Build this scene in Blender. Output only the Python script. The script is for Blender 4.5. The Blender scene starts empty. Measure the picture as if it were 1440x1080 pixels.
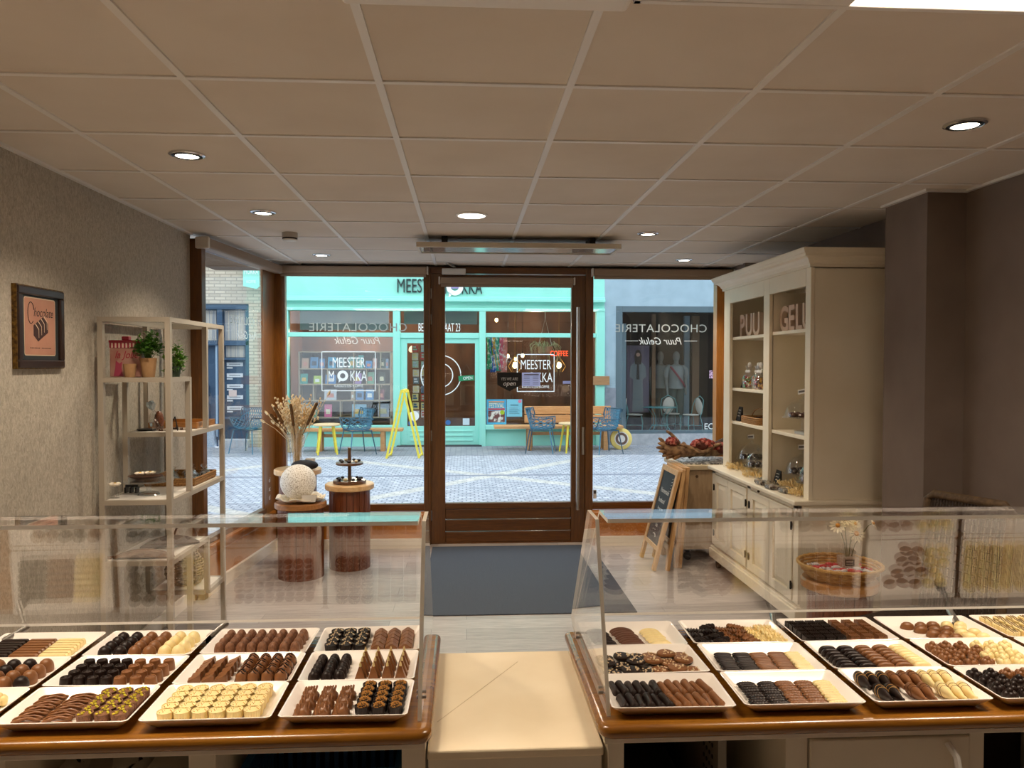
import bpy, random
from math import sin, cos, pi, radians, sqrt, atan2, tan, exp, floor
from mathutils import Vector, Matrix
random.seed(11)
SC = bpy.context.scene
COL = SC.collection
MW = {}

def hexl(h):
    h = h.lstrip('#')
    out = []
    for i in (0, 2, 4):
        c = int(h[i:i + 2], 16) / 255
        out.append(c / 12.92 if c <= 0.04045 else ((c + 0.055) / 1.055) ** 2.4)
    return tuple(out) + (1.0,)

def col(c):
    return hexl(c) if isinstance(c, str) else (tuple(c) + (1.0,) if len(c) == 3 else tuple(c))

# ------------------------------------------------------------------ materials
def new_mat(name):
    m = bpy.data.materials.new(name)
    m.use_nodes = True
    nt = m.node_tree
    nt.nodes.clear()
    out = nt.nodes.new('ShaderNodeOutputMaterial')
    return m, nt, out

def mat(name, c, rough=0.5, metal=0.0, c2=None, nscale=20.0, stretch=(1, 1, 1), detail=3.0, ramp=(0.35, 0.65), bump=0.0, bscale=None,
        coat=0.0, spec=0.5, emit=None, sub=0.0):
    m, nt, out = new_mat(name)
    b = nt.nodes.new('ShaderNodeBsdfPrincipled')
    b.inputs['Base Color'].default_value = col(c)
    b.inputs['Roughness'].default_value = rough
    b.inputs['Metallic'].default_value = metal
    b.inputs['Coat Weight'].default_value = coat
    b.inputs['Coat Roughness'].default_value = 0.12
    b.inputs['Specular IOR Level'].default_value = spec
    if sub:
        b.inputs['Subsurface Weight'].default_value = sub
        b.inputs['Subsurface Radius'].default_value = (0.01, 0.006, 0.003)
    if emit:
        b.inputs['Emission Color'].default_value = col(emit[0])
        b.inputs['Emission Strength'].default_value = emit[1]
    nt.links.new(b.outputs[0], out.inputs[0])
    if c2 is not None or bump:
        tc = nt.nodes.new('ShaderNodeTexCoord')
        mp = nt.nodes.new('ShaderNodeMapping')
        mp.inputs['Scale'].default_value = stretch
        nt.links.new(tc.outputs['Object'], mp.inputs[0])
        if c2 is not None:
            n = nt.nodes.new('ShaderNodeTexNoise')
            n.inputs['Scale'].default_value = nscale
            n.inputs['Detail'].default_value = detail
            nt.links.new(mp.outputs[0], n.inputs['Vector'])
            r = nt.nodes.new('ShaderNodeValToRGB')
            r.color_ramp.elements[0].position = ramp[0]
            r.color_ramp.elements[0].color = col(c)
            r.color_ramp.elements[1].position = ramp[1]
            r.color_ramp.elements[1].color = col(c2)
            nt.links.new(n.outputs['Fac'], r.inputs[0])
            nt.links.new(r.outputs[0], b.inputs['Base Color'])
        if bump:
            n2 = nt.nodes.new('ShaderNodeTexNoise')
            n2.inputs['Scale'].default_value = bscale or nscale
            n2.inputs['Detail'].default_value = 4
            nt.links.new(mp.outputs[0], n2.inputs['Vector'])
            bp = nt.nodes.new('ShaderNodeBump')
            bp.inputs['Strength'].default_value = bump
            bp.inputs['Distance'].default_value = 0.004
            nt.links.new(n2.outputs['Fac'], bp.inputs['Height'])
            nt.links.new(bp.outputs[0], b.inputs['Normal'])
    return m

def emis(name, c, s):
    m, nt, out = new_mat(name)
    e = nt.nodes.new('ShaderNodeEmission')
    e.inputs[0].default_value = col(c)
    e.inputs[1].default_value = s
    nt.links.new(e.outputs[0], out.inputs[0])
    return m

def thin_glass(name, tint=(0.97, 0.985, 0.98), f0=0.04, gain=1.0, rough=0.0):
    """clear pane: transparent with Schlick reflection on both faces"""
    m, nt, out = new_mat(name)
    N = nt.nodes.new
    geo = N('ShaderNodeNewGeometry')
    dot = N('ShaderNodeVectorMath'); dot.operation = 'DOT_PRODUCT'
    nt.links.new(geo.outputs['Normal'], dot.inputs[0]); nt.links.new(geo.outputs['Incoming'], dot.inputs[1])
    ab = N('ShaderNodeMath'); ab.operation = 'ABSOLUTE'; nt.links.new(dot.outputs['Value'], ab.inputs[0])
    om = N('ShaderNodeMath'); om.operation = 'SUBTRACT'; om.inputs[0].default_value = 1.0; nt.links.new(ab.outputs[0], om.inputs[1])
    pw = N('ShaderNodeMath'); pw.operation = 'POWER'; pw.inputs[1].default_value = 5.0; nt.links.new(om.outputs[0], pw.inputs[0])
    ma = N('ShaderNodeMath'); ma.operation = 'MULTIPLY_ADD'; ma.inputs[1].default_value = (1 - f0) * gain; ma.inputs[2].default_value = f0
    nt.links.new(pw.outputs[0], ma.inputs[0])
    ma.use_clamp = True
    tr = N('ShaderNodeBsdfTransparent'); tr.inputs[0].default_value = tint + (1.0,)
    gl = N('ShaderNodeBsdfGlossy'); gl.inputs['Roughness'].default_value = rough; gl.inputs[0].default_value = (1, 1, 1, 1)
    mx = N('ShaderNodeMixShader')
    nt.links.new(ma.outputs[0], mx.inputs[0]); nt.links.new(tr.outputs[0], mx.inputs[1]); nt.links.new(gl.outputs[0], mx.inputs[2])
    nt.links.new(mx.outputs[0], out.inputs[0])
    return m

def backlit(name, c, rough=0.6, amt=0.6):
    """thin translucent film or paper that lets daylight through"""
    m, nt, out = new_mat(name)
    d = nt.nodes.new('ShaderNodeBsdfDiffuse'); d.inputs[0].default_value = col(c)
    t = nt.nodes.new('ShaderNodeBsdfTranslucent'); t.inputs[0].default_value = col(c)
    mx = nt.nodes.new('ShaderNodeMixShader'); mx.inputs[0].default_value = amt
    nt.links.new(d.outputs[0], mx.inputs[1]); nt.links.new(t.outputs[0], mx.inputs[2]); nt.links.new(mx.outputs[0], out.inputs[0])
    return m

def wood(name, c1, c2, grain=(1, 1, 1), scale=6.0, rough=0.35, coat=0.3, c3=None, wear=None):
    """stretched noise grain along the smallest axis of `grain`"""
    m, nt, out = new_mat(name)
    N = nt.nodes.new
    b = N('ShaderNodeBsdfPrincipled')
    b.inputs['Roughness'].default_value = rough
    b.inputs['Coat Weight'].default_value = coat
    b.inputs['Coat Roughness'].default_value = 0.15
    tc = N('ShaderNodeTexCoord'); mp = N('ShaderNodeMapping'); mp.inputs['Scale'].default_value = grain
    nt.links.new(tc.outputs['Object'], mp.inputs[0])
    n = N('ShaderNodeTexNoise'); n.inputs['Scale'].default_value = scale; n.inputs['Detail'].default_value = 6; n.inputs['Roughness'].default_value = 0.65
    n.inputs['Distortion'].default_value = 0.6
    nt.links.new(mp.outputs[0], n.inputs['Vector'])
    r = N('ShaderNodeValToRGB')
    r.color_ramp.elements[0].position = 0.3; r.color_ramp.elements[0].color = col(c1)
    r.color_ramp.elements[1].position = 0.7; r.color_ramp.elements[1].color = col(c2)
    if c3:
        e = r.color_ramp.elements.new(0.5); e.color = col(c3)
    nt.links.new(n.outputs['Fac'], r.inputs[0])
    last = r.outputs[0]
    if wear:
        n3 = N('ShaderNodeTexNoise'); n3.inputs['Scale'].default_value = wear[1]; n3.inputs['Detail'].default_value = 8
        mp2 = N('ShaderNodeMapping'); mp2.inputs['Scale'].default_value = (1, 4, 4)
        nt.links.new(tc.outputs['Object'], mp2.inputs[0]); nt.links.new(mp2.outputs[0], n3.inputs['Vector'])
        r3 = N('ShaderNodeValToRGB'); r3.color_ramp.elements[0].position = wear[2]; r3.color_ramp.elements[1].position = wear[2] + 0.03
        nt.links.new(n3.outputs['Fac'], r3.inputs[0])
        mx = N('ShaderNodeMix'); mx.data_type = 'RGBA'
        nt.links.new(r3.outputs[0], mx.inputs['Factor']); nt.links.new(last, mx.inputs['A']); mx.inputs['B'].default_value = col(wear[0])
        last = mx.outputs['Result']
    nt.links.new(last, b.inputs['Base Color'])
    nt.links.new(b.outputs[0], out.inputs[0])
    return m

# ------------------------------------------------------------------ mesh builder (world coordinates)
class MB:
    def __init__(s):
        s.v = []; s.f = []; s.m = []
    def add(s, vs, fs, m=0):
        o = len(s.v)
        s.v += [tuple(p) for p in vs]
        s.f += [tuple(o + i for i in f) for f in fs]
        s.m += [m] * len(fs)
        return s
    def box(s, x0, x1, y0, y1, z0, z1, m=0):
        v = [(x, y, z) for z in (z0, z1) for y in (y0, y1) for x in (x0, x1)]
        return s.add(v, [(0, 2, 3, 1), (4, 5, 7, 6), (0, 1, 5, 4), (2, 6, 7, 3), (0, 4, 6, 2), (1, 3, 7, 5)], m)
    def hexa(s, p, m=0):
        """8 points ordered as box: z0:(00,10,01,11) z1:(...)"""
        return s.add(p, [(0, 2, 3, 1), (4, 5, 7, 6), (0, 1, 5, 4), (2, 6, 7, 3), (0, 4, 6, 2), (1, 3, 7, 5)], m)
    def obox(s, c, half, M=None, m=0):
        M = M or Matrix.Identity(3)
        v = [Vector(c) + M @ Vector((x * half[0], y * half[1], z * half[2])) for z in (-1, 1) for y in (-1, 1) for x in (-1, 1)]
        return s.hexa(v, m)
    def bar(s, p0, p1, w, h, up=(0, 0, 1), m=0):
        p0 = Vector(p0); p1 = Vector(p1); d = (p1 - p0).normalized(); up = Vector(up)
        sd = d.cross(up)
        if sd.length < 1e-4: sd = d.cross(Vector((0, 1, 0)))
        sd.normalize(); u = sd.cross(d)
        M = Matrix((sd, d, u)).transposed()
        return s.obox((p0 + p1) / 2, (w / 2, (p1 - p0).length / 2, h / 2), M, m)
    def quad(s, a, b, c, d, m=0):
        return s.add([a, b, c, d], [(0, 1, 2, 3)], m)
    def prism(s, poly, axis, a0, a1, m=0):
        """poly: 2-D points; axis 'x','y','z' extrusion from a0 to a1"""
        def P(q, a):
            return {'x': (a, q[0], q[1]), 'y': (q[0], a, q[1]), 'z': (q[0], q[1], a)}[axis]
        n = len(poly)
        ar = sum(poly[i][0] * poly[(i + 1) % n][1] - poly[(i + 1) % n][0] * poly[i][1] for i in range(n))
        if (ar < 0) != (axis == 'y'): poly = poly[::-1]
        v = [P(q, a0) for q in poly] + [P(q, a1) for q in poly]
        f = [tuple(range(n))[::-1], tuple(range(n, 2 * n))] + [(i, (i + 1) % n, n + (i + 1) % n, n + i) for i in range(n)]
        return s.add(v, f, m)
    def lathe(s, prof, c=(0, 0, 0), n=24, m=0, M=None, squash=(1, 1), cap=True, wob=None):
        M = M or Matrix.Identity(3); c = Vector(c)
        vs = []; fs = []
        for (r, z) in prof:
            for k in range(n):
                a = 2 * pi * k / n
                q = wob(a, z) if wob else 1.0
                vs.append(c + M @ Vector((r * q * cos(a) * squash[0], r * q * sin(a) * squash[1], z)))
        L = len(prof)
        for i in range(L - 1):
            for k in range(n):
                k2 = (k + 1) % n
                fs.append((i * n + k, i * n + k2, (i + 1) * n + k2, (i + 1) * n + k))
        if cap:
            if prof[0][0] > 1e-6: fs.append(tuple(range(n))[::-1])
            if prof[-1][0] > 1e-6: fs.append(tuple((L - 1) * n + k for k in range(n)))
        return s.add(vs, fs, m)
    def cyl(s, p0, p1, r0, r1=None, n=12, m=0):
        r1 = r0 if r1 is None else r1
        p0 = Vector(p0); p1 = Vector(p1); d = p1 - p0
        M = d.to_track_quat('Z', 'Y').to_matrix()
        return s.lathe([(r0, 0), (r1, d.length)], p0, n, m, M)
    def sphere(s, c, r, n=16, k=10, m=0, M=None):
        r = (r, r, r) if not hasattr(r, '__len__') else r
        M = M or Matrix.Identity(3); c = Vector(c)
        vs = [c + M @ Vector((0, 0, -r[2]))]
        for i in range(1, k):
            t = -pi / 2 + pi * i / k
            for j in range(n):
                a = 2 * pi * j / n
                vs.append(c + M @ Vector((r[0] * cos(t) * cos(a), r[1] * cos(t) * sin(a), r[2] * sin(t))))
        vs.append(c + M @ Vector((0, 0, r[2])))
        fs = [(0, 1 + (j + 1) % n, 1 + j) for j in range(n)]
        for i in range(k - 2):
            for j in range(n):
                a = 1 + i * n + j; b = 1 + i * n + (j + 1) % n
                fs.append((a, b, b + n, a + n))
        o = 1 + (k - 2) * n
        fs += [(o + j, o + (j + 1) % n, len(vs) - 1) for j in range(n)]
        return s.add(vs, fs, m)
    def tube(s, pts, r, n=6, m=0, closed=False, cap=True):
        pts = [Vector(p) for p in pts]; L = len(pts)
        rs = r if hasattr(r, '__len__') else [r] * L
        vs = []; fs = []
        ref = None
        for i in range(L):
            if closed: t = pts[(i + 1) % L] - pts[i - 1]
            else: t = pts[min(i + 1, L - 1)] - pts[max(i - 1, 0)]
            if t.length < 1e-9: t = Vector((0, 0, 1))
            t.normalize()
            if ref is None:
                ref = Vector((0, 0, 1)) if abs(t.z) < 0.9 else Vector((1, 0, 0))
            u = (ref - t * ref.dot(t))
            if u.length < 1e-6: u = t.orthogonal()
            u.normalize(); w = t.cross(u); ref = u
            for k in range(n):
                a = 2 * pi * k / n
                vs.append(pts[i] + (u * cos(a) + w * sin(a)) * rs[i])
        R = L if closed else L - 1
        for i in range(R):
            j = (i + 1) % L
            for k in range(n):
                k2 = (k + 1) % n
                fs.append((i * n + k, i * n + k2, j * n + k2, j * n + k))
        if cap and not closed:
            fs.append(tuple(range(n))[::-1]); fs.append(tuple((L - 1) * n + k for k in range(n)))
        return s.add(vs, fs, m)
    def surf(s, fn, nu, nv, m=0, cu=False, cv=False):
        vs = [fn(i / (nu if cu else nu - 1), j / (nv if cv else nv - 1)) for i in range(nu) for j in range(nv)]
        fs = []
        for i in range(nu if cu else nu - 1):
            for j in range(nv if cv else nv - 1):
                i2 = (i + 1) % nu; j2 = (j + 1) % nv
                fs.append((i * nv + j, i2 * nv + j, i2 * nv + j2, i * nv + j2))
        return s.add(vs, fs, m)
    def mesh(s, name, mats, smooth=True, ang=38):
        me = bpy.data.meshes.new(name)
        me.from_pydata(s.v, [], s.f)
        for m in (mats if isinstance(mats, (list, tuple)) else [mats]): me.materials.append(m)
        me.polygons.foreach_set('material_index', s.m)
        me.polygons.foreach_set('use_smooth', [smooth] * len(s.f))
        me.update()
        if smooth: me.set_sharp_from_angle(angle=radians(ang))
        return me
    def build(s, name, mats, parent=None, smooth=True, bevel=0.0, origin=None, seg=2, ang=38):
        """link as ONE object; vertices are world coordinates"""
        M = Matrix.Identity(4)
        if parent is not None: M = MW[parent.name]
        elif origin is not None: M = Matrix.Translation(origin)
        inv = M.inverted()
        if M != Matrix.Identity(4): s.v = [tuple(inv @ Vector(p)) for p in s.v]
        me = s.mesh(name, mats, smooth, ang)
        o = bpy.data.objects.new(name, me)
        COL.objects.link(o)
        MW[o.name] = M
        if parent is not None: o.parent = parent
        else: o.matrix_basis = M
        if bevel:
            b = o.modifiers.new('bevel', 'BEVEL'); b.width = bevel; b.segments = seg; b.limit_method = 'ANGLE'; b.angle_limit = radians(40)
        return o

def tag(o, label=None, cat=None, group=None, kind=None):
    if label: o['label'] = label
    if cat: o['category'] = cat
    if group: o['group'] = group
    if kind: o['kind'] = kind
    return o

def thing(name, label, cat, loc=(0, 0, 0), rz=0.0, group=None, kind=None):
    o = bpy.data.objects.new(name, None)
    o.empty_display_size = 0.05
    COL.objects.link(o)
    M = Matrix.Translation(loc) @ Matrix.Rotation(rz, 4, 'Z')
    o.matrix_basis = M
    MW[o.name] = M
    return tag(o, label, cat, group, kind)

def struct(name, mb, m, smooth=False, bevel=0.0, label=None):
    o = mb.build(name, m, smooth=smooth, bevel=bevel)
    return tag(o, kind='structure', label=label)

def text(name, body, m, parent, loc, R, size, xs=1.0, shear=0.0, ext=0.001, align='CENTER', bev=0.0, spacing=1.0):
    """writing as a real, slightly raised piece of lettering"""
    c = bpy.data.curves.new(name, 'FONT')
    c.body = body; c.size = size; c.extrude = ext; c.shear = shear; c.align_x = align; c.align_y = 'BOTTOM_BASELINE'
    c.space_character = spacing
    c.bevel_depth = bev; c.offset = 0
    c.resolution_u = 4
    c.materials.append(m)
    o = bpy.data.objects.new(name, c)
    COL.objects.link(o)
    W = Matrix.Translation(loc) @ R.to_4x4() @ Matrix.Diagonal((xs, 1, 1, 1))
    if parent is not None:
        o.parent = parent; o.matrix_basis = MW[parent.name].inverted() @ W
    else: o.matrix_basis = W
    MW[o.name] = W
    return o

R_FRONT = Matrix.Rotation(pi / 2, 3, 'X')                                   # faces -Y (read from inside)
R_BACK = Matrix.Rotation(pi, 3, 'Z') @ Matrix.Rotation(pi / 2, 3, 'X')      # faces +Y (read from the street)

def copy_tree(o, M, label=None, group=None):
    """copy a thing with its parts and sub-parts"""
    r = o.copy(); COL.objects.link(r); r.parent = None; r.matrix_basis = M; MW[r.name] = M
    if label: r['label'] = label
    if group: r['group'] = group
    def rec(src, dst):
        for ch in list(src.children):
            c = ch.copy(); COL.objects.link(c); c.parent = dst
            MW[c.name] = M
            rec(ch, c)
    rec(o, r)
    return r

def rotm(ax, deg):
    return Matrix.Rotation(radians(deg), 3, ax)
SKY = 3.1
EXPO = 0.0
# ================================================================== materials
def floor_mat():
    m, nt, out = new_mat('vinyl planks')
    N = nt.nodes.new
    b = N('ShaderNodeBsdfPrincipled'); b.inputs['Roughness'].default_value = 0.38
    tc = N('ShaderNodeTexCoord')
    br = N('ShaderNodeTexBrick'); br.offset = 0.37
    br.inputs['Scale'].default_value = 1.0; br.inputs['Brick Width'].default_value = 1.3; br.inputs['Row Height'].default_value = 0.18
    br.inputs['Mortar Size'].default_value = 0.0016; br.inputs['Mortar Smooth'].default_value = 0.2; br.inputs['Bias'].default_value = 0.0
    br.inputs['Color1'].default_value = col('#c6c0bb'); br.inputs['Color2'].default_value = col('#a59e99'); br.inputs['Mortar'].default_value = col('#7d7672')
    nt.links.new(tc.outputs['Object'], br.inputs['Vector'])
    mp = N('ShaderNodeMapping'); mp.inputs['Scale'].default_value = (1.2, 16, 1)
    nt.links.new(tc.outputs['Object'], mp.inputs[0])
    n = N('ShaderNodeTexNoise'); n.inputs['Scale'].default_value = 4; n.inputs['Detail'].default_value = 7; n.inputs['Roughness'].default_value = 0.7
    nt.links.new(mp.outputs[0], n.inputs['Vector'])
    r = N('ShaderNodeValToRGB'); r.color_ramp.elements[0].position = 0.3; r.color_ramp.elements[0].color = (0.62, 0.58, 0.55, 1)
    r.color_ramp.elements[1].position = 0.7; r.color_ramp.elements[1].color = (1.15, 1.12, 1.1, 1)
    nt.links.new(n.outputs['Fac'], r.inputs[0])
    mx = N('ShaderNodeMix'); mx.data_type = 'RGBA'; mx.blend_type = 'MULTIPLY'; mx.inputs['Factor'].default_value = 1.0
    nt.links.new(br.outputs['Color'], mx.inputs['A']); nt.links.new(r.outputs[0], mx.inputs['B'])
    nt.links.new(mx.outputs['Result'], b.inputs['Base Color'])
    nt.links.new(b.outputs[0], out.inputs[0])
    return m

def wallpaper_mat():
    m, nt, out = new_mat('textured wallpaper')
    N = nt.nodes.new
    b = N('ShaderNodeBsdfPrincipled'); b.inputs['Roughness'].default_value = 0.8; b.inputs['Specular IOR Level'].default_value = 0.2
    tc = N('ShaderNodeTexCoord'); mp = N('ShaderNodeMapping'); mp.inputs['Scale'].default_value = (1, 1, 0.55)
    nt.links.new(tc.outputs['Object'], mp.inputs[0])
    n = N('ShaderNodeTexNoise'); n.inputs['Scale'].default_value = 70; n.inputs['Detail'].default_value = 6; n.inputs['Roughness'].default_value = 0.7; n.inputs['Distortion'].default_value = 1.2
    nt.links.new(mp.outputs[0], n.inputs['Vector'])
    r = N('ShaderNodeValToRGB')
    r.color_ramp.elements[0].position = 0.36; r.color_ramp.elements[0].color = col('#9d9689')
    r.color_ramp.elements[1].position = 0.62; r.color_ramp.elements[1].color = col('#bfb7a9')
    nt.links.new(n.outputs['Fac'], r.inputs[0]); nt.links.new(r.outputs[0], b.inputs['Base Color'])
    bp = N('ShaderNodeBump'); bp.inputs['Strength'].default_value = 0.45; bp.inputs['Distance'].default_value = 0.004
    nt.links.new(n.outputs['Fac'], bp.inputs['Height']); nt.links.new(bp.outputs[0], b.inputs['Normal'])
    nt.links.new(b.outputs[0], out.inputs[0])
    return m

def brick_mat(name, c1, c2, mo, w, h, ms=0.012, axes='xz', off=0.5, rough=0.8, bump=0.4):
    m, nt, out = new_mat(name)
    N = nt.nodes.new
    b = N('ShaderNodeBsdfPrincipled'); b.inputs['Roughness'].default_value = rough
    tc = N('ShaderNodeTexCoord'); sp = N('ShaderNodeSeparateXYZ'); cb = N('ShaderNodeCombineXYZ')
    nt.links.new(tc.outputs['Object'], sp.inputs[0])
    nt.links.new(sp.outputs[axes[0].upper()], cb.inputs[0]); nt.links.new(sp.outputs[axes[1].upper()], cb.inputs[1])
    br = N('ShaderNodeTexBrick'); br.offset = off
    br.inputs['Scale'].default_value = 1; br.inputs['Brick Width'].default_value = w; br.inputs['Row Height'].default_value = h
    br.inputs['Mortar Size'].default_value = ms
    br.inputs['Color1'].default_value = col(c1); br.inputs['Color2'].default_value = col(c2); br.inputs['Mortar'].default_value = col(mo)
    nt.links.new(cb.outputs[0], br.inputs['Vector'])
    nt.links.new(br.outputs['Color'], b.inputs['Base Color'])
    bp = N('ShaderNodeBump'); bp.inputs['Strength'].default_value = bump; bp.inputs['Distance'].default_value = 0.01; bp.invert = True
    nt.links.new(br.outputs['Fac'], bp.inputs['Height']); nt.links.new(bp.outputs[0], b.inputs['Normal'])
    nt.links.new(b.outputs[0], out.inputs[0])
    return m

def street_mat():
    """grey setts with pale diagonal bands laid in a diamond pattern"""
    m, nt, out = new_mat('street setts')
    N = nt.nodes.new; L = nt.links.new
    b = N('ShaderNodeBsdfPrincipled'); b.inputs['Roughness'].default_value = 0.75
    tc = N('ShaderNodeTexCoord'); sp = N('ShaderNodeSeparateXYZ'); L(tc.outputs['Object'], sp.inputs[0])
    br = N('ShaderNodeTexBrick'); br.inputs['Scale'].default_value = 1; br.inputs['Brick Width'].default_value = 0.10; br.inputs['Row Height'].default_value = 0.10
    br.inputs['Mortar Size'].default_value = 0.010; br.inputs['Color1'].default_value = col('#c3c7cf'); br.inputs['Color2'].default_value = col('#a9aeb9'); br.inputs['Mortar'].default_value = col('#868c98')
    L(tc.outputs['Object'], br.inputs['Vector'])
    def band(sign, x0, y0, slope, period, w):
        # distance to the line y = y0 + slope*(x-x0), repeated
        mu = N('ShaderNodeMath'); mu.operation = 'MULTIPLY_ADD'; mu.inputs[1].default_value = -slope; mu.inputs[2].default_value = slope * x0 - y0 + 40 * period
        L(sp.outputs['X'], mu.inputs[0])
        ad = N('ShaderNodeMath'); ad.operation = 'ADD'; L(mu.outputs[0], ad.inputs[0]); L(sp.outputs['Y'], ad.inputs[1])
        md = N('ShaderNodeMath'); md.operation = 'PINGPONG'; md.inputs[1].default_value = period / 2; L(ad.outputs[0], md.inputs[0])
        lt = N('ShaderNodeMath'); lt.operation = 'LESS_THAN'; lt.inputs[1].default_value = w; L(md.outputs[0], lt.inputs[0])
        return lt
    b1 = band(1, 0.35, 11.15, 1.2, 5.6, 0.17); b2 = band(-1, 0.35, 11.15, -0.82, 5.0, 0.14)
    mxm = N('ShaderNodeMath'); mxm.operation = 'MAXIMUM'; L(b1.outputs[0], mxm.inputs[0]); L(b2.outputs[0], mxm.inputs[1])
    # bands stop at the kerb strip before the shops
    yl = N('ShaderNodeMath'); yl.operation = 'LESS_THAN'; yl.inputs[1].default_value = 13.55; L(sp.outputs['Y'], yl.inputs[0])
    mm = N('ShaderNodeMath'); mm.operation = 'MULTIPLY'; L(mxm.outputs[0], mm.inputs[0]); L(yl.outputs[0], mm.inputs[1])
    n = N('ShaderNodeTexNoise'); n.inputs['Scale'].default_value = 9; n.inputs['Detail'].default_value = 8; L(tc.outputs['Object'], n.inputs['Vector'])
    r = N('ShaderNodeValToRGB'); r.color_ramp.elements[0].color = (0.72, 0.74, 0.78, 1); r.color_ramp.elements[1].color = (1.2, 1.2, 1.2, 1)
    r.color_ramp.elements[0].position = 0.3; r.color_ramp.elements[1].position = 0.7; L(n.outputs['Fac'], r.inputs[0])
    br2 = N('ShaderNodeTexBrick'); br2.inputs['Scale'].default_value = 1; br2.inputs['Brick Width'].default_value = 0.12; br2.inputs['Row Height'].default_value = 0.12
    br2.inputs['Mortar Size'].default_value = 0.008; br2.inputs['Color1'].default_value = col('#cfccc5'); br2.inputs['Color2'].default_value = col('#c3c1bb'); br2.inputs['Mortar'].default_value = col('#b0afac')
    L(tc.outputs['Object'], br2.inputs['Vector'])
    mx = N('ShaderNodeMix'); mx.data_type = 'RGBA'; L(mm.outputs[0], mx.inputs['Factor']); L(br.outputs['Color'], mx.inputs['A']); L(br2.outputs['Color'], mx.inputs['B'])
    # dark gutter line of setts in the middle of the street
    g = N('ShaderNodeMath'); g.operation = 'SUBTRACT'; g.inputs[1].default_value = 11.2; L(sp.outputs['Y'], g.inputs[0])
    ga = N('ShaderNodeMath'); ga.operation = 'ABSOLUTE'; L(g.outputs[0], ga.inputs[0])
    gl = N('ShaderNodeMath'); gl.operation = 'LESS_THAN'; gl.inputs[1].default_value = 0.06; L(ga.outputs[0], gl.inputs[0])
    mg = N('ShaderNodeMix'); mg.data_type = 'RGBA'; L(gl.outputs[0], mg.inputs['Factor']); L(mx.outputs['Result'], mg.inputs['A']); mg.inputs['B'].default_value = col('#7b8190')
    mu = N('ShaderNodeMix'); mu.data_type = 'RGBA'; mu.blend_type = 'MULTIPLY'; mu.inputs['Factor'].default_value = 1.0
    L(mg.outputs['Result'], mu.inputs['A']); L(r.outputs[0], mu.inputs['B'])
    L(mu.outputs['Result'], b.inputs['Base Color'])
    L(b.outputs[0], out.inputs[0])
    return m

M = {}
M['floor'] = floor_mat()
M['wallpaper'] = wallpaper_mat()
M['taupe'] = mat('taupe paint', '#7d7067', 0.75, c2='#75685f', nscale=3, spec=0.2)
M['ceiling_tile'] = mat('ceiling tile', '#ded6cb', 0.9, c2='#d8cfc3', nscale=2.5, spec=0.1)
M['grid'] = mat('white painted metal', '#e6e4e0', 0.45)
M['white_paint'] = mat('warm white paint', '#efe9de', 0.6)
M['baseboard'] = mat('cream skirting', '#efe6d6', 0.5)
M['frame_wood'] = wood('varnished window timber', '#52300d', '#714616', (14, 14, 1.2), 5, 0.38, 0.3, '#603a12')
M['lit_jamb_wood'] = wood('jamb timber painted as lit', '#9a5f20', '#bd7d33', (14, 14, 1.2), 5, 0.38, 0.3, '#ab6d28')  # paler timber; the light falling on the jamb is put into its colour
M['lit_corner_wood'] = wood('corner timber painted as lit', '#6e4214', '#8f5b20', (14, 14, 1.2), 5, 0.38, 0.3, '#7e4e19')  # lightened copy of the frame timber, lit tone baked into the colour
M['frame_wood_h'] = wood('varnished timber rails', '#502e0c', '#6e4315', (1.2, 14, 14), 5, 0.38, 0.3, '#5d3710')
M['plinth_wood'] = wood('varnished lower boards', '#a8611c', '#c67c2c', (1.2, 10, 10), 5, 0.3, 0.4, '#b56d22')
M['glass'] = thin_glass('window glass', (0.985, 0.995, 0.992), 0.025, 0.45)
M['acrylic'] = thin_glass('clear acrylic', (0.98, 0.98, 0.975), 0.045, 1.0)
M['acrylic_edge'] = backlit('acrylic edge', '#e9e4da', 0.3, 0.5)
M['clear'] = thin_glass('clear cellophane', (0.92, 0.94, 0.95), 0.20, 1.2, 0.06)
M['domeglass'] = thin_glass('glass bell', (0.93, 0.94, 0.95), 0.09, 1.4)
M['chrome'] = mat('chrome', '#d9d9d9', 0.15, 1.0)
M['steel'] = mat('brushed steel', '#b9b7b3', 0.32, 1.0)
M['black'] = mat('black plastic', '#16161a', 0.4)
M['blackmetal'] = mat('black metal', '#1c1b1d', 0.45, 0.4)
M['blind'] = mat('blind cassette', '#8f7a66', 0.55)
M['blind_cap'] = mat('blind end cap', '#cfc8bd', 0.5)
M['white_plastic'] = mat('white plastic', '#e8e4dc', 0.4)
M['white_letter'] = backlit('white vinyl lettering', '#f4f6f6')
M['grey_letter'] = backlit('frosted grey lettering', '#dde1e0')
M['cream'] = mat('cream lacquer', '#e7dcc5', 0.42, coat=0.2)
M['cream_panel'] = mat('cream cabinet paint', '#eae1cd', 0.45, c2='#e3d8c1', nscale=3)
M['counter_wood'] = wood('worn counter timber', '#754814', '#9d6920', (1.0, 16, 16), 4, 0.25, 0.5, '#875719', wear=('#cfae7a', 7, 0.735))
M['mat'] = mat('charcoal entrance carpet', '#383d45', 0.95, c2='#6d7580', nscale=260, ramp=(0.42, 0.66), bump=0.6, bscale=300, spec=0.1)
M['lamp_warm'] = emis('lit lamp glass', '#fff1d8', 9)
M['lamp_white'] = emis('lit LED panel', '#ffe6cc', 8)
M['porcelain'] = mat('white porcelain', '#f6f0e8', 0.18, coat=0.3)
M['shelf_white'] = mat('white shelf metal', '#aba294', 0.42)
M['shelf_top'] = mat('white shelf panel', '#e9e5dd', 0.4)

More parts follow.
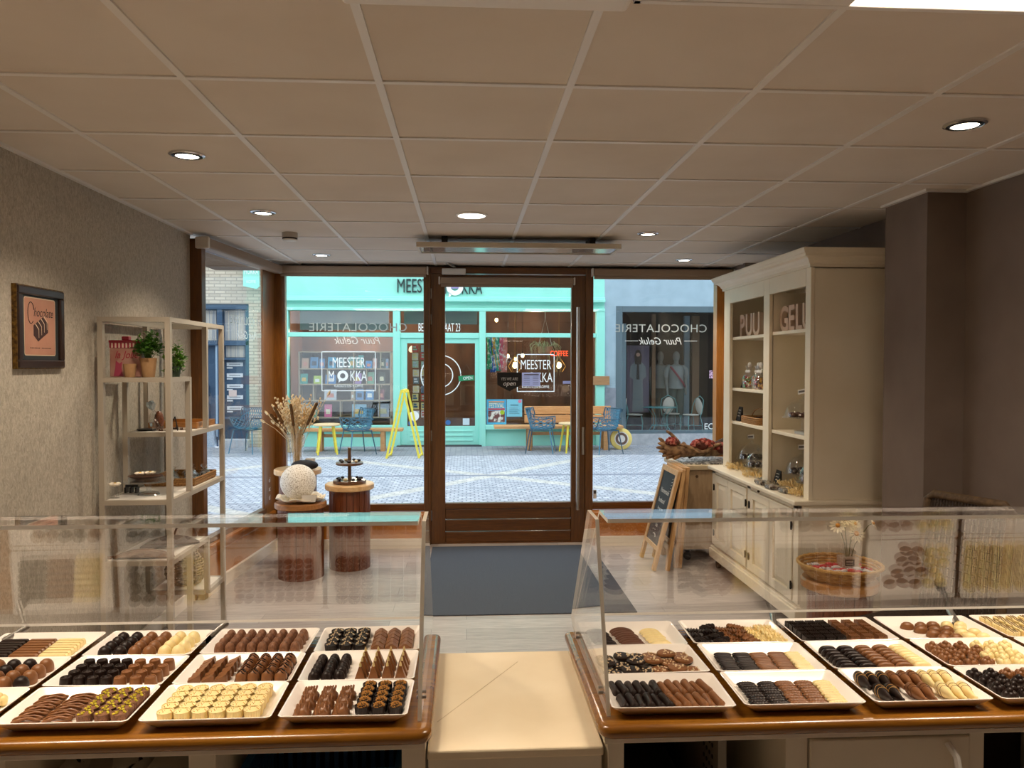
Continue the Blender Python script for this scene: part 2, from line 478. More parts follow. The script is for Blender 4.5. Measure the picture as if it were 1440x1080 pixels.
# ================================================================== room shell
XL, XR, H, YF = -1.87, 2.537, 2.504, 6.95
struct('floor', MB().box(XL - 0.1, XR + 0.1, -2.1, 7.05, -0.06, 0.0), M['floor'])
ce = struct('ceiling', MB().box(XL - 0.1, XR + 0.1, -2.1, 6.98, H, H + 0.05), M['ceiling_tile'])
g = MB()
for i in range(-2, 5):
    x = -0.2715 + 0.6 * i
    g.box(x - 0.012, x + 0.012, -2, 6.96, H - 0.006, H + 0.001)
for j in range(-7, 8):
    y = 2.453 + 0.6 * j
    g.box(XL, XR, y - 0.011, y + 0.011, H - 0.005, H + 0.001)
g.box(XL, XL + 0.022, -2, 5.36, H - 0.012, H); g.box(XR - 0.022, XR, -2, 3.77, H - 0.012, H)
g.box(2.305, XR, 3.765, 3.79, H - 0.012, H); g.box(2.305, 2.33, 3.79, 4.19, H - 0.012, H)
g.build('ceiling_grid', M['grid'], ce, smooth=False)
struct('wall_left', MB().box(XL - 0.1, XL, -2.1, 5.37, 0, H), M['wallpaper'])
struct('wall_right', MB().box(XR, XR + 0.1, -2.1, 7.0, 0, H), M['taupe'])
struct('wall_back', MB().box(XL - 0.1, XR + 0.1, -2.2, -2.1, 0, H), M['taupe'])
struct('column', MB().box(2.33, XR, 3.79, 4.18, 0, H), M['taupe'])
struct('column', MB().box(2.42, XR, 6.6, 6.93, 0, H), M['taupe'])
# side window line
SA = Vector((-1.84, 5.2, 0)); SB = Vector((-1.67, 6.95, 0)); SD = (SB - SA).normalized(); SN = Vector((SD.y, -SD.x, 0))
SM = Matrix((SD, SN, Vector((0, 0, 1)))).transposed()          # local x along the window, y into the room
def sbox(mb, y0, y1, n0, n1, z0, z1, m=0):
    """box along the side window; y0,y1 world depth, n0,n1 offset into the room"""
    t0 = (y0 - SA.y) / SD.y; t1 = (y1 - SA.y) / SD.y
    c = SA + SD * (t0 + t1) / 2 + SN * (n0 + n1) / 2 + Vector((0, 0, (z0 + z1) / 2))
    return mb.obox(c, (abs(t1 - t0) / 2, abs(n1 - n0) / 2, (z1 - z0) / 2), SM, m)
bl = MB().box(XL, XL + 0.014, -2.0, 5.37, 0, 0.09)
sbox(bl, 5.37, 6.88, 0.006, 0.03, 0, 0.085)
struct('baseboard_left', bl, M['baseboard'])
struct('baseboard_front', MB().box(-1.66, -0.345, 6.775, 6.795, 0, 0.085).box(1.15, 2.42, 6.775, 6.795, 0, 0.085), M['baseboard'])
struct('baseboard_right', MB().box(XR - 0.014, XR, -2.0, 3.79, 0, 0.09), M['baseboard'])

def win(name, label):
    o = thing(name, label, None, kind='structure')
    return o
# window_1: angled side window
w1 = win('window_1', 'angled side window in varnished timber left of the shopfront')
f = MB()
sbox(f, 5.355, 5.42, -0.05, 0.035, 0.0, 2.47)
sbox(f, 5.42, 6.6, -0.04, 0.02, 2.41, 2.47)
sbox(f, 5.42, 6.6, -0.04, 0.02, 0.36, 0.40)
f.build('window_frame', M['frame_wood'], w1, smooth=False, bevel=0.004)
sbox(MB(), 5.42, 6.6, -0.03, 0.05, 0.335, 0.36).build('window_sill', M['plinth_wood'], w1, smooth=False, bevel=0.004)
lp = MB(); sbox(lp, 5.42, 6.86, -0.05, 0.004, 0.0, 0.335); sbox(lp, 5.42, 6.86, 0.004, 0.018, 0.25, 0.27)
lp.build('wood_panel', M['plinth_wood'], w1, smooth=False)
sbox(MB(), 5.42, 6.6, -0.016, -0.008, 0.40, 2.41).build('glass_pane', M['glass'], w1, smooth=False)
struct('trim_1', MB().prism([(-1.725, 6.6), (-1.705, 6.6), (-1.69, 6.93), (-1.60, 6.93), (-1.60, 7.0), (-1.725, 7.0)], 'z', 0.0, 2.48), M['lit_corner_wood'], bevel=0.004)

# window_2 / window_3: the two front windows
def front_window(name, label, x0, x1, jl, jr, zt, lm):
    w = win(name, label)
    f = MB()
    if jl: f.box(x0 - jl, x0, 6.92, 7.0, 0.0, 2.48)
    if 0 < jr < 0.1: f.box(x1, x1 + jr, 6.92, 7.0, 0.0, 2.48)
    if jr > 0.1: MB().box(x1, x1 + jr, 6.90, 7.0, 0.0, 2.48).build('window_jamb', M['lit_jamb_wood'], w, smooth=False, bevel=0.004)
    if f.v: f.build('window_frame', M['frame_wood'], w, smooth=False, bevel=0.004)
    MB().box(x0, x1, 6.925, 6.99, zt, 2.48).box(x0, x1, 6.925, 6.99, 0.30, 0.365).build('window_rail', M['frame_wood_h'], w, smooth=False, bevel=0.004)
    MB().box(x0 - 0.01, x1 + 0.01, 6.785, 6.925, 0.27, 0.30).build('window_sill', M['plinth_wood'], w, smooth=False, bevel=0.006)
    MB().box(x0 - 0.03, x1 + 0.03, 6.80, 6.93, 0.0, 0.27).box(x0, x1, 6.792, 6.80, 0.225, 0.245).build('wood_panel', M['plinth_wood'], w, smooth=False)
    MB().box(x0, x1, 6.955, 6.963, 0.365, zt).build('glass_pane', M['glass'], w, smooth=False)
    return w
w2 = front_window('window_2', 'front shop window left of the door', -1.60, -0.381, 0, 0.046, 2.435, 0)
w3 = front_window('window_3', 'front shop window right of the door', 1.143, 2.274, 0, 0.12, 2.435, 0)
def shop_lettering(w, cx, z, y, sc=1.0, rules=True):
    text('window_lettering', 'CHOCOLATERIE', M['grey_letter'], w, (cx, y, z), R_BACK, 0.105 * sc, 1.06, 0, 0.0006, spacing=1.08)
    text('window_lettering', 'Puur Geluk', M['white_letter'], w, (cx, y, z - 0.115 * sc), R_BACK, 0.095 * sc, 0.92, 0.35, 0.0006)
    if rules:
        b = MB()
        for s in (-1, 1): b.box(cx + s * 0.28 * sc - 0.062 * sc if s > 0 else cx - 0.342 * sc, cx + s * 0.28 * sc + 0.062 * sc if s > 0 else cx - 0.218 * sc, y - 0.0006, y + 0.0006, z - 0.085 * sc, z - 0.080 * sc)
        b.build('window_lettering', M['white_letter'], w, smooth=False)
shop_lettering(w2, -0.965, 1.915, 6.968, 1.0, False)
shop_lettering(w3, 1.78, 1.915, 6.968, 0.98, True)
# lettering on the side window
def side_text(y, z, body, size, m, shear=0):
    p = SA + SD * ((y - SA.y) / SD.y) + SN * -0.018
    R = Matrix((-SD, Vector((0, 0, 1)), -SN)).transposed()
    return text('window_lettering', body, m, w1, (p.x, p.y, z), R, size, 1.0, shear, 0.0006)
side_text(6.30, 1.93, 'CHOCOLATERIE', 0.095, M['grey_letter'])
side_text(6.30, 1.82, 'Puur Geluk', 0.09, M['white_letter'], 0.35)
for k, s in enumerate(('ol', 'at', 'cl')):
    text('window_lettering', s, M['white_letter'], w1, (-1.6955, 6.735, 0.60 - 0.075 * k), Matrix((Vector((0.045, 0.999, 0)), Vector((0, 0, 1)), Vector((0.999, -0.045, 0)))).transposed(), 0.06, 1, 0, 0.0006)

# door_1
d1 = win('door_1', 'wide glazed timber shop door in the middle of the shopfront')
MB().box(-0.335, -0.318, 6.90, 7.02, 0.0, 2.48).box(1.074, 1.143, 6.90, 7.02, 0.0, 2.48).build('door_frame', M['frame_wood'], d1, smooth=False, bevel=0.003)
MB().box(-0.318, 1.074, 6.91, 7.02, 2.43, 2.484).build('door_head', M['frame_wood_h'], d1, smooth=False, bevel=0.003)
MB().box(-0.319, -0.19, 6.925, 6.985, 0.012, 2.43).box(0.948, 1.075, 6.925, 6.985, 0.012, 2.42).build('door_stile', M['frame_wood'], d1, smooth=False, bevel=0.003)
MB().box(-0.19, 0.948, 6.925, 6.985, 2.335, 2.42).box(-0.19, 0.948, 6.927, 6.985, 0.315, 0.368).build('door_rail', M['frame_wood_h'], d1, smooth=False, bevel=0.003)
b = MB()
for z0, z1 in ((0.222, 0.312), (0.112, 0.216), (0.012, 0.106)): b.box(-0.19, 0.948, 6.935, 6.975, z0, z1)
MB().box(-0.335, 1.09, 6.93, 7.04, 0.0, 0.012).build('door_sill', M['frame_wood_h'], d1, smooth=False)
b.build('door_board', M['frame_wood_h'], d1, smooth=False, bevel=0.005)
MB().box(-0.19, 0.948, 6.952, 6.96, 0.368, 2.335).build('glass_pane', M['glass'], d1, smooth=False)
h = MB().tube([(1.0, 6.865, 0.31), (1.0, 6.865, 2.13)], 0.016, 10)
for z in (0.45, 1.2, 2.0): h.tube([(1.0, 6.865, z), (1.0, 6.93, z)], 0.010, 8)
h.build('door_handle', M['steel'], d1)
MB().box(1.045, 1.066, 6.915, 6.926, 0.80, 1.05).build('lock_plate', M['steel'], d1, smooth=False, bevel=0.002)
b = MB()
for z in (2.25, 2.02, 0.98, 0.26): b.cyl((-0.315, 6.918, z - 0.045), (-0.315, 6.918, z + 0.045), 0.008, n=8)
b.build('door_hinge', M['steel'], d1)
c = MB().box(-0.215, -0.005, 6.865, 6.925, 2.415, 2.468)
c.build('door_closer', mat('closer silver', '#cfccc7', 0.45, 0.1), d1, smooth=False, bevel=0.004)
MB().bar((-0.10, 6.86, 2.478), (-0.17, 6.70, 2.488), 0.02, 0.008).bar((-0.17, 6.70, 2.488), (-0.12, 6.90, 2.49), 0.018, 0.008).build('closer_arm', M['steel'], d1, smooth=False)
MB().box(1.155, 1.185, 6.948, 6.954, 0.395, 0.475).build('sticker', mat('white sticker', '#e4e8ea', 0.6), w3, smooth=False)
MB().box(1.158, 1.182, 6.946, 6.948, 0.44, 0.47).build('sticker_print', mat('sticker print', '#50545c', 0.6), w3, smooth=False)

# hanging sign and paper on the door glass
sg = thing('door_sign', 'black pennant-shaped sign reading YES WE ARE open hanging on the door glass', 'sign', (0.386, 6.944, 1.42))
MB().prism([(0.278, 1.545), (0.497, 1.545), (0.497, 1.435), (0.387, 1.375), (0.278, 1.435)], 'y', 6.940, 6.946).build('board', mat('sign black', '#0d0d0f', 0.5), sg, smooth=False)
text('lettering', 'YES WE ARE', mat('sign grey print', '#d0cec9', 0.6), sg, (0.388, 6.9395, 1.475), R_FRONT, 0.038, 0.75, 0, 0.0005)
text('lettering', 'open', mat('sign white print', '#ffffff', 0.6), sg, (0.386, 6.9395, 1.428), R_FRONT, 0.060, 0.95, 0.25, 0.0005)
MB().tube([(0.300, 6.943, 1.545), (0.387, 6.943, 1.64), (0.478, 6.943, 1.545)], 0.0022, 5).build('string', mat('sign cord', '#8b7a66', 0.8), sg)
MB().cyl((0.387, 6.951, 1.66), (0.387, 6.935, 1.66), 0.022, 0.014, 14).build('suction_hook', M['domeglass'], sg)
pn = thing('paper_notice', 'white printed paper notice taped to the door glass beside the black sign', 'paper', (0.585, 6.948, 1.48))
MB().box(0.502, 0.668, 6.9485, 6.951, 1.42, 1.545).build('sheet', backlit('notice paper', '#d9daf0'), pn, smooth=False)
b = MB().box(0.52, 0.655, 6.9475, 6.9485, 1.520, 1.532)
for k in range(5): b.box(0.518, 0.572, 6.9475, 6.9485, 1.503 - 0.016 * k, 1.507 - 0.016 * k); b.box(0.60, 0.652, 6.9475, 6.9485, 1.503 - 0.016 * k, 1.507 - 0.016 * k)
b.build('print', mat('notice print', '#8a8aa0', 0.7), pn, smooth=False)

# exterior shell of this building above the shopfront
struct('wall_front', MB().box(-2.3, 3.4, 6.98, 7.25, 2.48, 6.6).box(XR - 0.1, 3.4, 6.95, 7.25, -0.05, 2.48), mat('own facade brick', '#6b5a4c', 0.85))

# ================================================================== ceiling fittings
def blind(label, x0, x1, z0, z1, y0, y1, loc):
    t = thing('roller_blind', label, 'blind', loc, 0, 'rolled up blinds over the shopfront glass')
    MB().box(x0 + 0.012, x1 - 0.012, y0, y1, z0, z1).build('cassette', M['blind'], t, smooth=False, bevel=0.012)
    for xa in (x0, x1 - 0.012): MB().box(xa, xa + 0.012, y0 - 0.004, y1, z0 - 0.004, z1 + 0.002).build('end_cap', M['blind_cap'], t, smooth=False, bevel=0.004)
    MB().box(x0 + 0.02, x1 - 0.02, y0 + 0.02, y0 + 0.034, z0 - 0.028, z0 + 0.001).build('bottom_bar', M['blind'], t, smooth=False, bevel=0.003)
    return t
blind('beige rolled blind above the front window left of the door', -1.64, -0.335, 2.415, 2.478, 6.83, 6.90, (-1.0, 6.87, 2.415))
blind('beige rolled blind above the front window right of the door', 1.12, 2.42, 2.41, 2.475, 6.83, 6.90, (1.8, 6.87, 2.41))
blind('beige rolled blind fixed across the top of the glazed door', -0.245, 0.975, 2.335, 2.395, 6.875, 6.924, (0.36, 6.9, 2.335))
t = thing('roller_blind', 'beige rolled blind above the angled side window', 'blind', (-1.72, 6.1, 2.4), 0, 'rolled up blinds over the shopfront glass')
sbox(MB(), 5.36, 6.84, 0.01, 0.09, 2.405, 2.475).build('cassette', M['blind'], t, smooth=False, bevel=0.012)
sbox(MB(), 5.33, 5.36, 0.0, 0.095, 2.40, 2.48).build('end_cap', M['blind_cap'], t, smooth=False, bevel=0.008)

LAMPS = []
def downlight(x, y, r, label, power, big=False, tilt=(0, 0)):
    t = thing('downlight', label, 'ceiling light', (x, y, H), 0, 'recessed downlights')
    ring = MB().lathe([(r, H + 0.002), (r, H - 0.005), (r * 0.86, H - 0.009), (r * 0.82, H - 0.002), (r * 0.82, H + 0.003)], (x, y, 0), 32, 0, cap=False)
    ring.build('trim_ring', M['white_plastic'] if big else M['chrome'], t)
    if not big:
        MB().lathe([(r * 0.82, H - 0.001), (r * 0.68, H - 0.012), (r * 0.62, H - 0.004)], (x, y, 0), 32, 0, cap=False).build('baffle', M['blackmetal'], t)
    MB().lathe([(r * (0.86 if big else 0.64), H - 0.008), (0.0001, H - 0.0095)], (x, y, 0), 28, 0).build('lamp_glass', M['lamp_warm'], t)
    li = bpy.data.lights.new('downlight_lamp', 'SPOT')
    li.energy = power; li.color = (1.0, 0.83, 0.64); li.spot_size = radians(125 if not big else 150); li.spot_blend = 0.7; li.shadow_soft_size = r * 0.55
    o = bpy.data.objects.new('downlight_lamp', li); COL.objects.link(o)
    o.parent = t; o.matrix_basis = Matrix.Translation((0, 0, -0.03)) @ Matrix.Rotation(tilt[0], 4, 'X') @ Matrix.Rotation(tilt[1], 4, 'Y')
downlight(-1.176, 3.35, 0.073, 'lit chrome downlight over the left counter side, nearest on the left', 50)
downlight(-1.179, 4.582, 0.073, 'lit chrome downlight beside the smoke detector', 50)
downlight(-1.168, 6.329, 0.073, 'lit chrome downlight over the pedestals by the side window', 55)
downlight(0.031, 4.59, 0.094, 'large round white downlight in the ceiling centre', 60, True)
downlight(1.222, 5.157, 0.073, 'lit chrome downlight right of the heater panel', 38)
downlight(1.834, 6.426, 0.073, 'lit chrome downlight over the wooden chest by the window', 50)
downlight(1.827, 2.748, 0.073, 'lit chrome downlight near the dark column', 16)

sd = thing('smoke_detector', 'small round white smoke detector on the ceiling', 'smoke detector', (-1.188, 5.30, H))
MB().lathe([(0.052, H), (0.052, H - 0.032), (0.049, H - 0.034)], (-1.188, 5.30, 0), 28).build('base', mat('detector grey', '#b3aca3', 0.5), sd)
MB().lathe([(0.050, H - 0.034), (0.050, H - 0.044)], (-1.188, 5.30, 0), 28).build('sensor_gap', M['black'], sd)
MB().lathe([(0.047, H - 0.044), (0.045, H - 0.052), (0.02, H - 0.056)], (-1.188, 5.30, 0), 28).build('cover', M['white_plastic'], sd)

hp = thing('heater_panel', 'flat white heater panel hung under the ceiling before the door', 'heater', (0.36, 5.45, 2.42))
MB().box(-0.34, 1.07, 5.29, 5.31, 2.418, 2.452).box(-0.34, 1.07, 5.60, 5.62, 2.418, 2.452).box(-0.34, -0.32, 5.31, 5.60, 2.418, 2.452).box(1.05, 1.07, 5.31, 5.60, 2.418, 2.452).build('frame', mat('heater frame', '#c9bfae', 0.5), hp, smooth=False, bevel=0.002)
MB().box(-0.32, 1.05, 5.31, 5.60, 2.424, 2.448).build('panel', mat('glossy heater panel', '#d9d8d4', 0.12, 0.6), hp, smooth=False)
b = MB()
for x in (-0.15, 0.88): b.box(x - 0.02, x + 0.02, 5.36, 5.55, 2.452, H)
b.build('bracket', M['black'], hp, smooth=False)

ac = thing('ceiling_unit', 'white rounded ceiling unit at the top edge in the middle', 'ceiling unit', (0.05, 1.55, 2.47))
MB().box(-0.29, 0.385, 1.2, 1.845, 2.458, H).build('housing', M['white_plastic'], ac, smooth=False, bevel=0.014, seg=4)
MB().box(-0.20, 0.30, 1.28, 1.75, 2.453, 2.459).build('grille', M['grid'], ac, smooth=False, bevel=0.002)
def led_panel(x0, x1, y0, y1, label, lit0=None):
    t = thing('ceiling_lamp', label, 'ceiling light', ((x0 + x1) / 2, (y0 + y1) / 2, H))
    b = MB().box(x0, x1, y0, y0 + 0.02, 2.488, H).box(x0, x1, y1 - 0.02, y1, 2.488, H).box(x0, x0 + 0.02, y0, y1, 2.488, H).box(x1 - 0.02, x1, y0, y1, 2.488, H)
    if lit0: b.box(x0, lit0, y0, y1, 2.490, H)
    b.build('housing', M['grid'], t, smooth=False, bevel=0.003)
    for fx in (0.25, 0.75):
        xx = (lit0 or x0) + (x1 - (lit0 or x0)) * fx
        li = bpy.data.lights.new('panel_lamp', 'SPOT'); li.energy = 62; li.color = (1.0, 0.84, 0.66); li.spot_size = radians(112); li.spot_blend = 0.75; li.shadow_soft_size = 0.10
        o = bpy.data.objects.new('panel_lamp', li); COL.objects.link(o); o.parent = t; o.matrix_basis = MW[t.name].inverted() @ Matrix.Translation((xx, (y0 + y1) / 2 + 0.1, 2.48))
    MB().box(lit0 or x0 + 0.02, x1 - 0.02, y0 + 0.02, y1 - 0.02, 2.4915, 2.50).build('diffuser', M['lamp_white'], t, smooth=False)
    return t
led_panel(0.40, 2.15, 1.24, 1.86, 'bright white lamp panel at the top right corner of the picture', 0.93)
led_panel(-1.80, -0.42, 1.20, 1.78, 'unseen lamp panel added above the left counter')  # mirrored panel, out of view, added to brighten the left trays
# ================================================================== left wall: picture and shelf unit
R_PX = Matrix((Vector((0, 1, 0)), Vector((0, 0, 1)), Vector((1, 0, 0)))).transposed()     # reads from +X
R_NX = Matrix((Vector((0, -1, 0)), Vector((0, 0, 1)), Vector((-1, 0, 0)))).transposed()   # reads from -X
def circ(cx, cy, r, n=20, a0=0, a1=2 * pi):
    return [(cx + r * cos(a0 + (a1 - a0) * k / n), cy + r * sin(a0 + (a1 - a0) * k / n)) for k in range(n)]
def rrect(x0, x1, y0, y1, r, n=5):
    out = []
    for cx, cy, a in ((x1 - r, y1 - r, 0), (x0 + r, y1 - r, pi / 2), (x0 + r, y0 + r, pi), (x1 - r, y0 + r, 1.5 * pi)):
        out += [(cx + r * cos(a + pi / 2 * k / n), cy + r * sin(a + pi / 2 * k / n)) for k in range(n + 1)]
    return out

pic = thing('framed_picture', 'dark framed pink print reading Chocolate on the left wall', 'picture', (XL, 3.48, 1.60))
y0, y1, z0, z1 = 3.30, 3.668, 1.602, 1.948
b = MB()
for a in ((y0, y1, z1 - 0.034, z1), (y0, y1, z0, z0 + 0.034), (y0 + 0.0, y0 + 0.034, z0 + 0.034, z1 - 0.034), (y1 - 0.034, y1, z0 + 0.034, z1 - 0.034)):
    b.box(XL, XL + 0.026, *a)
b.build('frame', mat('dark frame wood', '#2a1810', 0.35, coat=0.3), pic, smooth=False, bevel=0.006)
b = MB()
for a in ((y0 - 0.004, y0 + 0.001, z0 - 0.004, z1 + 0.004), (y0, y1, z1, z1 + 0.004), (y0, y1, z0 - 0.004, z0), (y1, y1 + 0.003, z0, z1)): b.box(XL, XL + 0.02, *a)
b.build('gilt_edge', mat('worn gilding', '#8a6a2c', 0.4, 0.5, c2='#4a3114', nscale=60), pic, smooth=False)
MB().box(XL, XL + 0.012, y0 + 0.034, y1 - 0.034, z0 + 0.034, z1 - 0.034).build('mount', mat('dark teal mount', '#2b3134', 0.6), pic, smooth=False)
PX = XL + 0.012
MB().prism(rrect(3.362, 3.608, 1.655, 1.905, 0.012), 'x', PX, PX + 0.001).build('print', mat('print paper edge', '#c9b79c', 0.7), pic, smooth=False)
MB().prism(rrect(3.366, 3.604, 1.659, 1.901, 0.010), 'x', PX + 0.001, PX + 0.0015).build('print', mat('print pink', '#b5856f', 0.7, c2='#ab7965', nscale=9), pic, smooth=False)
ink = mat('print ink', '#2b1a18', 0.7)
text('lettering', 'hocolate', ink, pic, (PX + 0.002, 3.432, 1.825), R_PX, 0.055, 0.8, 0.3, 0.0002, 'LEFT')
MB().tube([(PX + 0.002, 3.412 + 0.024 * cos(t), 1.838 + 0.046 * sin(t)) for t in [0.3 + 0.27 * k for k in range(20)]], 0.0018, 4).build('lettering', ink, pic)
b = MB()
def P2(y, z): return (PX + 0.0022, y, z)
b.add([P2(3.43, 1.742), P2(3.465, 1.716), P2(3.545, 1.757), P2(3.545, 1.797), P2(3.505, 1.825), P2(3.43, 1.785)], [(0, 1, 2, 3, 4, 5)])
b.build('picture_bar', mat('print choc', '#3a2320', 0.7), pic, smooth=False)
b = MB()
for k in range(4):
    yy = 3.443 + 0.022 * k; zz = 1.790 + 0.0125 * k
    b.add([(PX + 0.0026, yy, zz), (PX + 0.0026, yy + 0.026, zz - 0.022), (PX + 0.0026, yy + 0.029, zz - 0.020), (PX + 0.0026, yy + 0.004, zz + 0.003)], [(0, 1, 2, 3)])
    b.add([(PX + 0.0026, yy + 0.026, zz - 0.022), (PX + 0.0026, yy + 0.027, zz - 0.058), (PX + 0.0026, yy + 0.029, zz - 0.057), (PX + 0.0026, yy + 0.029, zz - 0.020)], [(0, 1, 2, 3)])
b.build('picture_bar', mat('print cream', '#d9c3a8', 0.7), pic, smooth=False)
b = MB()
for k in range(15):
    if k != 7: b.box(PX + 0.0015, PX + 0.0022, 3.405 + 0.0112 * k, 3.411 + 0.0112 * k, 1.686, 1.690)
b.build('print_line', ink, pic, smooth=False)

su = thing('shelf_unit', 'tall white metal shelf unit with staggered shelves against the left wall', 'shelf', (-1.665, 4.4, 0))
xl, xr = -1.83, -1.50; ya, yb, yi, yj = 3.985, 4.825, 4.258, 4.53
w = 0.013
b = MB()
def post(x, y, z0, z1): b.box(x - w, x + w, y - w, y + w, z0, z1)
for x in (xl, xr):
    for y in (ya, yb): post(x, y, 0, 1.856)
    post(x, yj, 1.25, 1.856); post(x, yi, 0.93, 1.55); post(x, yi, 0.03, 0.62); post(x, yj, 0.31, 0.62)
def frame_rect(y0, y1, z, h=0.024):
    q = w - 0.0008; z -= 0.0006
    for x in (xl, xr): b.box(x - q, x + q, y0 + w, y1 - w, z - h, z)
    for y in (y0, y1): b.box(xl + w, xr - w, y - q, y + q, z - h, z)
frame_rect(ya, yb, 1.856); frame_rect(ya, yi, 1.552); frame_rect(yi, yb, 1.252); frame_rect(ya, yb, 0.932); frame_rect(ya, yj, 0.622); frame_rect(yj, yb, 0.312); frame_rect(ya, yi, 0.045, 0.018)
b.build('frame', M['shelf_white'], su, smooth=False)
def panel(y0, y1, z, m): MB().box(xl + w, xr - w, y0 + w, y1 - w, z - 0.008, z - 0.001).build('shelf', m, su, smooth=False)
M['shelf_glass'] = thin_glass('shelf glass', (0.88, 0.90, 0.89), 0.06)
panel(ya, yb, 1.856, M['shelf_glass']); panel(ya, yi, 1.552, M['shelf_glass']); panel(yi, yb, 1.252, M['shelf_top']); panel(ya, yb, 0.932, M['shelf_top']); panel(ya, yj, 0.622, M['shelf_top']); panel(yj, yb, 0.312, M['shelf_top'])

# pink tin
SH = 1.552
tn = thing('biscuit_tin', 'pink striped vintage tin with red lid on the top shelf', 'tin', (-1.75, 4.10, SH))
MB().box(-1.832, -1.672, 4.08, 4.145, SH, SH + 0.150).build('body', mat('tin pink beige', '#b58d7e', 0.45, c2='#a87468', nscale=14), tn, smooth=False, bevel=0.004)
b = MB()
for k in range(9): b.box(-1.832 + k * 0.018, -1.832 + k * 0.018 + 0.009, 4.0785, 4.1465, SH + 0.150, SH + 0.176)
b.build('awning_stripe', mat('tin red', '#a33145', 0.4), tn, smooth=False)
MB().box(-1.831, -1.673, 4.0795, 4.1455, SH + 0.150, SH + 0.176).build('awning', mat('tin cream', '#e3cdbd', 0.4), tn, smooth=False)
MB().box(-1.836, -1.668, 4.076, 4.149, SH + 0.176, SH + 0.190).box(-1.778, -1.742, 4.095, 4.130, SH + 0.190, SH + 0.210).build('lid', mat('tin lid red', '#9c2438', 0.35), tn, smooth=False, bevel=0.004)
text('lettering', 'la Jolie', mat('tin script', '#a3203a', 0.5), tn, (-1.748, 4.0785, SH + 0.098), R_FRONT, 0.052, 0.85, 0.35, 0.0004)
MB().prism([(-1.812, SH + 0.005), (-1.765, SH + 0.005), (-1.772, SH + 0.05), (-1.768, SH + 0.08), (-1.782, SH + 0.07), (-1.800, SH + 0.085), (-1.803, SH + 0.05)], 'y', 4.0785, 4.0795).build('picture', mat('tin figure', '#a8405a', 0.5), tn, smooth=False)

pot_m = mat('pale terracotta', '#b08a62', 0.85, c2='#a37d56', nscale=25)
sp = thing('flower_pot', 'small plain beige pot in front of the pink tin', 'pot', (-1.712, 4.035, SH))
MB().lathe([(0.024, SH), (0.032, SH + 0.068), (0.029, SH + 0.068), (0.022, SH + 0.008)], (-1.712, 4.035, 0), 24).build('pot', pot_m, sp)
MB().lathe([(0.0285, SH + 0.058), (0.0001, SH + 0.060)], (-1.712, 4.035, 0), 20).build('soil', mat('potting soil', '#3a2a1c', 0.9), sp)
leaf_m = mat('fresh green leaves', '#3f7a22', 0.5, c2='#78a833', nscale=30)
leaf_d = mat('darker green leaves', '#2f5f1e', 0.5, c2='#5f9430', nscale=30)
def leaf(b, p, d, L, W, m=0):
    d = Vector(d).normalized(); s = d.cross(Vector((0, 0, 1)))
    if s.length < 1e-3: s = Vector((1, 0, 0))
    s.normalize(); n = s.cross(d); p = Vector(p)
    q = [p, p + d * L * 0.45 + s * W + n * L * 0.06, p + d * L + n * -L * 0.1, p + d * L * 0.45 - s * W + n * L * 0.06, p + d * L * 0.5 - n * L * 0.05]
    b.add(q, [(0, 1, 4), (1, 2, 4), (2, 3, 4), (3, 0, 4)], m)
def plant(label, x, y, r, h, pr, ph, n, lm, trail=False):
    t = thing('potted_plant', label, 'plant', (x, y, SH))
    MB().lathe([(pr * 0.72, SH), (pr, SH + ph), (pr * 0.92, SH + ph), (pr * 0.68, SH + 0.006)], (x, y, 0), 28).build('pot', pot_m if not trail else mat('dark green pot', '#2b3a2a', 0.6), t)
    b = MB(); st = MB()
    for k in range(n):
        a = random.uniform(0, 2 * pi); e = random.uniform(0.15, 1.0)
        tip = Vector((x + r * cos(a) * sqrt(1 - e * e * 0.8) * random.uniform(0.4, 1), y + 0.75 * r * sin(a) * sqrt(1 - e * e * 0.8), SH + ph + h * e * random.uniform(0.55, 1)))
        if trail and k % 2: tip.z = SH + random.uniform(0.012, 0.10)
        base = Vector((x + random.uniform(-1, 1) * pr * 0.4, y + random.uniform(-1, 1) * pr * 0.4, SH + ph * 0.95))
        mid = (base + tip) / 2 + Vector((0, 0, 0.02))
        st.tube([base, mid, tip], 0.0011, 4)
        for q in range(7):
            p = mid.lerp(tip, 0.1 + 0.9 * q / 6); p = p + Vector((random.gauss(0, 0.006), random.gauss(0, 0.006), random.gauss(0, 0.006)))
            leaf(b, p, (random.gauss(0, 1), random.gauss(0, 1), random.uniform(-0.2, 1.0)), random.uniform(0.018, 0.032), random.uniform(0.006, 0.010), 0)
    st.build('stalk', mat('stalk green', '#4d6b2a', 0.6), t)
    b.build('foliage', lm, t, smooth=False)['kind'] = 'stuff'
plant('bushy green plant in beige pot beside the pink tin', -1.635, 4.075, 0.088, 0.150, 0.041, 0.098, 80, leaf_d)
plant('leafy bright green plant behind the shelf corner post', -1.535, 4.165, 0.066, 0.150, 0.032, 0.055, 54, leaf_m, True)

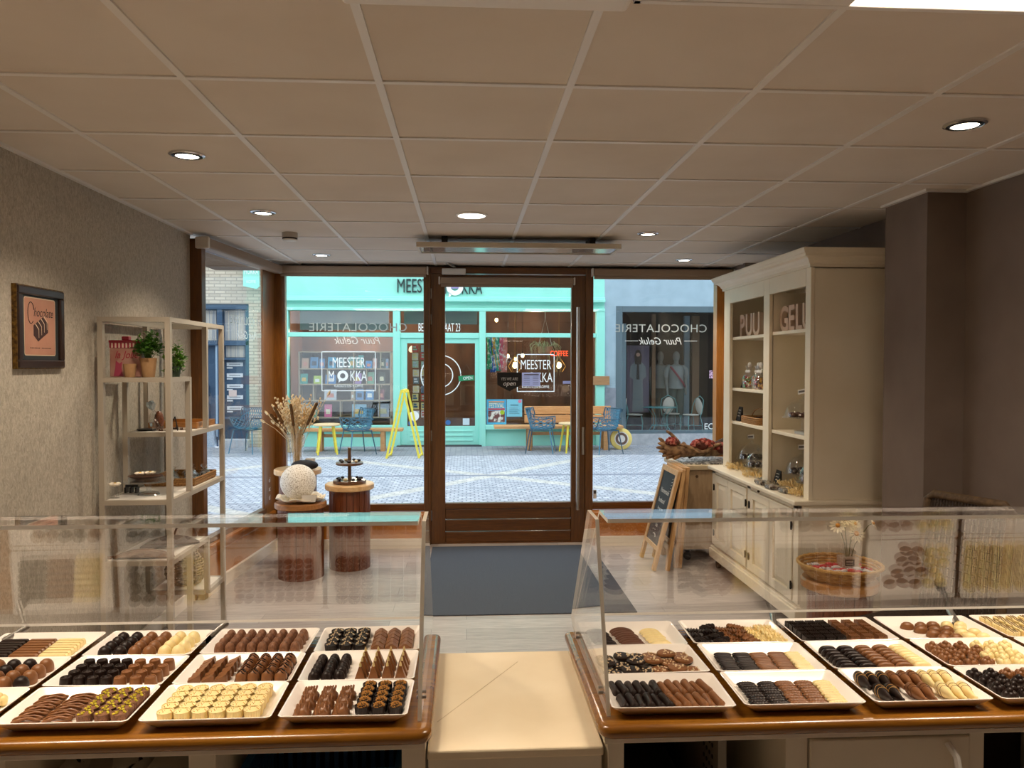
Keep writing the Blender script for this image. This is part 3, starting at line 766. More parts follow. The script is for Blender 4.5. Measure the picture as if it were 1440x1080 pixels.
# middle shelf z=1.252
S2 = 1.252
t = thing('chocolate_bag', 'clear bag of chocolate twisted shut, leaning on the middle shelf', 'bag', (-1.70, 4.345, S2))
b = MB().sphere((-1.69, 4.345, S2 + 0.055), (0.026, 0.026, 0.055), 14, 10)
b.build('filling', mat('bag chocolate', '#5a2d1a', 0.4, c2='#7d4a2c', nscale=60), t)
b = MB().lathe([(0.03, 0.02), (0.032, 0.06), (0.026, 0.105), (0.008, 0.125), (0.022, 0.165)], (-1.69, 4.345, S2 - 0.012), 12, 0, rotm('Y', -14), cap=False, wob=lambda a, z: 1 + 0.12 * sin(5 * a + 30 * z))
b.build('wrapper', M['clear'], t)
b = MB().lathe([(0.006, 0.0), (0.018, 0.018), (0.024, 0.034), (0.016, 0.05)], (-1.722, 4.345, S2 + 0.115), 9, 0, rotm('Y', -24), wob=lambda a, z: 1 + 0.25 * sin(4 * a + 90 * z))
b.build('twisted_top', mat('foil tip', '#b9ccd6', 0.3, 0.2), t, smooth=False)
t = thing('slate_plate', 'small dark plate on the middle shelf beside the leaning bag', 'plate', (-1.765, 4.36, S2))
MB().lathe([(0.045, S2), (0.055, S2 + 0.008), (0.05, S2 + 0.008), (0.0001, S2 + 0.004)], (-1.765, 4.37, 0), 24).build('plate', mat('slate', '#2a2624', 0.6), t)
t = thing('display_easel', 'small black wire easel on the middle shelf', 'easel', (-1.615, 4.36, S2))
e = MB()
for s in (-1, 1): e.tube([(-1.615 + s * 0.026, 4.34, S2 + 0.001), (-1.615, 4.375, S2 + 0.075)], 0.0028, 5)
e.tube([(-1.615, 4.415, S2 + 0.001), (-1.615, 4.375, S2 + 0.075)], 0.0028, 5).tube([(-1.637, 4.346, S2 + 0.014), (-1.593, 4.346, S2 + 0.014)], 0.0026, 5)
e.build('frame', M['blackmetal'], t)
t = thing('wooden_tray', 'flat wooden tray with dried bits at the back of the middle shelf', 'tray', (-1.67, 4.62, S2))
b = MB().box(-1.80, -1.53, 4.47, 4.79, S2, S2 + 0.008)
for a in ((-1.80, -1.53, 4.47, 4.48), (-1.80, -1.53, 4.78, 4.79), (-1.80, -1.79, 4.48, 4.78), (-1.54, -1.53, 4.48, 4.78)): b.box(a[0], a[1], a[2], a[3], S2 + 0.008, S2 + 0.035)
b.build('tray', wood('honey tray wood', '#8f5c27', '#b57d3d', (3, 3, 10), 5), t, smooth=False, bevel=0.002)
for k, (x, y, lab) in enumerate(((-1.66, 4.335, 'pale chocolate bark piece behind the leaning bag'), (-1.575, 4.40, 'brown bark piece right of the little easel'), (-1.62, 4.43, 'brown bark piece behind the little easel'))):
    o = MB().prism([(x + 0.03 * cos(a) * random.uniform(0.7, 1.1), y + 0.02 * sin(a) * random.uniform(0.7, 1.1)) for a in [2 * pi * q / 7 for q in range(7)]], 'z', S2, S2 + 0.012).build('chocolate_bark', mat('bark mix', '#5a3a2a', 0.5, c2='#d9cdbb', nscale=70, ramp=(0.5, 0.56)), None, smooth=False, origin=(x, y, S2))
    tag(o, lab, 'chocolate', 'bark pieces on the left shelf')

# glass cake stand on the long shelf z=.932
S3 = 0.932
t = thing('cake_stand', 'low glass cake stand with brown dish on the long left shelf', 'cake stand', (-1.675, 4.155, S3))
MB().lathe([(0.055, S3), (0.05, S3 + 0.008), (0.014, S3 + 0.018), (0.012, S3 + 0.058), (0.03, S3 + 0.068), (0.125, S3 + 0.072), (0.128, S3 + 0.080), (0.0001, S3 + 0.078)], (-1.672, 4.155, 0), 32).build('stand', M['domeglass'], t)
t = thing('brown_dish', 'shallow brown dish on the glass cake stand', 'dish', (-1.70, 4.155, S3 + 0.08))
MB().lathe([(0.05, S3 + 0.0805), (0.09, S3 + 0.098), (0.086, S3 + 0.100), (0.0001, S3 + 0.086)], (-1.69, 4.155, 0), 28, squash=(1.0, 0.7)).build('dish', mat('brown pottery', '#4d3426', 0.35), t)
def blossom(x, y, z, s, lab, m, grp):
    b = MB()
    for q in range(5):
        a = 2 * pi * q / 5
        b.sphere((x + s * 0.5 * cos(a), y + s * 0.5 * sin(a), z), (s * 0.42, s * 0.42, s * 0.2), 8, 5, 0, rotm('Z', degrees_(a)) @ rotm('Y', -25))
    b.sphere((x, y, z + s * 0.1), s * 0.2, 8, 6, 1)
    o = b.build('white_blossom', [m, mat('blossom heart', '#d9b45a', 0.6)], None, origin=(x, y, z))
    return tag(o, lab, 'flower', grp)
def degrees_(a): return a * 180 / pi
petal_m = mat('silk petals', '#e8ddcc', 0.7)
blossom(-1.66, 4.14, S3 + 0.115, 0.035, 'white paper blossom on the brown dish, right one', petal_m, 'blossoms on the shelf')
blossom(-1.715, 4.15, S3 + 0.110, 0.034, 'white paper blossom on the brown dish, left one', petal_m, 'blossoms on the shelf')
blossom(-1.80, 4.05, S3 + 0.070, 0.036, 'white blossom on a clear stem by the front left post', petal_m, 'blossoms on the shelf')
o = MB().lathe([(0.022, S3), (0.016, S3 + 0.03), (0.012, S3 + 0.062)], (-1.80, 4.05, 0), 12).build('blossom_holder', M['domeglass'], None, origin=(-1.80, 4.05, S3))
tag(o, 'small clear holder carrying the white blossom by the front left post', 'holder')
t = thing('display_easel', 'low black plastic stand under the glass cake stand', 'easel', (-1.79, 4.22, S3))
MB().box(-1.82, -1.755, 4.215, 4.225, S3 + 0.03, S3 + 0.042).box(-1.82, -1.81, 4.20, 4.24, S3, S3 + 0.03).box(-1.765, -1.755, 4.20, 4.24, S3, S3 + 0.03).box(-1.793, -1.783, 4.20, 4.24, S3, S3 + 0.03).build('stand', M['black'], t, smooth=False, bevel=0.002)
t = thing('wicker_tray', 'wicker tray of cellophane bags on the long left shelf', 'tray', (-1.66, 4.60, S3))
wk = mat('wicker', '#a57a45', 0.7, c2='#7d5628', nscale=120, bump=0.6, bscale=140)
b = MB().box(-1.80, -1.53, 4.42, 4.79, S3, S3 + 0.008)
for z in (0.014, 0.026, 0.038): b.tube([(-1.80, 4.42, S3 + z), (-1.53, 4.42, S3 + z), (-1.53, 4.79, S3 + z), (-1.80, 4.79, S3 + z)], 0.007, 6, closed=True)
b.build('tray', wk, t)
for k, (x, y) in enumerate(((-1.74, 4.47), (-1.66, 4.46), (-1.58, 4.48), (-1.72, 4.60), (-1.60, 4.61), (-1.66, 4.72), (-1.57, 4.73))):
    tt = thing('cellophane_bag', ('clear bag of sweets in the wicker tray, ' + ['front left', 'front middle', 'front right', 'middle left', 'middle right', 'back left', 'back right'][k] + ' one'), 'bag', (x, y, S3 + 0.009), 0, 'cellophane bags in the wicker tray')
    MB().sphere((x, y, S3 + 0.028), (0.032, 0.042, 0.018), 10, 6).build('sweets', mat('bag sweets', '#3a3433', 0.4, c2='#b9c3cc', nscale=55, ramp=(0.45, 0.55)), tt)
    MB().lathe([(0.036, 0), (0.040, 0.02), (0.022, 0.045), (0.006, 0.055), (0.02, 0.08)], (x, y, S3 + 0.009), 9, 0, rotm('X', 20 * (-1) ** k), cap=False, wob=lambda a, z: 1 + 0.2 * sin(4 * a + 60 * z + k)).build('wrapper', M['clear'], tt, smooth=False)

# dried pods on shelf z=.622
S4 = 0.622
def pod(label, c, half, rz, cA, cB, stem=None):
    t = thing('dried_pod', label, 'dried pod', (c[0], c[1], S4))
    Mz = rotm('Z', rz)
    def fn(u, v):
        a = pi * (0.04 + 0.92 * v); s = sin(pi * min(max(u, 0.02), 0.98)) ** 0.6
        x = (u - 0.5) * 2 * half[0]; y = -cos(a) * half[1] * s; z = sin(a) * half[2] * s + 0.004 * sin(26 * v) * s
        p = Mz @ Vector((x, y, z)); return (c[0] + p.x, c[1] + p.y, S4 + 0.002 + max(p.z, 0))
    b = MB().surf(fn, 22, 15)
    o = b.build('pod', mat('dried pod ' + label[:8], cA, 0.6, c2=cB, nscale=18, stretch=(1, 1, 3)), t)
    sm = o.modifiers.new('shell', 'SOLIDIFY'); sm.thickness = 0.004
    if stem: MB().tube(stem, 0.005, 6).build('stem', mat('pod stem', '#6b4a33', 0.7), t)
pod('long brown split pod on the lower left shelf, in front', (-1.655, 4.04, 0), (0.15, 0.030, 0.045), 4, '#5c4636', '#8a705c', [(-1.80, 4.03, S4 + 0.012), (-1.84, 4.01, S4 + 0.012), (-1.80, 4.0, S4 + 0.010)])
pod('dark brown curved pod on the lower left shelf, behind', (-1.62, 4.30, 0), (0.15, 0.05, 0.055), 28, '#2e241f', '#54443a')

# wicker basket on the lowest shelf
S5 = 0.312
t = thing('wicker_basket', 'round whitewashed wicker basket with a loop handle on the lowest shelf', 'basket', (-1.672, 4.675, S5))
cx, cy = -1.672, 4.675
def br(z): return 0.062 + 0.05 * sin(pi * min(1, (z + 0.02) / 0.20))
b = MB()
for k in range(15):
    z = 0.008 + 0.0145 * k
    b.tube([(cx + (br(z) + 0.003 * cos(9 * a + k * pi)) * cos(a), cy + (br(z) + 0.003 * cos(9 * a + k * pi)) * sin(a), S5 + z) for a in [2 * pi * q / 36 for q in range(36)]], 0.0052, 5, closed=True)
b.lathe([(0.06, S5), (0.06, S5 + 0.006)], (cx, cy, 0), 24)
wkw = mat('whitewashed wicker', '#a89a86', 0.75, c2='#6f6253', nscale=60)
b.build('weave', wkw, t)
b = MB()
for k in range(18):
    a = 2 * pi * k / 18
    b.tube([(cx + (br(z) + 0.002) * cos(a), cy + (br(z) + 0.002) * sin(a), S5 + z) for z in [0.005 + 0.03 * q for q in range(8)]], 0.004, 5)
b.build('upright_cane', wkw, t)
MB().tube([(cx + 0.075 * cos(a), cy, S5 + 0.205 + 0.17 * sin(a)) for a in [pi * q / 16 for q in range(17)]], 0.006, 6).build('handle', mat('dark cane', '#5f4a3a', 0.7), t)

# ================================================================== pedestals by the window
ped_body = wood('pedestal staves', '#5a2c14', '#7d4220', (10, 10, 1), 5, 0.4, 0.3, '#6a3518')
ped_top = wood('pedestal oak top', '#cf9f68', '#ecc994', (2, 12, 4), 5, 0.4, 0.3, '#dfb47e')
ped_top2 = wood('pedestal dark top', '#8f5a2c', '#b57d44', (2, 12, 4), 5, 0.4, 0.3)
def pedestal(label, x, y, rb, rt, zt, tm, th=0.045, nst=20):
    t = thing('pedestal', label, 'pedestal', (x, y, 0), 0)
    b = MB()
    for k in range(nst):
        a0 = 2 * pi * (k + 0.03) / nst; a1 = 2 * pi * (k + 0.97) / nst
        b.prism([(x + r * cos(a), y + r * sin(a)) for r, a in ((rb - 0.016, a0), (rb, a0), (rb + 0.001, (a0 + a1) / 2), (rb, a1), (rb - 0.016, a1))], 'z', 0.0, zt - th)
    b.lathe([(rb - 0.014, 0.001), (rb - 0.014, zt - th)], (x, y, 0), nst)
    b.build('body', ped_body, t, smooth=False)
    MB().lathe([(rt - 0.006, zt - th), (rt, zt - th + 0.006), (rt, zt - 0.008), (rt - 0.008, zt), (0.0001, zt)], (x, y, 0), 48).build('top', tm, t)
    return t
pedestal('low wooden barrel pedestal carrying the white glitter globe', -1.262, 5.94, 0.170, 0.193, 0.574, ped_top2)
pedestal('wooden barrel pedestal carrying the two-tier stand', -0.930, 6.19, 0.160, 0.193, 0.672, ped_top)
pedestal('tall wooden barrel pedestal at the window behind the white globe', -1.382, 6.40, 0.150, 0.190, 0.765, ped_top)
pedestal('wooden barrel pedestal under the candy basket before the cream cabinet', 1.78, 3.56, 0.145, 0.175, 0.600, wood('pedestal amber top', '#9c6a33', '#bb8748', (2, 12, 4), 5))

# white platter and globe
px_, py_ = -1.262, 5.94
t = thing('fibre_platter', 'wavy cream platter of white fibre under the glitter globe', 'platter', (px_, py_, 0.574))
def plat(u, v):
    a = 2 * pi * u; r = 0.185 * v
    return (px_ + r * cos(a), py_ + r * sin(a), 0.577 + (0.032 + 0.010 * sin(7 * a)) * v ** 3)
o = MB().surf(plat, 56, 9, cu=True).build('platter', mat('cream ceramic', '#f0e6d4', 0.6), t)
o.modifiers.new('shell', 'SOLIDIFY').thickness = 0.004
b = MB()
for k in range(240):
    a = random.uniform(0, 2 * pi); r = random.uniform(0.07, 0.165); p = Vector((px_ + r * cos(a), py_ + r * sin(a), 0.588 + 0.012 * random.random()))
    d = Vector((random.gauss(0, 1), random.gauss(0, 1), random.uniform(0.1, 0.9))).normalized() * random.uniform(0.02, 0.035)
    b.tube([p, p + d * 0.5 + Vector((0, 0, 0.006)), p + d], 0.0017, 3)
b.build('fibre', mat('pale fibre', '#eeddb8', 0.8), t)['kind'] = 'stuff'
gl = mat('glitter globe', '#fdf8ee', 0.55, c2='#b5a68e', nscale=150, ramp=(0.52, 0.60), bump=0.8, bscale=150)
tag(MB().sphere((-1.279, 5.935, 0.722), 0.134, 40, 24).build('glitter_globe', gl, None, origin=(-1.279, 5.935, 0.722)), 'large white speckled glitter globe on the low barrel pedestal', 'globe')
t = thing('paper_boat', 'small white folded paper tray before the glitter globe', 'paper tray', (-1.165, 5.80, 0.588))
b = MB().hexa([(-1.215, 5.79, 0.592), (-1.125, 5.79, 0.592), (-1.21, 5.84, 0.592), (-1.13, 5.84, 0.592), (-1.225, 5.785, 0.645), (-1.115, 5.785, 0.645), (-1.22, 5.85, 0.635), (-1.12, 5.85, 0.635)])
b.build('tray', mat('white card', '#d9d2c6', 0.7), t, smooth=False)

# vase with dried stems
t = thing('glass_vase', 'flared clear glass vase on the tall pedestal by the window', 'vase', (-1.395, 6.42, 0.765))
o = MB().lathe([(0.045, 0.766), (0.048, 0.80), (0.052, 0.90), (0.066, 1.0), (0.085, 1.055)], (-1.395, 6.42, 0), 32).build('glass', M['domeglass'], t)
t = thing('dried_bouquet', 'bouquet of dried grasses and reed maces in the glass vase', 'dried flowers', (-1.395, 6.42, 0.775))
straw = mat('dried straw', '#d9b27a', 0.8, c2='#eed3a6', nscale=50)
bun = mat('seed heads', '#f2e2c0', 0.9, c2='#d9b67c', nscale=90, bump=0.5)
cx, cy = -1.395, 6.42
st = MB(); hd = MB()
for k in range(84):
    a = random.uniform(0, 2 * pi); sp_ = random.uniform(0.02, 1.0) ** 0.7; h = random.uniform(0.38, 0.56)
    tip = Vector((cx + 0.20 * sp_ * cos(a), cy + 0.16 * sp_ * sin(a), 0.80 + h))
    p0 = Vector((cx + random.uniform(-0.03, 0.03), cy + random.uniform(-0.03, 0.03), 0.775)); mid = Vector((cx + 0.05 * sp_ * cos(a), cy + 0.05 * sp_ * sin(a), 1.04))
    st.tube([p0, mid, tip], 0.0016, 4)
    for q in range(9):
        p = mid.lerp(tip, 0.35 + 0.65 * q / 8) + Vector((random.gauss(0, 0.009), random.gauss(0, 0.009), random.gauss(0, 0.006)))
        hd.sphere(p, (0.0075, 0.0075, 0.011), 5, 4)
st.build('straw_stem', straw, t)['kind'] = 'stuff'
hd.build('grass_seed', bun, t, smooth=False)['kind'] = 'stuff'
for dx, dz, L in ((-0.14, 0.50, 0.16), (-0.008, 0.52, 0.20), (0.20, 0.53, 0.22), (-0.17, 0.44, 0.10)):
    tip = Vector((cx + dx, cy - 0.17, 0.78 + dz)); mid = Vector((cx + dx * 0.3, cy - 0.06, 1.04)); d = (tip - mid).normalized()
    MB().tube([mid, tip], 0.003, 5).tube([tip - d * L, tip - d * L * 0.95, tip - d * 0.01, tip], [0.005, 0.012, 0.012, 0.005], 10).build('reed_mace', mat('reed mace brown', '#6d4a22', 0.9, c2='#54370f', nscale=60), t)
for dx, dz in ((-0.255, 0.375), (-0.225, 0.44), (-0.19, 0.41), (-0.16, 0.47), (-0.175, 0.365), (-0.06, 0.565), (0.275, 0.60), (0.01, 0.56)):
    tip = Vector((cx + dx, cy - 0.06, 0.78 + dz)); mid = Vector((cx + dx * 0.28, cy - 0.02, 1.0)); d = (tip - mid).normalized()
    b = MB().tube([mid, (mid + tip) / 2 + Vector((0, 0, 0.015)), tip], 0.0018, 4)
    b.tube([tip - d * 0.02, tip - d * 0.012, tip + d * 0.012, tip + d * 0.026], [0.003, 0.010, 0.009, 0.002], 8)
    b.build('bunny_tail', bun, t)
tag(MB().sphere((-1.30, 6.275, 0.806), (0.108, 0.064, 0.042), 22, 12).build('black_stone', mat('black lava stone', '#17161a', 0.7, bump=1.0, bscale=40), None, origin=(-1.30, 6.275, 0.80)), 'rough black stone lying at the foot of the vase', 'stone')
tag(MB().box(-1.335, -1.265, 6.46, 6.53, 0.765, 0.835).build('small_box', mat('pale box', '#cfc4b6', 0.7), None, smooth=False, bevel=0.003, origin=(-1.3, 6.5, 0.765)), 'small pale box behind the glass vase', 'box')

# two-tier stand with dark chocolates
t = thing('tiered_stand', 'two-tier brown wooden stand with square post on the right window pedestal', 'stand', (-0.93, 6.19, 0.672))
sw = wood('stand wood', '#4f321d', '#6f4b2c', (8, 8, 2), 6)
MB().lathe([(0.124, 0.672), (0.130, 0.676), (0.130, 0.692), (0.124, 0.697), (0.0001, 0.695)], (-0.93, 6.19, 0), 40).build('tier', sw, t)
MB().lathe([(0.10, 0.818), (0.108, 0.822), (0.108, 0.836), (0.102, 0.840), (0.0001, 0.838)], (-0.93, 6.19, 0), 40).build('tier', sw, t)
MB().box(-0.943, -0.917, 6.177, 6.203, 0.694, 0.955).build('post', sw, t, smooth=False, bevel=0.003)
dk = mat('stand dark chocolate', '#241510', 0.35); wh2 = mat('stand white chocolate', '#d9c9a0', 0.45)
for tier, (z, rr, n) in enumerate(((0.697, 0.088, 9), (0.840, 0.07, 7))):
    for k in range(n):
        a = 2 * pi * k / n + 0.3; x = -0.93 + rr * cos(a); y = 6.19 + rr * sin(a)
        white = (k % 4 == 2)
        b = MB().sphere((0, 0, 0.011), (0.021, 0.014, 0.011), 10, 6, 0, rotm('Z', degrees_(a) + 50 * k))
        o = b.build('wrapped_truffle' if white else 'dark_truffle', wh2 if white else dk, None, origin=(0, 0, 0))
        o.matrix_basis = Matrix.Translation((x, y, z))
        side = ['first', 'second', 'third', 'fourth', 'fifth', 'sixth', 'seventh', 'eighth', 'ninth'][k]
        tag(o, f"{'pale' if white else 'dark'} oval chocolate, {side} counterclockwise from the right, on the {'upper' if tier else 'lower'} stand tier", 'chocolate', 'chocolates on the two-tier stand')

# entrance mat
tag(MB().box(-0.30, 1.113, 4.93, 6.80, 0.0, 0.008).build('door_mat', M['mat'], None, smooth=False, bevel=0.003, origin=(0.4, 5.9, 0)), 'charcoal carpet mat on the floor inside the shop door', 'mat')
# ================================================================== cream cabinet along the right wall
CX = 1.965; CYa, CYb = 4.44, 6.04
cab = thing('cabinet', 'tall cream painted cabinet with open shelves above panelled doors by the right wall', 'cabinet', (2.2, 5.24, 0))
P = M['cream_panel']
b = MB().box(CX + 0.02, 2.53, CYa, CYb, 0.15, 0.785)
b.box(CX, CX + 0.02, CYa, CYa + 0.07, 0.19, 0.785).box(CX, CX + 0.02, CYb - 0.07, CYb, 0.19, 0.785).box(CX, CX + 0.02, 5.21, 5.27, 0.19, 0.785)
b.box(CX, CX + 0.02, CYa, CYb, 0.755, 0.785)
b.build('base', P, cab, smooth=False, bevel=0.002)
MB().box(1.93, 2.535, CYa - 0.02, CYb + 0.02, 0.785, 0.813).build('countertop', P, cab, smooth=False, bevel=0.008, seg=3)
MB().box(1.945, 2.53, CYa - 0.012, CYb + 0.012, 0.085, 0.155).box(1.955, 2.53, CYa - 0.006, CYb + 0.006, 0.155, 0.172).build('plinth', P, cab, smooth=False, bevel=0.004)
hinge_m = mat('dark hinges', '#2a241e', 0.4, 0.7)
def cab_door(y0, y1, hinge_far):
    z0, z1 = 0.195, 0.75
    b = MB(); fr = 0.055; x = CX - 0.008
    for a in ((y0, y1, z0, z0 + fr), (y0, y1, z1 - fr, z1), (y0, y0 + fr, z0 + fr, z1 - fr), (y1 - fr, y1, z0 + fr, z1 - fr)): b.box(x, CX + 0.012, *a)
    # raised field with sloped border
    o_ = 0.055; i_ = 0.095
    A = [(CX + 0.008, y0 + o_, z0 + o_), (CX + 0.008, y1 - o_, z0 + o_), (CX + 0.008, y1 - o_, z1 - o_), (CX + 0.008, y0 + o_, z1 - o_)]
    B = [(x + 0.002, y0 + i_, z0 + i_), (x + 0.002, y1 - i_, z0 + i_), (x + 0.002, y1 - i_, z1 - i_), (x + 0.002, y0 + i_, z1 - i_)]
    b.add(A + B, [(4, 7, 6, 5)] + [(k, 4 + k, 4 + (k + 1) % 4, (k + 1) % 4) for k in range(4)])
    d = b.build('door', P, cab, smooth=False, bevel=0.002)
    hb = MB(); y = y1 + 0.002 if hinge_far else y0 - 0.002
    for z in (0.29, 0.65): hb.cyl((x - 0.004, y, z - 0.025), (x - 0.004, y, z + 0.025), 0.006, n=8).box(x - 0.003, x, y - 0.012, y + 0.012, z - 0.018, z + 0.018)
    hb.build('hinge', hinge_m, d)
for k, (y0, y1, hf) in enumerate(((5.655, 5.965, True), (5.275, 5.65, False), (4.865, 5.205, True), (4.515, 4.86, False))): cab_door(y0, y1, hf)
MB().box(CX - 0.006, CX, 4.87, 5.20, 0.762, 0.780).build('pull_board', P, cab, smooth=False, bevel=0.002)
MB().sphere((CX - 0.014, 5.03, 0.771), 0.009, 10, 6).build('pull_knob', hinge_m, cab)
for y in (4.55, 5.98):
    for x in (2.0, 2.46):
        c = MB().cyl((x - 0.012, y, 0.032), (x + 0.012, y, 0.032), 0.031, n=18).box(x - 0.022, x + 0.022, y - 0.02, y + 0.02, 0.062, 0.086).box(x - 0.018, x - 0.013, y - 0.014, y + 0.014, 0.03, 0.065).box(x + 0.013, x + 0.018, y - 0.014, y + 0.014, 0.03, 0.065)
        c.build('caster', M['black'], cab)
# hutch
HX = 2.04; HYb = 5.985
b = MB()
b.box(HX, 2.53, CYa + 0.012, CYa + 0.032, 0.813, 2.20).box(HX, 2.53, HYb - 0.04, HYb - 0.02, 0.813, 2.20).box(2.515, 2.53, CYa + 0.03, HYb - 0.04, 0.813, 2.20)
b.box(HX + 0.02, 2.52, 5.075, 5.095, 0.813, 2.10).box(HX, 2.53, CYa + 0.012, HYb - 0.02, 2.19, 2.21)
b.build('hutch', P, cab, smooth=False)
b = MB()
for y0, y1 in ((CYa + 0.004, CYa + 0.075), (5.065, 5.165), (5.84, HYb - 0.012)): b.box(HX - 0.012, HX + 0.012, y0, y1, 0.813, 2.205)
b.box(HX - 0.012, HX + 0.012, CYa + 0.075, 5.065, 2.09, 2.205).box(HX - 0.012, HX + 0.012, 5.165, 5.84, 2.09, 2.205)
b.build('face_frame', P, cab, smooth=False, bevel=0.003)
prof = [(0.0, 2.195), (0.012, 2.195), (0.012, 2.212), (0.02, 2.218), (0.026, 2.232), (0.040, 2.246), (0.060, 2.254), (0.064, 2.268), (0.072, 2.272), (0.080, 2.292), (0.080, 2.300), (0.0, 2.300)]
def crown(off, z): return [(HX - 0.012 - off, CYa + 0.004 - off, z), (HX - 0.012 - off, HYb - 0.01 + off, z), (2.53, HYb - 0.01 + off, z), (2.53, CYa + 0.004 - off, z)]
b = MB(); vs = []; fs = []
for off, z in prof: vs += crown(off, z)
for i in range(len(prof) - 1):
    for k in range(4): fs.append((i * 4 + k, i * 4 + (k + 1) % 4, (i + 1) * 4 + (k + 1) % 4, (i + 1) * 4 + k))
fs.append((len(prof) * 4 - 4, len(prof) * 4 - 3, len(prof) * 4 - 2, len(prof) * 4 - 1))
b.add(vs, fs); b.build('crown_molding', P, cab, smooth=False)
for y0, y1, z in ((5.095, 5.945, 1.83), (5.095, 5.945, 1.44), (5.095, 5.945, 1.185), (4.472, 5.075, 1.838), (4.472, 5.075, 1.182)):
    MB().box(HX + 0.012, 2.515, y0, y1, z - 0.022, z).build('shelf', P, cab, smooth=False, bevel=0.003)

# block letters on the top shelves
lm_ = mat('rose painted wood letters', '#d2b8a2', 0.6)
def letter(ch, y, z, lab):
    c = text('block_letter', ch, lm_, None, (2.12, y, z + 0.004), R_NX, 0.232, 0.86, 0, 0.018, 'CENTER', 0.002)
    c.data.offset = 0.004
    tag(c, lab, 'letter', 'wooden letters on the top cabinet shelves')
for ch, y, lab in (('P', 5.775, 'wooden letter P standing first on the top shelf'), ('U', 5.635, 'wooden letter U standing right after the P'), ('U', 5.49, 'second wooden letter U half behind the middle cabinet post')): letter(ch, y, 1.83, lab)
for ch, y, lab in (('G', 5.0, 'wooden letter G on the top shelf of the nearer bay'), ('E', 4.885, 'wooden letter E between the letters G and L'), ('L', 4.775, 'wooden letter L after the letter E'), ('U', 4.655, 'wooden letter U at the near cabinet post after the L')): letter(ch, y, 1.838, lab)
tag(MB().box(2.13, 2.16, 5.058, 5.074, 1.838, 1.862).build('small_block', lm_, None, smooth=False, origin=(2.14, 5.066, 1.838)), 'small pale block beside the letter G', 'block')

# things on the cabinet shelves
board_m = mat('small chalkboard', '#131416', 0.6); chalk = mat('chalk', '#c9c9c4', 0.8)
def shelf_sign(lab, x, y, z, h=0.095, w=0.075):
    t = thing('price_sign', lab, 'sign', (x, y, z))
    MB().hexa([(x, y - w / 2, z), (x + 0.03, y - w / 2, z), (x, y + w / 2, z), (x + 0.03, y + w / 2, z), (x + 0.024, y - w / 2 * 0.85, z + h), (x + 0.03, y - w / 2 * 0.85, z + h), (x + 0.024, y + w / 2 * 0.85, z + h), (x + 0.03, y + w / 2 * 0.85, z + h)]).build('board', board_m, t, smooth=False)
    bb = MB()
    for k in range(3):
        q = 0.35 + 0.2 * k
        bb.box(x + 0.024 * q - 0.002, x + 0.024 * q, y - w * 0.27, y + w * 0.27 * (0.6 + 0.2 * k), z + h * q, z + h * q + 0.004)
    bb.build('chalk_writing', chalk, t, smooth=False)
shelf_sign('small black sign beside the bags of coloured sweets', 2.11, 5.79, 1.44)
shelf_sign('small black sign beside the chocolate basket', 2.08, 5.80, 1.185, 0.11, 0.085)
shelf_sign('small black sign on the counter beside the middle cabinet post', 2.06, 5.02, 0.813, 0.10, 0.085)
cand = [mat('sweets red', '#b3261c', 0.35), mat('sweets yellow', '#e0a51c', 0.35), mat('sweets orange', '#d96a1a', 0.35), mat('sweets green', '#4a8f2a', 0.35), mat('sweets brown', '#5a2f18', 0.35), mat('sweets white', '#e6dcc8', 0.35)]
ribbon = mat('white ribbon', '#eceae6', 0.5)
for k, (x, y, lab) in enumerate(((2.12, 5.665, 'clear bag of mixed sweets with white bow, nearest the black sign'), (2.15, 5.56, 'clear bag of orange sweets with white bow, second from the black sign'), (2.12, 5.44, 'clear bag of dark sweets half behind the middle post'))):
    t = thing('sweet_bag', lab, 'bag', (x, y, 1.44), 0, 'bags of sweets in the cabinet')
    bb = MB()
    for q in range(46):
        a = random.uniform(0, 2 * pi); z = random.uniform(0.008, 0.085); r = 0.042 * random.random() ** 0.5
        bb.sphere((x + r * cos(a), y + r * sin(a), 1.44 + z), 0.010, 6, 4, random.choice(((0, 1, 3, 5), (1, 2, 1, 2), (4, 0, 4, 1))[k]))
    bb.build('sweets', cand, t)['kind'] = 'stuff'
    MB().lathe([(0.044, 0.002), (0.053, 0.03), (0.053, 0.08), (0.03, 0.115), (0.010, 0.125), (0.03, 0.17)], (x, y, 1.44), 14, cap=False, wob=lambda a, z: 1 + 0.07 * sin(5 * a + 40 * z)).build('wrapper', M['clear'], t)
    bw = MB()
    for s in (-1, 1): bw.sphere((x - 0.012, y + s * 0.022, 1.44 + 0.128), (0.008, 0.022, 0.013), 8, 5)
    bw.sphere((x - 0.012, y, 1.44 + 0.128), 0.008, 6, 4).sphere((x + 0.004, y + 0.006, 1.44 + 0.178), (0.016, 0.016, 0.02), 8, 5)
    bw.build('bow', ribbon, t)
t = thing('wicker_basket', 'shallow wicker basket of chocolates on the far cabinet shelf', 'basket', (2.15, 5.52, 1.185))
bb = MB()
for k in range(4): bb.tube([(px, py, 1.190 + 0.013 * k) for px, py in rrect(2.07, 2.24, 5.36, 5.70, 0.03, 4)], 0.0075, 6, closed=True)
bb.box(2.075, 2.235, 5.365, 5.695, 1.185, 1.192)
bb.build('weave', wk, t)
MB().tube([(2.155, 5.53 + 0.16 * cos(a), 1.225 + 0.07 * sin(a)) for a in [pi * q / 14 for q in range(15)]], 0.004, 6).build('handle', wk, t)
dchoc = mat('cabinet dark chocolate', '#2a1710', 0.4); mchoc = mat('cabinet milk chocolate', '#55301e', 0.4)
k = 0
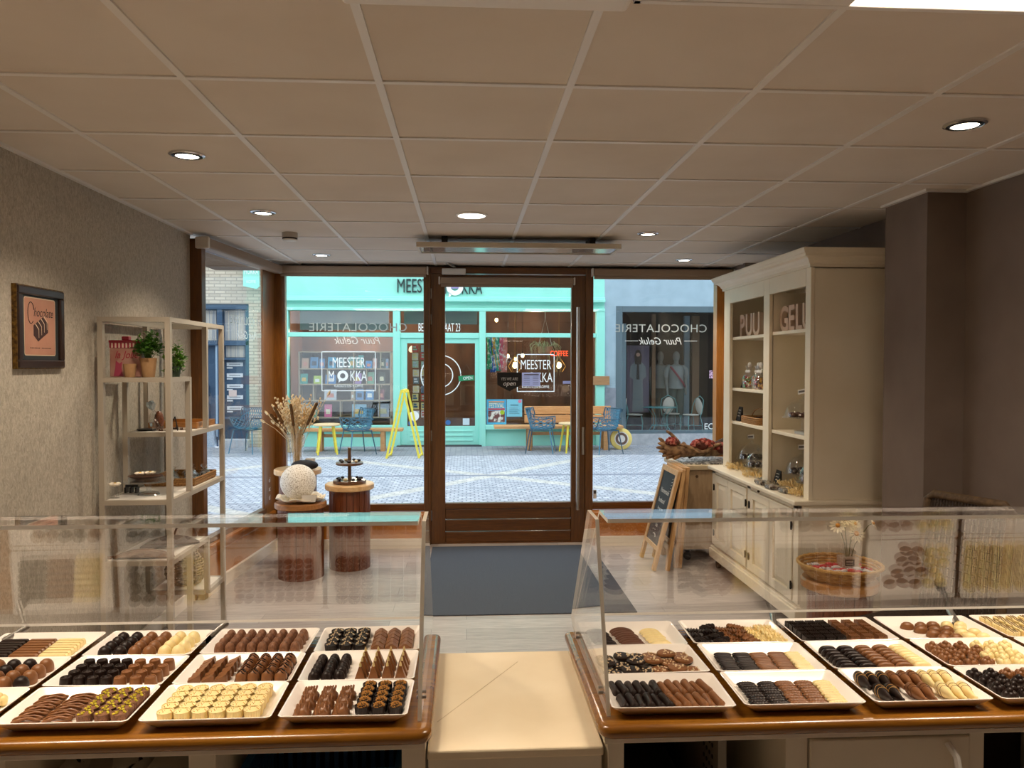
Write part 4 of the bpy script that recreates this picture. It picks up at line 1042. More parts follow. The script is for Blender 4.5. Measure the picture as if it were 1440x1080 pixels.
for j in range(4):
    for i in range(2):
        x = 2.115 + 0.07 * i + random.uniform(-0.01, 0.01); y = 5.415 + 0.075 * j
        o = MB().sphere((0, 0, 0.016), (0.032, 0.034, 0.018), 10, 6).build('chocolate_cluster', dchoc if (i + j) % 3 else mchoc, None, origin=(0, 0, 0))
        o.matrix_basis = Matrix.Translation((x, y, 1.196)) @ Matrix.Rotation(j + i, 4, 'Z')
        tag(o, f"{'dark' if (i + j) % 3 else 'brown'} chocolate cluster in the cabinet's wicker basket, {['front', 'back'][i]} row, {['nearest', 'second', 'third', 'farthest'][j]} one", 'chocolate', 'clusters in the cabinet basket'); k += 1

def dome(lab, x, y, zb, r, hd, stem, lab2, chm, ntag, tagtext=False):
    zp = zb + stem
    t = thing('cake_stand', 'glass stand under the ' + lab2, 'cake stand', (x, y, zb))
    MB().lathe([(0.06, zb), (0.055, zb + 0.006), (0.014, zb + 0.014), (0.012, zp - 0.014), (0.03, zp - 0.006), (r + 0.012, zp - 0.004), (r + 0.014, zp + 0.004), (0.0001, zp + 0.002)], (x, y, 0), 36).build('stand', M['domeglass'], t)
    d = thing('glass_dome', lab, 'glass dome', (x, y, zp + 0.004))
    n = 9
    MB().lathe([(r * cos(pi / 2 * q / n) if q < n else 0.0001, zp + 0.005 + hd * sin(pi / 2 * q / n)) for q in range(n + 1)], (x, y, 0), 40, cap=False).build('bell', M['domeglass'], d)
    MB().sphere((x, y, zp + hd + 0.016), 0.013, 12, 8).build('knob', M['domeglass'], d)
    if tagtext:
        MB().bar((x - 0.01, y + 0.06, zp + hd + 0.045), (x - 0.01, y - 0.07, zp + hd + 0.06), 0.004, 0.03).build('card', mat('label card', '#cfcac0', 0.7), d, smooth=False)
        MB().bar((x - 0.0125, y + 0.045, zp + hd + 0.047), (x - 0.0125, y - 0.055, zp + hd + 0.0585), 0.002, 0.012).build('card_print', mat('label print', '#55504a', 0.7), d, smooth=False)
    w1_ = ['nearest', 'second', 'third', 'fourth', 'fifth', 'sixth', 'seventh', 'eighth', 'ninth', 'tenth']
    for q in range(ntag):
        a = 2 * pi * q / ntag; rr = r * 0.62
        o = MB().sphere((0, 0, 0.013), (0.021, 0.019, 0.014), 10, 6).build('truffle', chm, None, origin=(0, 0, 0))
        o.matrix_basis = Matrix.Translation((x - rr * sin(a + 1.2), y - rr * cos(a + 1.2), zp + 0.003)) @ Matrix.Rotation(a, 4, 'Z')
        tag(o, f'dark truffle, {w1_[q]} one clockwise, under the {lab2}', 'chocolate', 'truffles under the ' + lab2)
dome('large glass dome with white tag on the near middle shelf', 2.20, 4.91, 1.182, 0.122, 0.115, 0.095, 'dome on the near middle shelf', mchoc, 10, True)
dome('glass dome at the back of the far counter bay', 2.19, 5.79, 0.813, 0.110, 0.115, 0.085, 'far back counter dome', dchoc, 9, True)
dome('smaller glass dome beside the middle post in the far counter bay', 2.11, 5.45, 0.813, 0.090, 0.105, 0.07, 'dome beside the middle post', dchoc, 8)
dome('glass dome at the back of the near counter bay', 2.21, 4.92, 0.813, 0.118, 0.12, 0.095, 'near back counter dome', dchoc, 9, True)
dome('glass dome half behind the near cabinet post', 2.115, 4.60, 0.813, 0.075, 0.11, 0.085, 'dome at the near post', mchoc, 7)
def nest(lab, x, y, z, r, n=150):
    b = MB()
    for k in range(n):
        a = random.uniform(0, 2 * pi); q = r * random.uniform(0.25, 0.95); p = Vector((x + q * cos(a), y + q * sin(a), z + 0.004 + 0.012 * random.random()))
        d = Vector((cos(a) * random.uniform(0, 1), sin(a) * random.uniform(0, 1), random.uniform(0.1, 1.2))).normalized() * random.uniform(0.025, 0.05)
        if (p + d - Vector((x, y, z))).to_2d().length > r * 1.05: d = -Vector((d.x, d.y, -d.z))
        b.tube([p, p + d * 0.6 + Vector((0, 0, 0.004)), p + d], 0.0026, 3)
    o = b.build('straw_nest', mat('nest straw', '#f3e0ae', 0.8, c2='#dcbb78', nscale=40), None, origin=(x, y, z))
    tag(o, lab, 'straw nest', None, 'stuff')
nest('pale straw laid round the far back counter dome', 2.13, 5.78, 0.813, 0.14, 240)
nest('pale straw laid round the dome beside the middle post', 2.075, 5.40, 0.813, 0.11)
nest('pale straw laid round the near back counter dome', 2.15, 4.88, 0.813, 0.14, 240)
nest('pale straw laid round the dome at the near post', 2.08, 4.62, 0.813, 0.105)
for k, (x, y, lab) in enumerate(((1.99, 5.06, 'flat clear pack of chocolates beside the middle post, back one'), (1.985, 4.88, 'flat clear pack of chocolates on the near counter, front one'), (2.015, 4.73, 'flat clear pack of chocolates next to the straw'))):
    t = thing('chocolate_pack', lab, 'pack', (x, y, 0.813), 0, 'flat packs on the cabinet counter')
    MB().box(x - 0.035, x + 0.035, y - 0.06, y + 0.06, 0.816, 0.838).build('chocolates', mat('packed chocolates', '#3c2619', 0.5, c2='#c9b9a0', nscale=40, ramp=(0.5, 0.56)), t, smooth=False, bevel=0.004)
    MB().lathe([(0.045, 0.0), (0.05, 0.012), (0.047, 0.03), (0.03, 0.036)], (x, y, 0.814), 12, squash=(1, 1.6), wob=lambda a, z: 1 + 0.12 * sin(6 * a)).build('wrapper', M['clear'], t, smooth=False)
MB_ = MB().box(2.075, 2.12, 4.62, 4.76, 1.182, 1.20)
tag(MB_.build('paper_slip', mat('silver slip', '#a9a6a1', 0.4, 0.3), None, smooth=False, bevel=0.002, origin=(2.12, 4.7, 1.182)), 'small silvery packet lying under the dome on the near middle shelf', 'packet')

# ================================================================== A-boards and chest
pine = wood('pale pine', '#b98b58', '#d8b07c', (12, 12, 1.4), 5, 0.5, 0.1)
slate_m = mat('chalkboard face', '#20262b', 0.7, c2='#2b3238', nscale=6)
ab = thing('chalkboard_sign', 'pale pine A-board with white chalk writing facing the door', 'chalkboard', (1.56, 6.15, 0))
up = Vector((0.20, 0, 0.78)).normalized(); nrm = Vector((-up.z, 0, up.x)); Lf = 0.805
LW, LT = 0.052, 0.028
def leaf_frame(parent, x0, y0, y1, nm, upv, n, off, rail=True):
    p0 = Vector((x0, y0, 0.0)) + n * off; p1 = Vector((x0, y1, 0.0)) + n * off
    b = MB()
    for p in (p0, p1): b.bar(p, p + upv * Lf, LW, LT, n)
    b.bar(p0 + upv * (Lf - 0.022), p1 + upv * (Lf - 0.022), 0.044, LT * 0.96, n)
    if rail: b.bar(p0 + upv * 0.165, p1 + upv * 0.165, 0.034, LT * 0.96, n)
    return b.build(nm, pine, parent, smooth=False, bevel=0.003)
leaf_frame(ab, 1.478, 6.36, 5.94, 'leaf', up, nrm, 0.011)
cpt = Vector((1.478, 6.15, 0)) + up * 0.47 + nrm * 0.012
Mb = Matrix((Vector((0, 1, 0)), up, nrm)).transposed()
MB().obox(cpt, (0.19, 0.295, 0.004), Mb).build('chalk_panel', slate_m, ab, smooth=False)
up2 = Vector((0.125, 0, 0.79)).normalized(); n2 = Vector((-up2.z, 0, up2.x))
leaf_frame(ab, 1.572, 6.36, 5.94, 'leaf', up2, n2, -0.004)
Rb = Matrix((Vector((0, -1, 0)), up, nrm)).transposed()
def chalkline(s, body, u, size, m=chalk, dy=0.0):
    p = Vector((1.478, 6.15 + dy, 0)) + up * u + nrm * 0.0175
    text('chalk_writing', body, m, ab, p, Rb, size, 0.9, 0.15, 0.0004)
chalkline(0, 'Homemade', 0.585, 0.058, chalk, 0.005)
chalkline(0, 'bonbons!', 0.505, 0.054, chalk, 0.03)
chalkline(0, '& nog meer', 0.445, 0.036, chalk, 0.01)
chalkline(0, 'Oo', 0.31, 0.05, chalk, 0.0)
chalkline(0, '~ ~', 0.27, 0.05, chalk, 0.03)
bb = MB().tube([Vector((1.478, 6.15, 0)) + up * (0.225 + 0.03 * sin(t)) + nrm * 0.018 + Vector((0, 0.0 - 0.045 * cos(t), 0)) for t in [0.2 + 0.2 * k for k in range(12)]], 0.003, 5)
for k in range(5): bb.tube([Vector((1.478, 6.02, 0)) + up * (0.62 + 0.025 * k) + nrm * 0.018 + Vector((0, 0.012, 0)), Vector((1.478, 6.02, 0)) + up * (0.625 + 0.025 * k) + nrm * 0.018 + Vector((0, -0.012, 0))], 0.002, 4)
bb.build('chalk_drawing', chalk, ab)
a2 = thing('folded_sign', 'second pale pine A-board folded flat behind the first, against the chest', 'A-board', (1.70, 6.15, 0))
up3 = Vector((0.06, 0, 0.80)).normalized(); n3 = Vector((-up3.z, 0, up3.x))
leaf_frame(a2, 1.665, 6.44, 6.02, 'leaf', up3, n3, 0.0)
leaf_frame(a2, 1.695, 6.44, 6.02, 'leaf', up3, n3, 0.0)
MB().obox(Vector((1.665, 6.23, 0)) + up3 * 0.47, (0.19, 0.295, 0.004), Matrix((Vector((0, 1, 0)), up3, n3)).transposed()).build('chalk_panel', slate_m, a2, smooth=False)

chest_w = wood('limed chest boards', '#a48a6c', '#bda483', (10, 10, 1.3), 5, 0.55, 0.1)
ct = thing('wooden_chest', 'limed wooden chest on black castors in the corner beside the cabinet', 'chest', (2.06, 6.47, 0))
MB().box(1.785, 2.36, 6.21, 6.72, 0.105, 0.755).box(1.775, 2.37, 6.20, 6.73, 0.10, 0.135).build('body', chest_w, ct, smooth=False, bevel=0.005)
MB().box(1.755, 2.39, 6.18, 6.75, 0.755, 0.795).build('lid', wood('limed lid', '#b9a88c', '#d0bf9f', (1.5, 10, 10), 5, 0.5, 0.1), ct, smooth=False, bevel=0.006)
bb = MB()
bb.cyl((1.89, 6.205, 0.70), (1.89, 6.212, 0.70), 0.012, n=14)
bb.build('knot', mat('wood knot', '#5b432c', 0.7), ct)
for x in (1.83, 2.31):
    for y in (6.26, 6.67): MB().cyl((x, y - 0.012, 0.033), (x, y + 0.012, 0.033), 0.032, n=18).box(x - 0.02, x + 0.02, y - 0.02, y + 0.02, 0.07, 0.10).build('caster', M['black'], ct)
t = thing('mosaic_mat', 'dark and silver speckled mat covering the chest lid', 'mat', (2.07, 6.46, 0.795))
MB().box(1.80, 2.36, 6.23, 6.70, 0.795, 0.803).build('mat', mat('speckled pebble mat', '#2d2a2a', 0.5, c2='#c9c7c4', nscale=55, ramp=(0.48, 0.54), bump=0.7, bscale=60), t, smooth=False)
# weathered branch with dried flowers
bark = mat('weathered branch', '#5a3f2c', 0.8, c2='#a5835f', nscale=22, bump=0.9, bscale=40)
t = thing('driftwood', 'weathered twisted branch with finger-like stubs lying on the chest', 'driftwood', (1.95, 6.38, 0.803))
bb = MB()
core = [(1.63, 6.36, 0.915), (1.70, 6.36, 0.905), (1.78, 6.37, 0.895), (1.88, 6.40, 0.885), (1.98, 6.42, 0.885), (2.10, 6.44, 0.88), (2.25, 6.46, 0.88)]
bb.tube(core, [0.045, 0.066, 0.062, 0.052, 0.05, 0.045, 0.03], 10)
for p0, p1, r in (((1.66, 6.35, 0.93), (1.585, 6.33, 0.965), 0.015), ((1.66, 6.36, 0.95), (1.600, 6.35, 1.005), 0.014), ((1.66, 6.35, 0.91), (1.575, 6.33, 0.925), 0.016), ((1.68, 6.34, 0.89), (1.59, 6.31, 0.895), 0.015), ((1.69, 6.36, 0.875), (1.63, 6.33, 0.845), 0.018), ((1.72, 6.35, 0.86), (1.66, 6.33, 0.83), 0.022), ((1.80, 6.36, 0.94), (1.655, 6.33, 1.075), 0.014), ((1.80, 6.36, 0.87), (1.72, 6.34, 0.828), 0.025), ((1.80, 6.37, 0.93), (1.84, 6.37, 0.96), 0.02)):
    q = Vector(p0).lerp(Vector(p1), 0.5) + Vector((0.01, 0, 0.008))
    bb.tube([p0, q, p1], [r * 1.5, r * 1.1, r * 0.75], 8)
bb.tube([(1.76, 6.35, 0.95), (1.86, 6.34, 0.94), (1.94, 6.35, 0.87), (2.02, 6.36, 0.885), (2.08, 6.37, 0.94), (2.16, 6.38, 0.95)], 0.016, 8)
o = bb.build('branch', bark, t)
dt = bpy.data.textures.new('branch bumps', 'CLOUDS'); dt.noise_scale = 0.03
ss = o.modifiers.new('sub', 'SUBSURF'); ss.levels = ss.render_levels = 1
dm = o.modifiers.new('rough', 'DISPLACE'); dm.texture = dt; dm.strength = 0.018; dm.mid_level = 0.5; dm.texture_coords = 'LOCAL'
red = [mat('dried petals red', '#8e2f2a', 0.8), mat('dried petals rose', '#b76a5c', 0.8), mat('dried petals brown', '#5d2b20', 0.8)]
def cluster(lab, c, r, n):
    b = MB()
    for k in range(n):
        v = Vector((random.gauss(0, 1), random.gauss(0, 1), random.gauss(0, 1))).normalized()
        p = Vector(c) + Vector((v.x * r[0], v.y * r[1], abs(v.z) * r[2]))
        b.sphere(p, random.uniform(0.010, 0.018), 6, 4, random.randrange(3), rotm('X', random.uniform(0, 90)))
    b.sphere(c, (r[0] * 0.85, r[1] * 0.85, r[2] * 0.85), 12, 8, 2)
    o = b.build('dried_flowers', red, None, origin=c)
    tag(o, lab, 'dried flowers', 'dried flowers on the branch', 'stuff')
cluster('dark red dried flower head at the finger end of the branch', (1.72, 6.35, 0.955), (0.05, 0.045, 0.05), 60)
cluster('dark red dried flowers on the middle of the branch', (2.0, 6.40, 0.93), (0.10, 0.05, 0.055), 90)
cluster('dark red dried flowers on the branch beside the cabinet', (2.17, 6.43, 0.90), (0.09, 0.05, 0.05), 80)
tag(MB().tube([(1.92, 6.56, 0.822), (2.12, 6.57, 0.90), (2.28, 6.58, 0.97)], [0.02, 0.03, 0.03], 10).build('bark_strip', mat('dark bark', '#3a2c25', 0.8, bump=0.6), None, origin=(2.1, 6.53, 0.9)), 'dark bark strip leaning behind the branch beside the cabinet', 'bark')

# ================================================================== right: candy basket, flowers, rattan chair
bx, by, bz = 1.78, 3.56, 0.600
t = thing('candy_basket', 'round shallow wicker basket of wrapped sweets on the pedestal', 'basket', (bx, by, bz))
bb = MB()
for k in range(6):
    z = 0.006 + 0.012 * k; r = 0.135 + 0.050 * (k / 5) ** 0.8
    bb.tube([(bx + (r + 0.003 * cos(14 * a + pi * k)) * cos(a), by + (r + 0.003 * cos(14 * a + pi * k)) * sin(a), bz + z) for a in [2 * pi * q / 56 for q in range(56)]], 0.0068, 6, closed=True)
bb.lathe([(0.135, bz + 0.001), (0.165, bz + 0.036), (0.0001, bz + 0.036)], (bx, by, 0), 30)
bb.build('weave', mat('honey wicker', '#a5783f', 0.65, c2='#c79d5d', nscale=40), t)
MB().tube([(bx + 0.188 * cos(a), by + 0.188 * sin(a), bz + 0.070 + 0.002 * sin(30 * a)) for a in [2 * pi * q / 90 for q in range(90)]], 0.008, 6, closed=True).build('rim', mat('wicker rim', '#c39a58', 0.6), t)
wr = mat('red sweet wrapper', '#b81f2c', 0.35, c2='#c92d36', nscale=20); ww = mat('white sweet wrapper', '#d8d6d8', 0.35, c2='#3c4660', nscale=90, ramp=(0.55, 0.6))
def sweet_mesh(m, nm):
    b = MB().sphere((0, 0, 0.009), (0.021, 0.011, 0.009), 10, 6)
    for s in (-1, 1): b.add([(s * 0.018, 0, 0.009), (s * 0.036, -0.012, 0.004), (s * 0.038, 0, 0.014), (s * 0.036, 0.012, 0.005)], [(0, 1, 2), (0, 2, 3)])
    return b.mesh(nm, m)
smr, smw = sweet_mesh(wr, 'wrapped_sweet'), sweet_mesh(ww, 'wrapped_sweet_white')
ordn = ['first', 'second', 'third', 'fourth', 'fifth', 'sixth', 'seventh', 'eighth']
for j in range(4):
    for i in range(7):
        x = bx - 0.118 + 0.033 * i + (0.014 if j % 2 else 0); y = by - 0.085 + 0.040 * j
        if (x - bx) ** 2 + (y - by) ** 2 > 0.0172: continue
        if abs(x - 1.825) < 0.045 and abs(y - 3.57) < 0.045: continue
        o = bpy.data.objects.new('wrapped_sweet', smr if (j + i // 2) % 2 == 0 else smw); COL.objects.link(o)
        o.matrix_basis = Matrix.Translation((x, y, bz + 0.040 + random.uniform(0, 0.010))) @ Matrix.Rotation(random.uniform(-0.5, 0.5) + (pi if i % 2 else 0), 4, 'Z') @ Matrix.Rotation(random.uniform(-0.2, 0.2), 4, 'X')
        tag(o, f"{'red' if (j + i // 2) % 2 == 0 else 'white printed'} wrapped sweet, {ordn[i]} from the left in the basket's {['front', 'second', 'third', 'back'][j]} row", 'sweet', 'wrapped sweets in the candy basket')
bzz = bz + 0.026
t = thing('flower_vase', 'small square glass bottle with dark label holding white daisies', 'vase', (1.825, 3.57, bzz + 0.012))
MB().prism(rrect(1.783, 1.867, 3.53, 3.61, 0.012), 'z', bzz + 0.013, bzz + 0.095).lathe([(0.038, bzz + 0.095), (0.030, bzz + 0.108), (0.013, bzz + 0.113), (0.013, bzz + 0.135), (0.016, bzz + 0.138)], (1.825, 3.57, 0), 24).build('bottle', M['domeglass'], t, smooth=False)
MB().prism(rrect(1.786, 1.864, 3.533, 3.607, 0.010), 'z', bzz + 0.015, bzz + 0.075).build('liquid', mat('milky water', '#b8a493', 0.4), t, smooth=False)
MB().box(1.792, 1.837, 3.5285, 3.530, bzz + 0.040, bzz + 0.070).build('label', mat('dark label', '#221e1c', 0.6), t, smooth=False)
bb = MB()
for k in range(3): bb.box(1.797, 1.830, 3.528, 3.5287, bzz + 0.047 + 0.007 * k, bzz + 0.049 + 0.007 * k)
bb.build('label_print', mat('label lettering', '#cfc8bb', 0.6), t, smooth=False)
pet = mat('daisy petals', '#efe6c8', 0.7); eye = mat('daisy eye', '#d99a3a', 0.7); stg = mat('daisy stem', '#6d7040', 0.7)
for k, (fx, fz, face, lab, R_) in enumerate(((1.685, 0.855, (-0.7, -0.7, 0.35), 'white daisy drooping furthest left in the bottle', 0.042), (1.72, 0.885, (-0.1, -0.7, 0.7), 'white daisy standing highest in the bottle', 0.042), (1.77, 0.860, (0.2, -0.5, 0.8), 'white daisy behind the open one', 0.032), (1.775, 0.815, (0.1, -0.95, 0.25), 'open white daisy facing the counter', 0.047), (1.855, 0.862, (0.7, -0.5, 0.5), 'small white daisy reaching far right', 0.030))):
    t = thing('daisy', lab, 'flower', (1.825, 3.57, bz + 0.03), 0, 'daisies in the glass bottle')
    fx += 0.08; c = Vector((fx, 3.55, fz)); n = Vector(face).normalized()
    MB().tube([(1.825, 3.57, bz + 0.03), (1.825 + (fx - 1.825) * 0.3, 3.567, bz + 0.16), tuple(c - n * 0.02), tuple(c)], 0.0022, 5).build('stem', stg, t)
    Mf = n.to_track_quat('Z', 'Y').to_matrix(); b = MB()
    for q in range(13):
        a = 2 * pi * q / 13
        dv = Vector((cos(a), sin(a), 0.15)); sv = Vector((-sin(a), cos(a), 0))
        pts = [c + Mf @ (dv * R_ * 0.2), c + Mf @ (dv * R_ * 0.68 + sv * R_ * 0.14), c + Mf @ (dv * R_), c + Mf @ (dv * R_ * 0.68 - sv * R_ * 0.14)]
        b.add(pts + [p - n * 0.0012 for p in pts], [(0, 1, 2, 3), (7, 6, 5, 4), (0, 4, 5, 1), (1, 5, 6, 2), (2, 6, 7, 3), (3, 7, 4, 0)])
    b.build('petal', pet, t, smooth=False)
    MB().sphere(c + n * 0.003, R_ * 0.26, 10, 6).build('flower_eye', eye, t)

rat = mat('rattan cane', '#5f4a30', 0.6, c2='#453320', nscale=60, bump=0.4, bscale=90)
ratd = mat('dark rattan weave', '#2b2018', 0.65, c2='#3d2e20', nscale=90, bump=0.7, bscale=120)
ch = thing('rattan_chair', 'dark rattan armchair with woven back behind the right counter', 'chair', (2.2, 3.3, 0))
BL = Vector((2.00, 3.30, 0)); BR = Vector((2.14, 2.955, 0)); fwd = Vector((-0.925, -0.38, 0)); acr = (BR - BL).normalized()
FL = BL + fwd * 0.44; FR = BR + fwd * 0.44; lean = Vector((0.068, 0.028, 0))
up_ = Vector((0, 0, 1))
b = MB().tube([BL + up_ * 0.53, BL + lean + up_ * 1.02, BL + lean + up_ * 1.045 + acr * 0.03, BR + lean + up_ * 1.045 - acr * 0.03, BR + lean + up_ * 1.02, BR + up_ * 0.53], 0.019, 10)
b.build('back_frame', rat, ch)
b = MB()
for k in range(26):
    f_ = (k + 1) / 27; p = BL.lerp(BR, f_)
    b.tube([p + up_ * 0.55, p + lean * 0.5 + up_ * 0.79 + fwd * 0.006 * (-1) ** k, p + lean + up_ * 1.03], 0.006, 5)
for k in range(14):
    z = 0.57 + 0.034 * k; l_ = lean * ((z - 0.53) / 0.50)
    b.tube([BL + l_ + up_ * z, BR + l_ + up_ * z], 0.004, 5)
b.build('backrest', ratd, ch)
b = MB().tube([BL + up_ * 0.53, BR + up_ * 0.53, FR + up_ * 0.53, FL + up_ * 0.53], 0.018, 8, closed=True)
b.build('seat_frame', rat, ch)
b = MB()
for k in range(24):
    f_ = (k + 0.5) / 24
    b.tube([BL.lerp(BR, f_) + up_ * 0.545, FL.lerp(FR, f_) + up_ * 0.545], 0.0085, 5)
b.build('seat', ratd, ch)
for p in (BL, BR, FL, FR): MB().tube([p + up_ * 0.0, p + up_ * 0.53], 0.017, 8).build('leg', rat, ch)
# ================================================================== counters
ZT = 0.905
cw = M['counter_wood']; cr_ = M['cream']
dark_in = mat('dark cupboard inside', '#3a3128', 0.8)
def counter(label, x0, x1, open_right, posts):
    t = thing('sales_counter', label, 'counter', ((x0 + x1) / 2, 1.75, 0))
    r = 0.03
    if open_right: poly = [(x0, 1.485), (x1 - r, 1.485)] + [(x1 - r + r * cos(a), 1.485 + r + r * sin(a)) for a in [-pi / 2 + pi / 2 * k / 6 for k in range(1, 7)]] + [(x1, 2.04), (x0, 2.04)]
    else: poly = [(x1, 1.485), (x1, 2.04), (x0, 2.04)] + [(x0 + r - r * cos(a), 1.485 + r - r * sin(a)) for a in [pi / 2 * k / 6 for k in range(7)]]
    MB().prism(poly, 'z', 0.877, ZT).build('worktop', cw, t, smooth=True, bevel=0.0125, seg=5)
    b = MB().box(x0 + 0.012, x1 - 0.012, 1.505, 2.02, 0.862, 0.877).box(x0 + 0.012, x1 - 0.012, 2.0, 2.02, 0.0, 0.862)
    b.build('carcass', cr_, t, smooth=False, bevel=0.002)
    MB().box(x0 + 0.02, x1 - 0.02, 1.56, 2.0, 0.44, 0.46).box(x0 + 0.02, x1 - 0.02, 1.56, 2.0, 0.06, 0.09).box(x0 + 0.03, x1 - 0.03, 1.985, 1.999, 0.09, 0.86).build('shelf_board', dark_in, t, smooth=False)
    for a, c in posts: MB().box(a, c, 1.512, 1.98, 0.0, 0.862).build('upright', cr_, t, smooth=False, bevel=0.002)
    return t
cl = counter('left sales counter with varnished wooden top and open cream base', -1.855, -0.068, True, [(-0.128, -0.081), (-0.54, -0.488), (-0.925, -0.883), (-1.40, -1.36), (-1.84, -1.80)])
crr = counter('right sales counter with varnished wooden top and cream drawer below', 0.262, 2.45, False, [(0.283, 0.316), (0.648, 0.694), (1.036, 1.068), (1.50, 1.54), (1.96, 2.0), (2.40, 2.436)])
dw = MB().box(0.697, 1.033, 1.506, 1.526, 0.58, 0.858).build('drawer', cr_, crr, smooth=False, bevel=0.003)
MB().tube([(0.985, 1.506, 0.845), (0.992, 1.486, 0.825), (0.995, 1.480, 0.79), (0.992, 1.486, 0.755), (0.985, 1.506, 0.735)], 0.007, 8).build('drawer_handle', M['white_plastic'], dw)
fl = thing('counter_flap', 'cream lift-up counter flap bridging the gap between the two counters', 'counter flap', (0.1, 1.75, 0.86))
cream_w = mat('worn cream flap', '#efe0c2', 0.55, c2='#e7d6b5', nscale=5, coat=0.0, spec=0.3)
MB().box(-0.077, 0.272, 1.497, 2.012, 0.842, 0.862).build('flap_board', cream_w, fl, smooth=False, bevel=0.004)
MB().box(-0.076, 0.271, 1.510, 1.530, 0.795, 0.842).box(-0.072, -0.045, 1.53, 1.98, 0.0, 0.842).box(0.240, 0.268, 1.53, 1.98, 0.0, 0.842).build('support_frame', cr_, fl, smooth=False, bevel=0.003)
MB().bar((-0.062, 1.62, 0.8622), (0.13, 1.94, 0.8622), 0.0018, 0.0005).build('scratch', mat('old score line', '#cdb993', 0.6), fl, smooth=False)
# things under the counters
blue = mat('blue crate plastic', '#1f5d8c', 0.4)
t = thing('crate', 'blue slatted plastic crate under the left counter near the flap', 'crate', (-0.30, 1.75, 0.46))
b = MB()
for k in range(15):
    x = -0.462 + 0.0225 * k
    b.box(x, x + 0.011, 1.60, 1.606, 0.52, 0.74).box(x, x + 0.011, 1.904, 1.91, 0.52, 0.74)
b.box(-0.47, -0.14, 1.60, 1.91, 0.461, 0.52)
for a in ((-0.47, -0.14, 1.596, 1.612), (-0.47, -0.14, 1.898, 1.914), (-0.474, -0.458, 1.612, 1.898), (-0.152, -0.136, 1.612, 1.898)): b.box(*a, 0.735, 0.772)
for k in range(12): b.box(-0.470, -0.464, 1.62 + 0.024 * k, 1.632 + 0.024 * k, 0.52, 0.735).box(-0.146, -0.140, 1.62 + 0.024 * k, 1.632 + 0.024 * k, 0.52, 0.735)
b.build('crate_body', blue, t, smooth=False)
tag(MB().box(-0.86, -0.70, 1.62, 1.95, 0.46, 0.735).build('carton', mat('grey carton', '#b9b2a6', 0.7), None, smooth=False, bevel=0.003, origin=(-0.78, 1.78, 0.46)), 'grey white carton under the left counter, left of the other', 'box')
tag(MB().box(-0.685, -0.56, 1.60, 1.93, 0.46, 0.755).build('carton', mat('white carton', '#c9c4ba', 0.7), None, smooth=False, bevel=0.003, origin=(-0.62, 1.76, 0.46)), 'white carton under the left counter beside its middle upright', 'box')
t = thing('paper_bag', 'crumpled white paper with dark printing lying on the carton', 'paper', (-0.77, 1.72, 0.735))
def crump(u, v): return (-0.865 + 0.17 * u, 1.615 + 0.30 * v, 0.742 + 0.012 * sin(9 * u + 5 * v) + 0.01 * sin(17 * u * v + 2))
o = MB().surf(crump, 14, 14).build('paper', mat('printed paper', '#cdc8be', 0.7, c2='#28262a', nscale=34, ramp=(0.66, 0.69)), t)
o.modifiers.new('thick', 'SOLIDIFY').thickness = 0.002
t = thing('perforated_panel', 'grey perforated metal side panel standing under the right counter', 'panel', (0.55, 1.75, 0.46))
b = MB().box(0.545, 0.553, 1.60, 1.97, 0.46, 0.84).box(0.535, 0.553, 1.592, 1.60, 0.46, 0.84)
b.build('panel', mat('grey sheet metal', '#8d8679', 0.5), t, smooth=False)
b = MB()
for i in range(5):
    for j in range(4): b.cyl((0.5435, 1.66 + 0.02 * j, 0.70 + 0.025 * i), (0.5455, 1.66 + 0.02 * j, 0.70 + 0.025 * i), 0.005, n=8)
b.build('perforation', M['black'], t)
tag(MB().box(0.345, 0.50, 1.60, 1.95, 0.46, 0.66).build('bin', mat('dark bin', '#37332e', 0.6), None, smooth=False, bevel=0.006, origin=(0.42, 1.78, 0.46)), 'dark bin under the right counter at its left end', 'bin')

# ------------------------------------------------------------------ acrylic guards
def guard(label, x0, x1, pane_x, lean):
    t = thing('sneeze_guard', label, 'glass guard', ((x0 + x1) / 2, 1.6, ZT))
    AC = [M['acrylic'], M['acrylic_edge']]
    def pane(quad8, edge_faces, nm):
        b = MB().hexa(quad8)
        for k in edge_faces: b.m[k] = 1
        b.build(nm, AC, t, smooth=False)
    # face order in hexa: 0 bottom,1 top,2 y0,3 y1,4 x0,5 x1
    h = 0.008
    pane([(x, y, z) for z in (1.290, 1.298) for y in (1.580, 1.682) for x in (x0, x1)], (2, 4, 5), 'cover_pane')
    d = Vector((0, 0.405, -0.355)).normalized(); n = Vector((0, d.z, -d.y)) * -1
    n = Vector((0, 0.356, 0.38)).normalized() * 0.007
    A = Vector((0, 1.680, 1.290)); B = Vector((0, 2.056, 0.938))
    pane([(x, p.y + q.y, p.z + q.z) for q in (Vector((0, 0, 0)), n) for p in (A, B) for x in (x0, x1)], (3, 4, 5), 'sloping_pane')
    px0, px1 = pane_x
    b = MB().prism([(1.530, ZT + 0.002), (2.03, ZT + 0.002), (2.056, 0.938), (1.684, 1.298), (1.580, 1.298)], 'x', px0, px1)
    b.v = [(x + lean * (z - ZT) / 0.39, y, z) for x, y, z in b.v]
    o_ = b
    for k in range(2, len(b.f)): b.m[k] = 1
    b.build('end_pane', AC, t, smooth=False)
    return t
gl_ = guard('clear acrylic guard over the trays of the left counter', -1.84, -0.099, (-0.098, -0.090), 0.007)
gr_ = guard('clear acrylic guard over the trays of the right counter', 0.293, 2.42, (0.284, 0.292), -0.017)
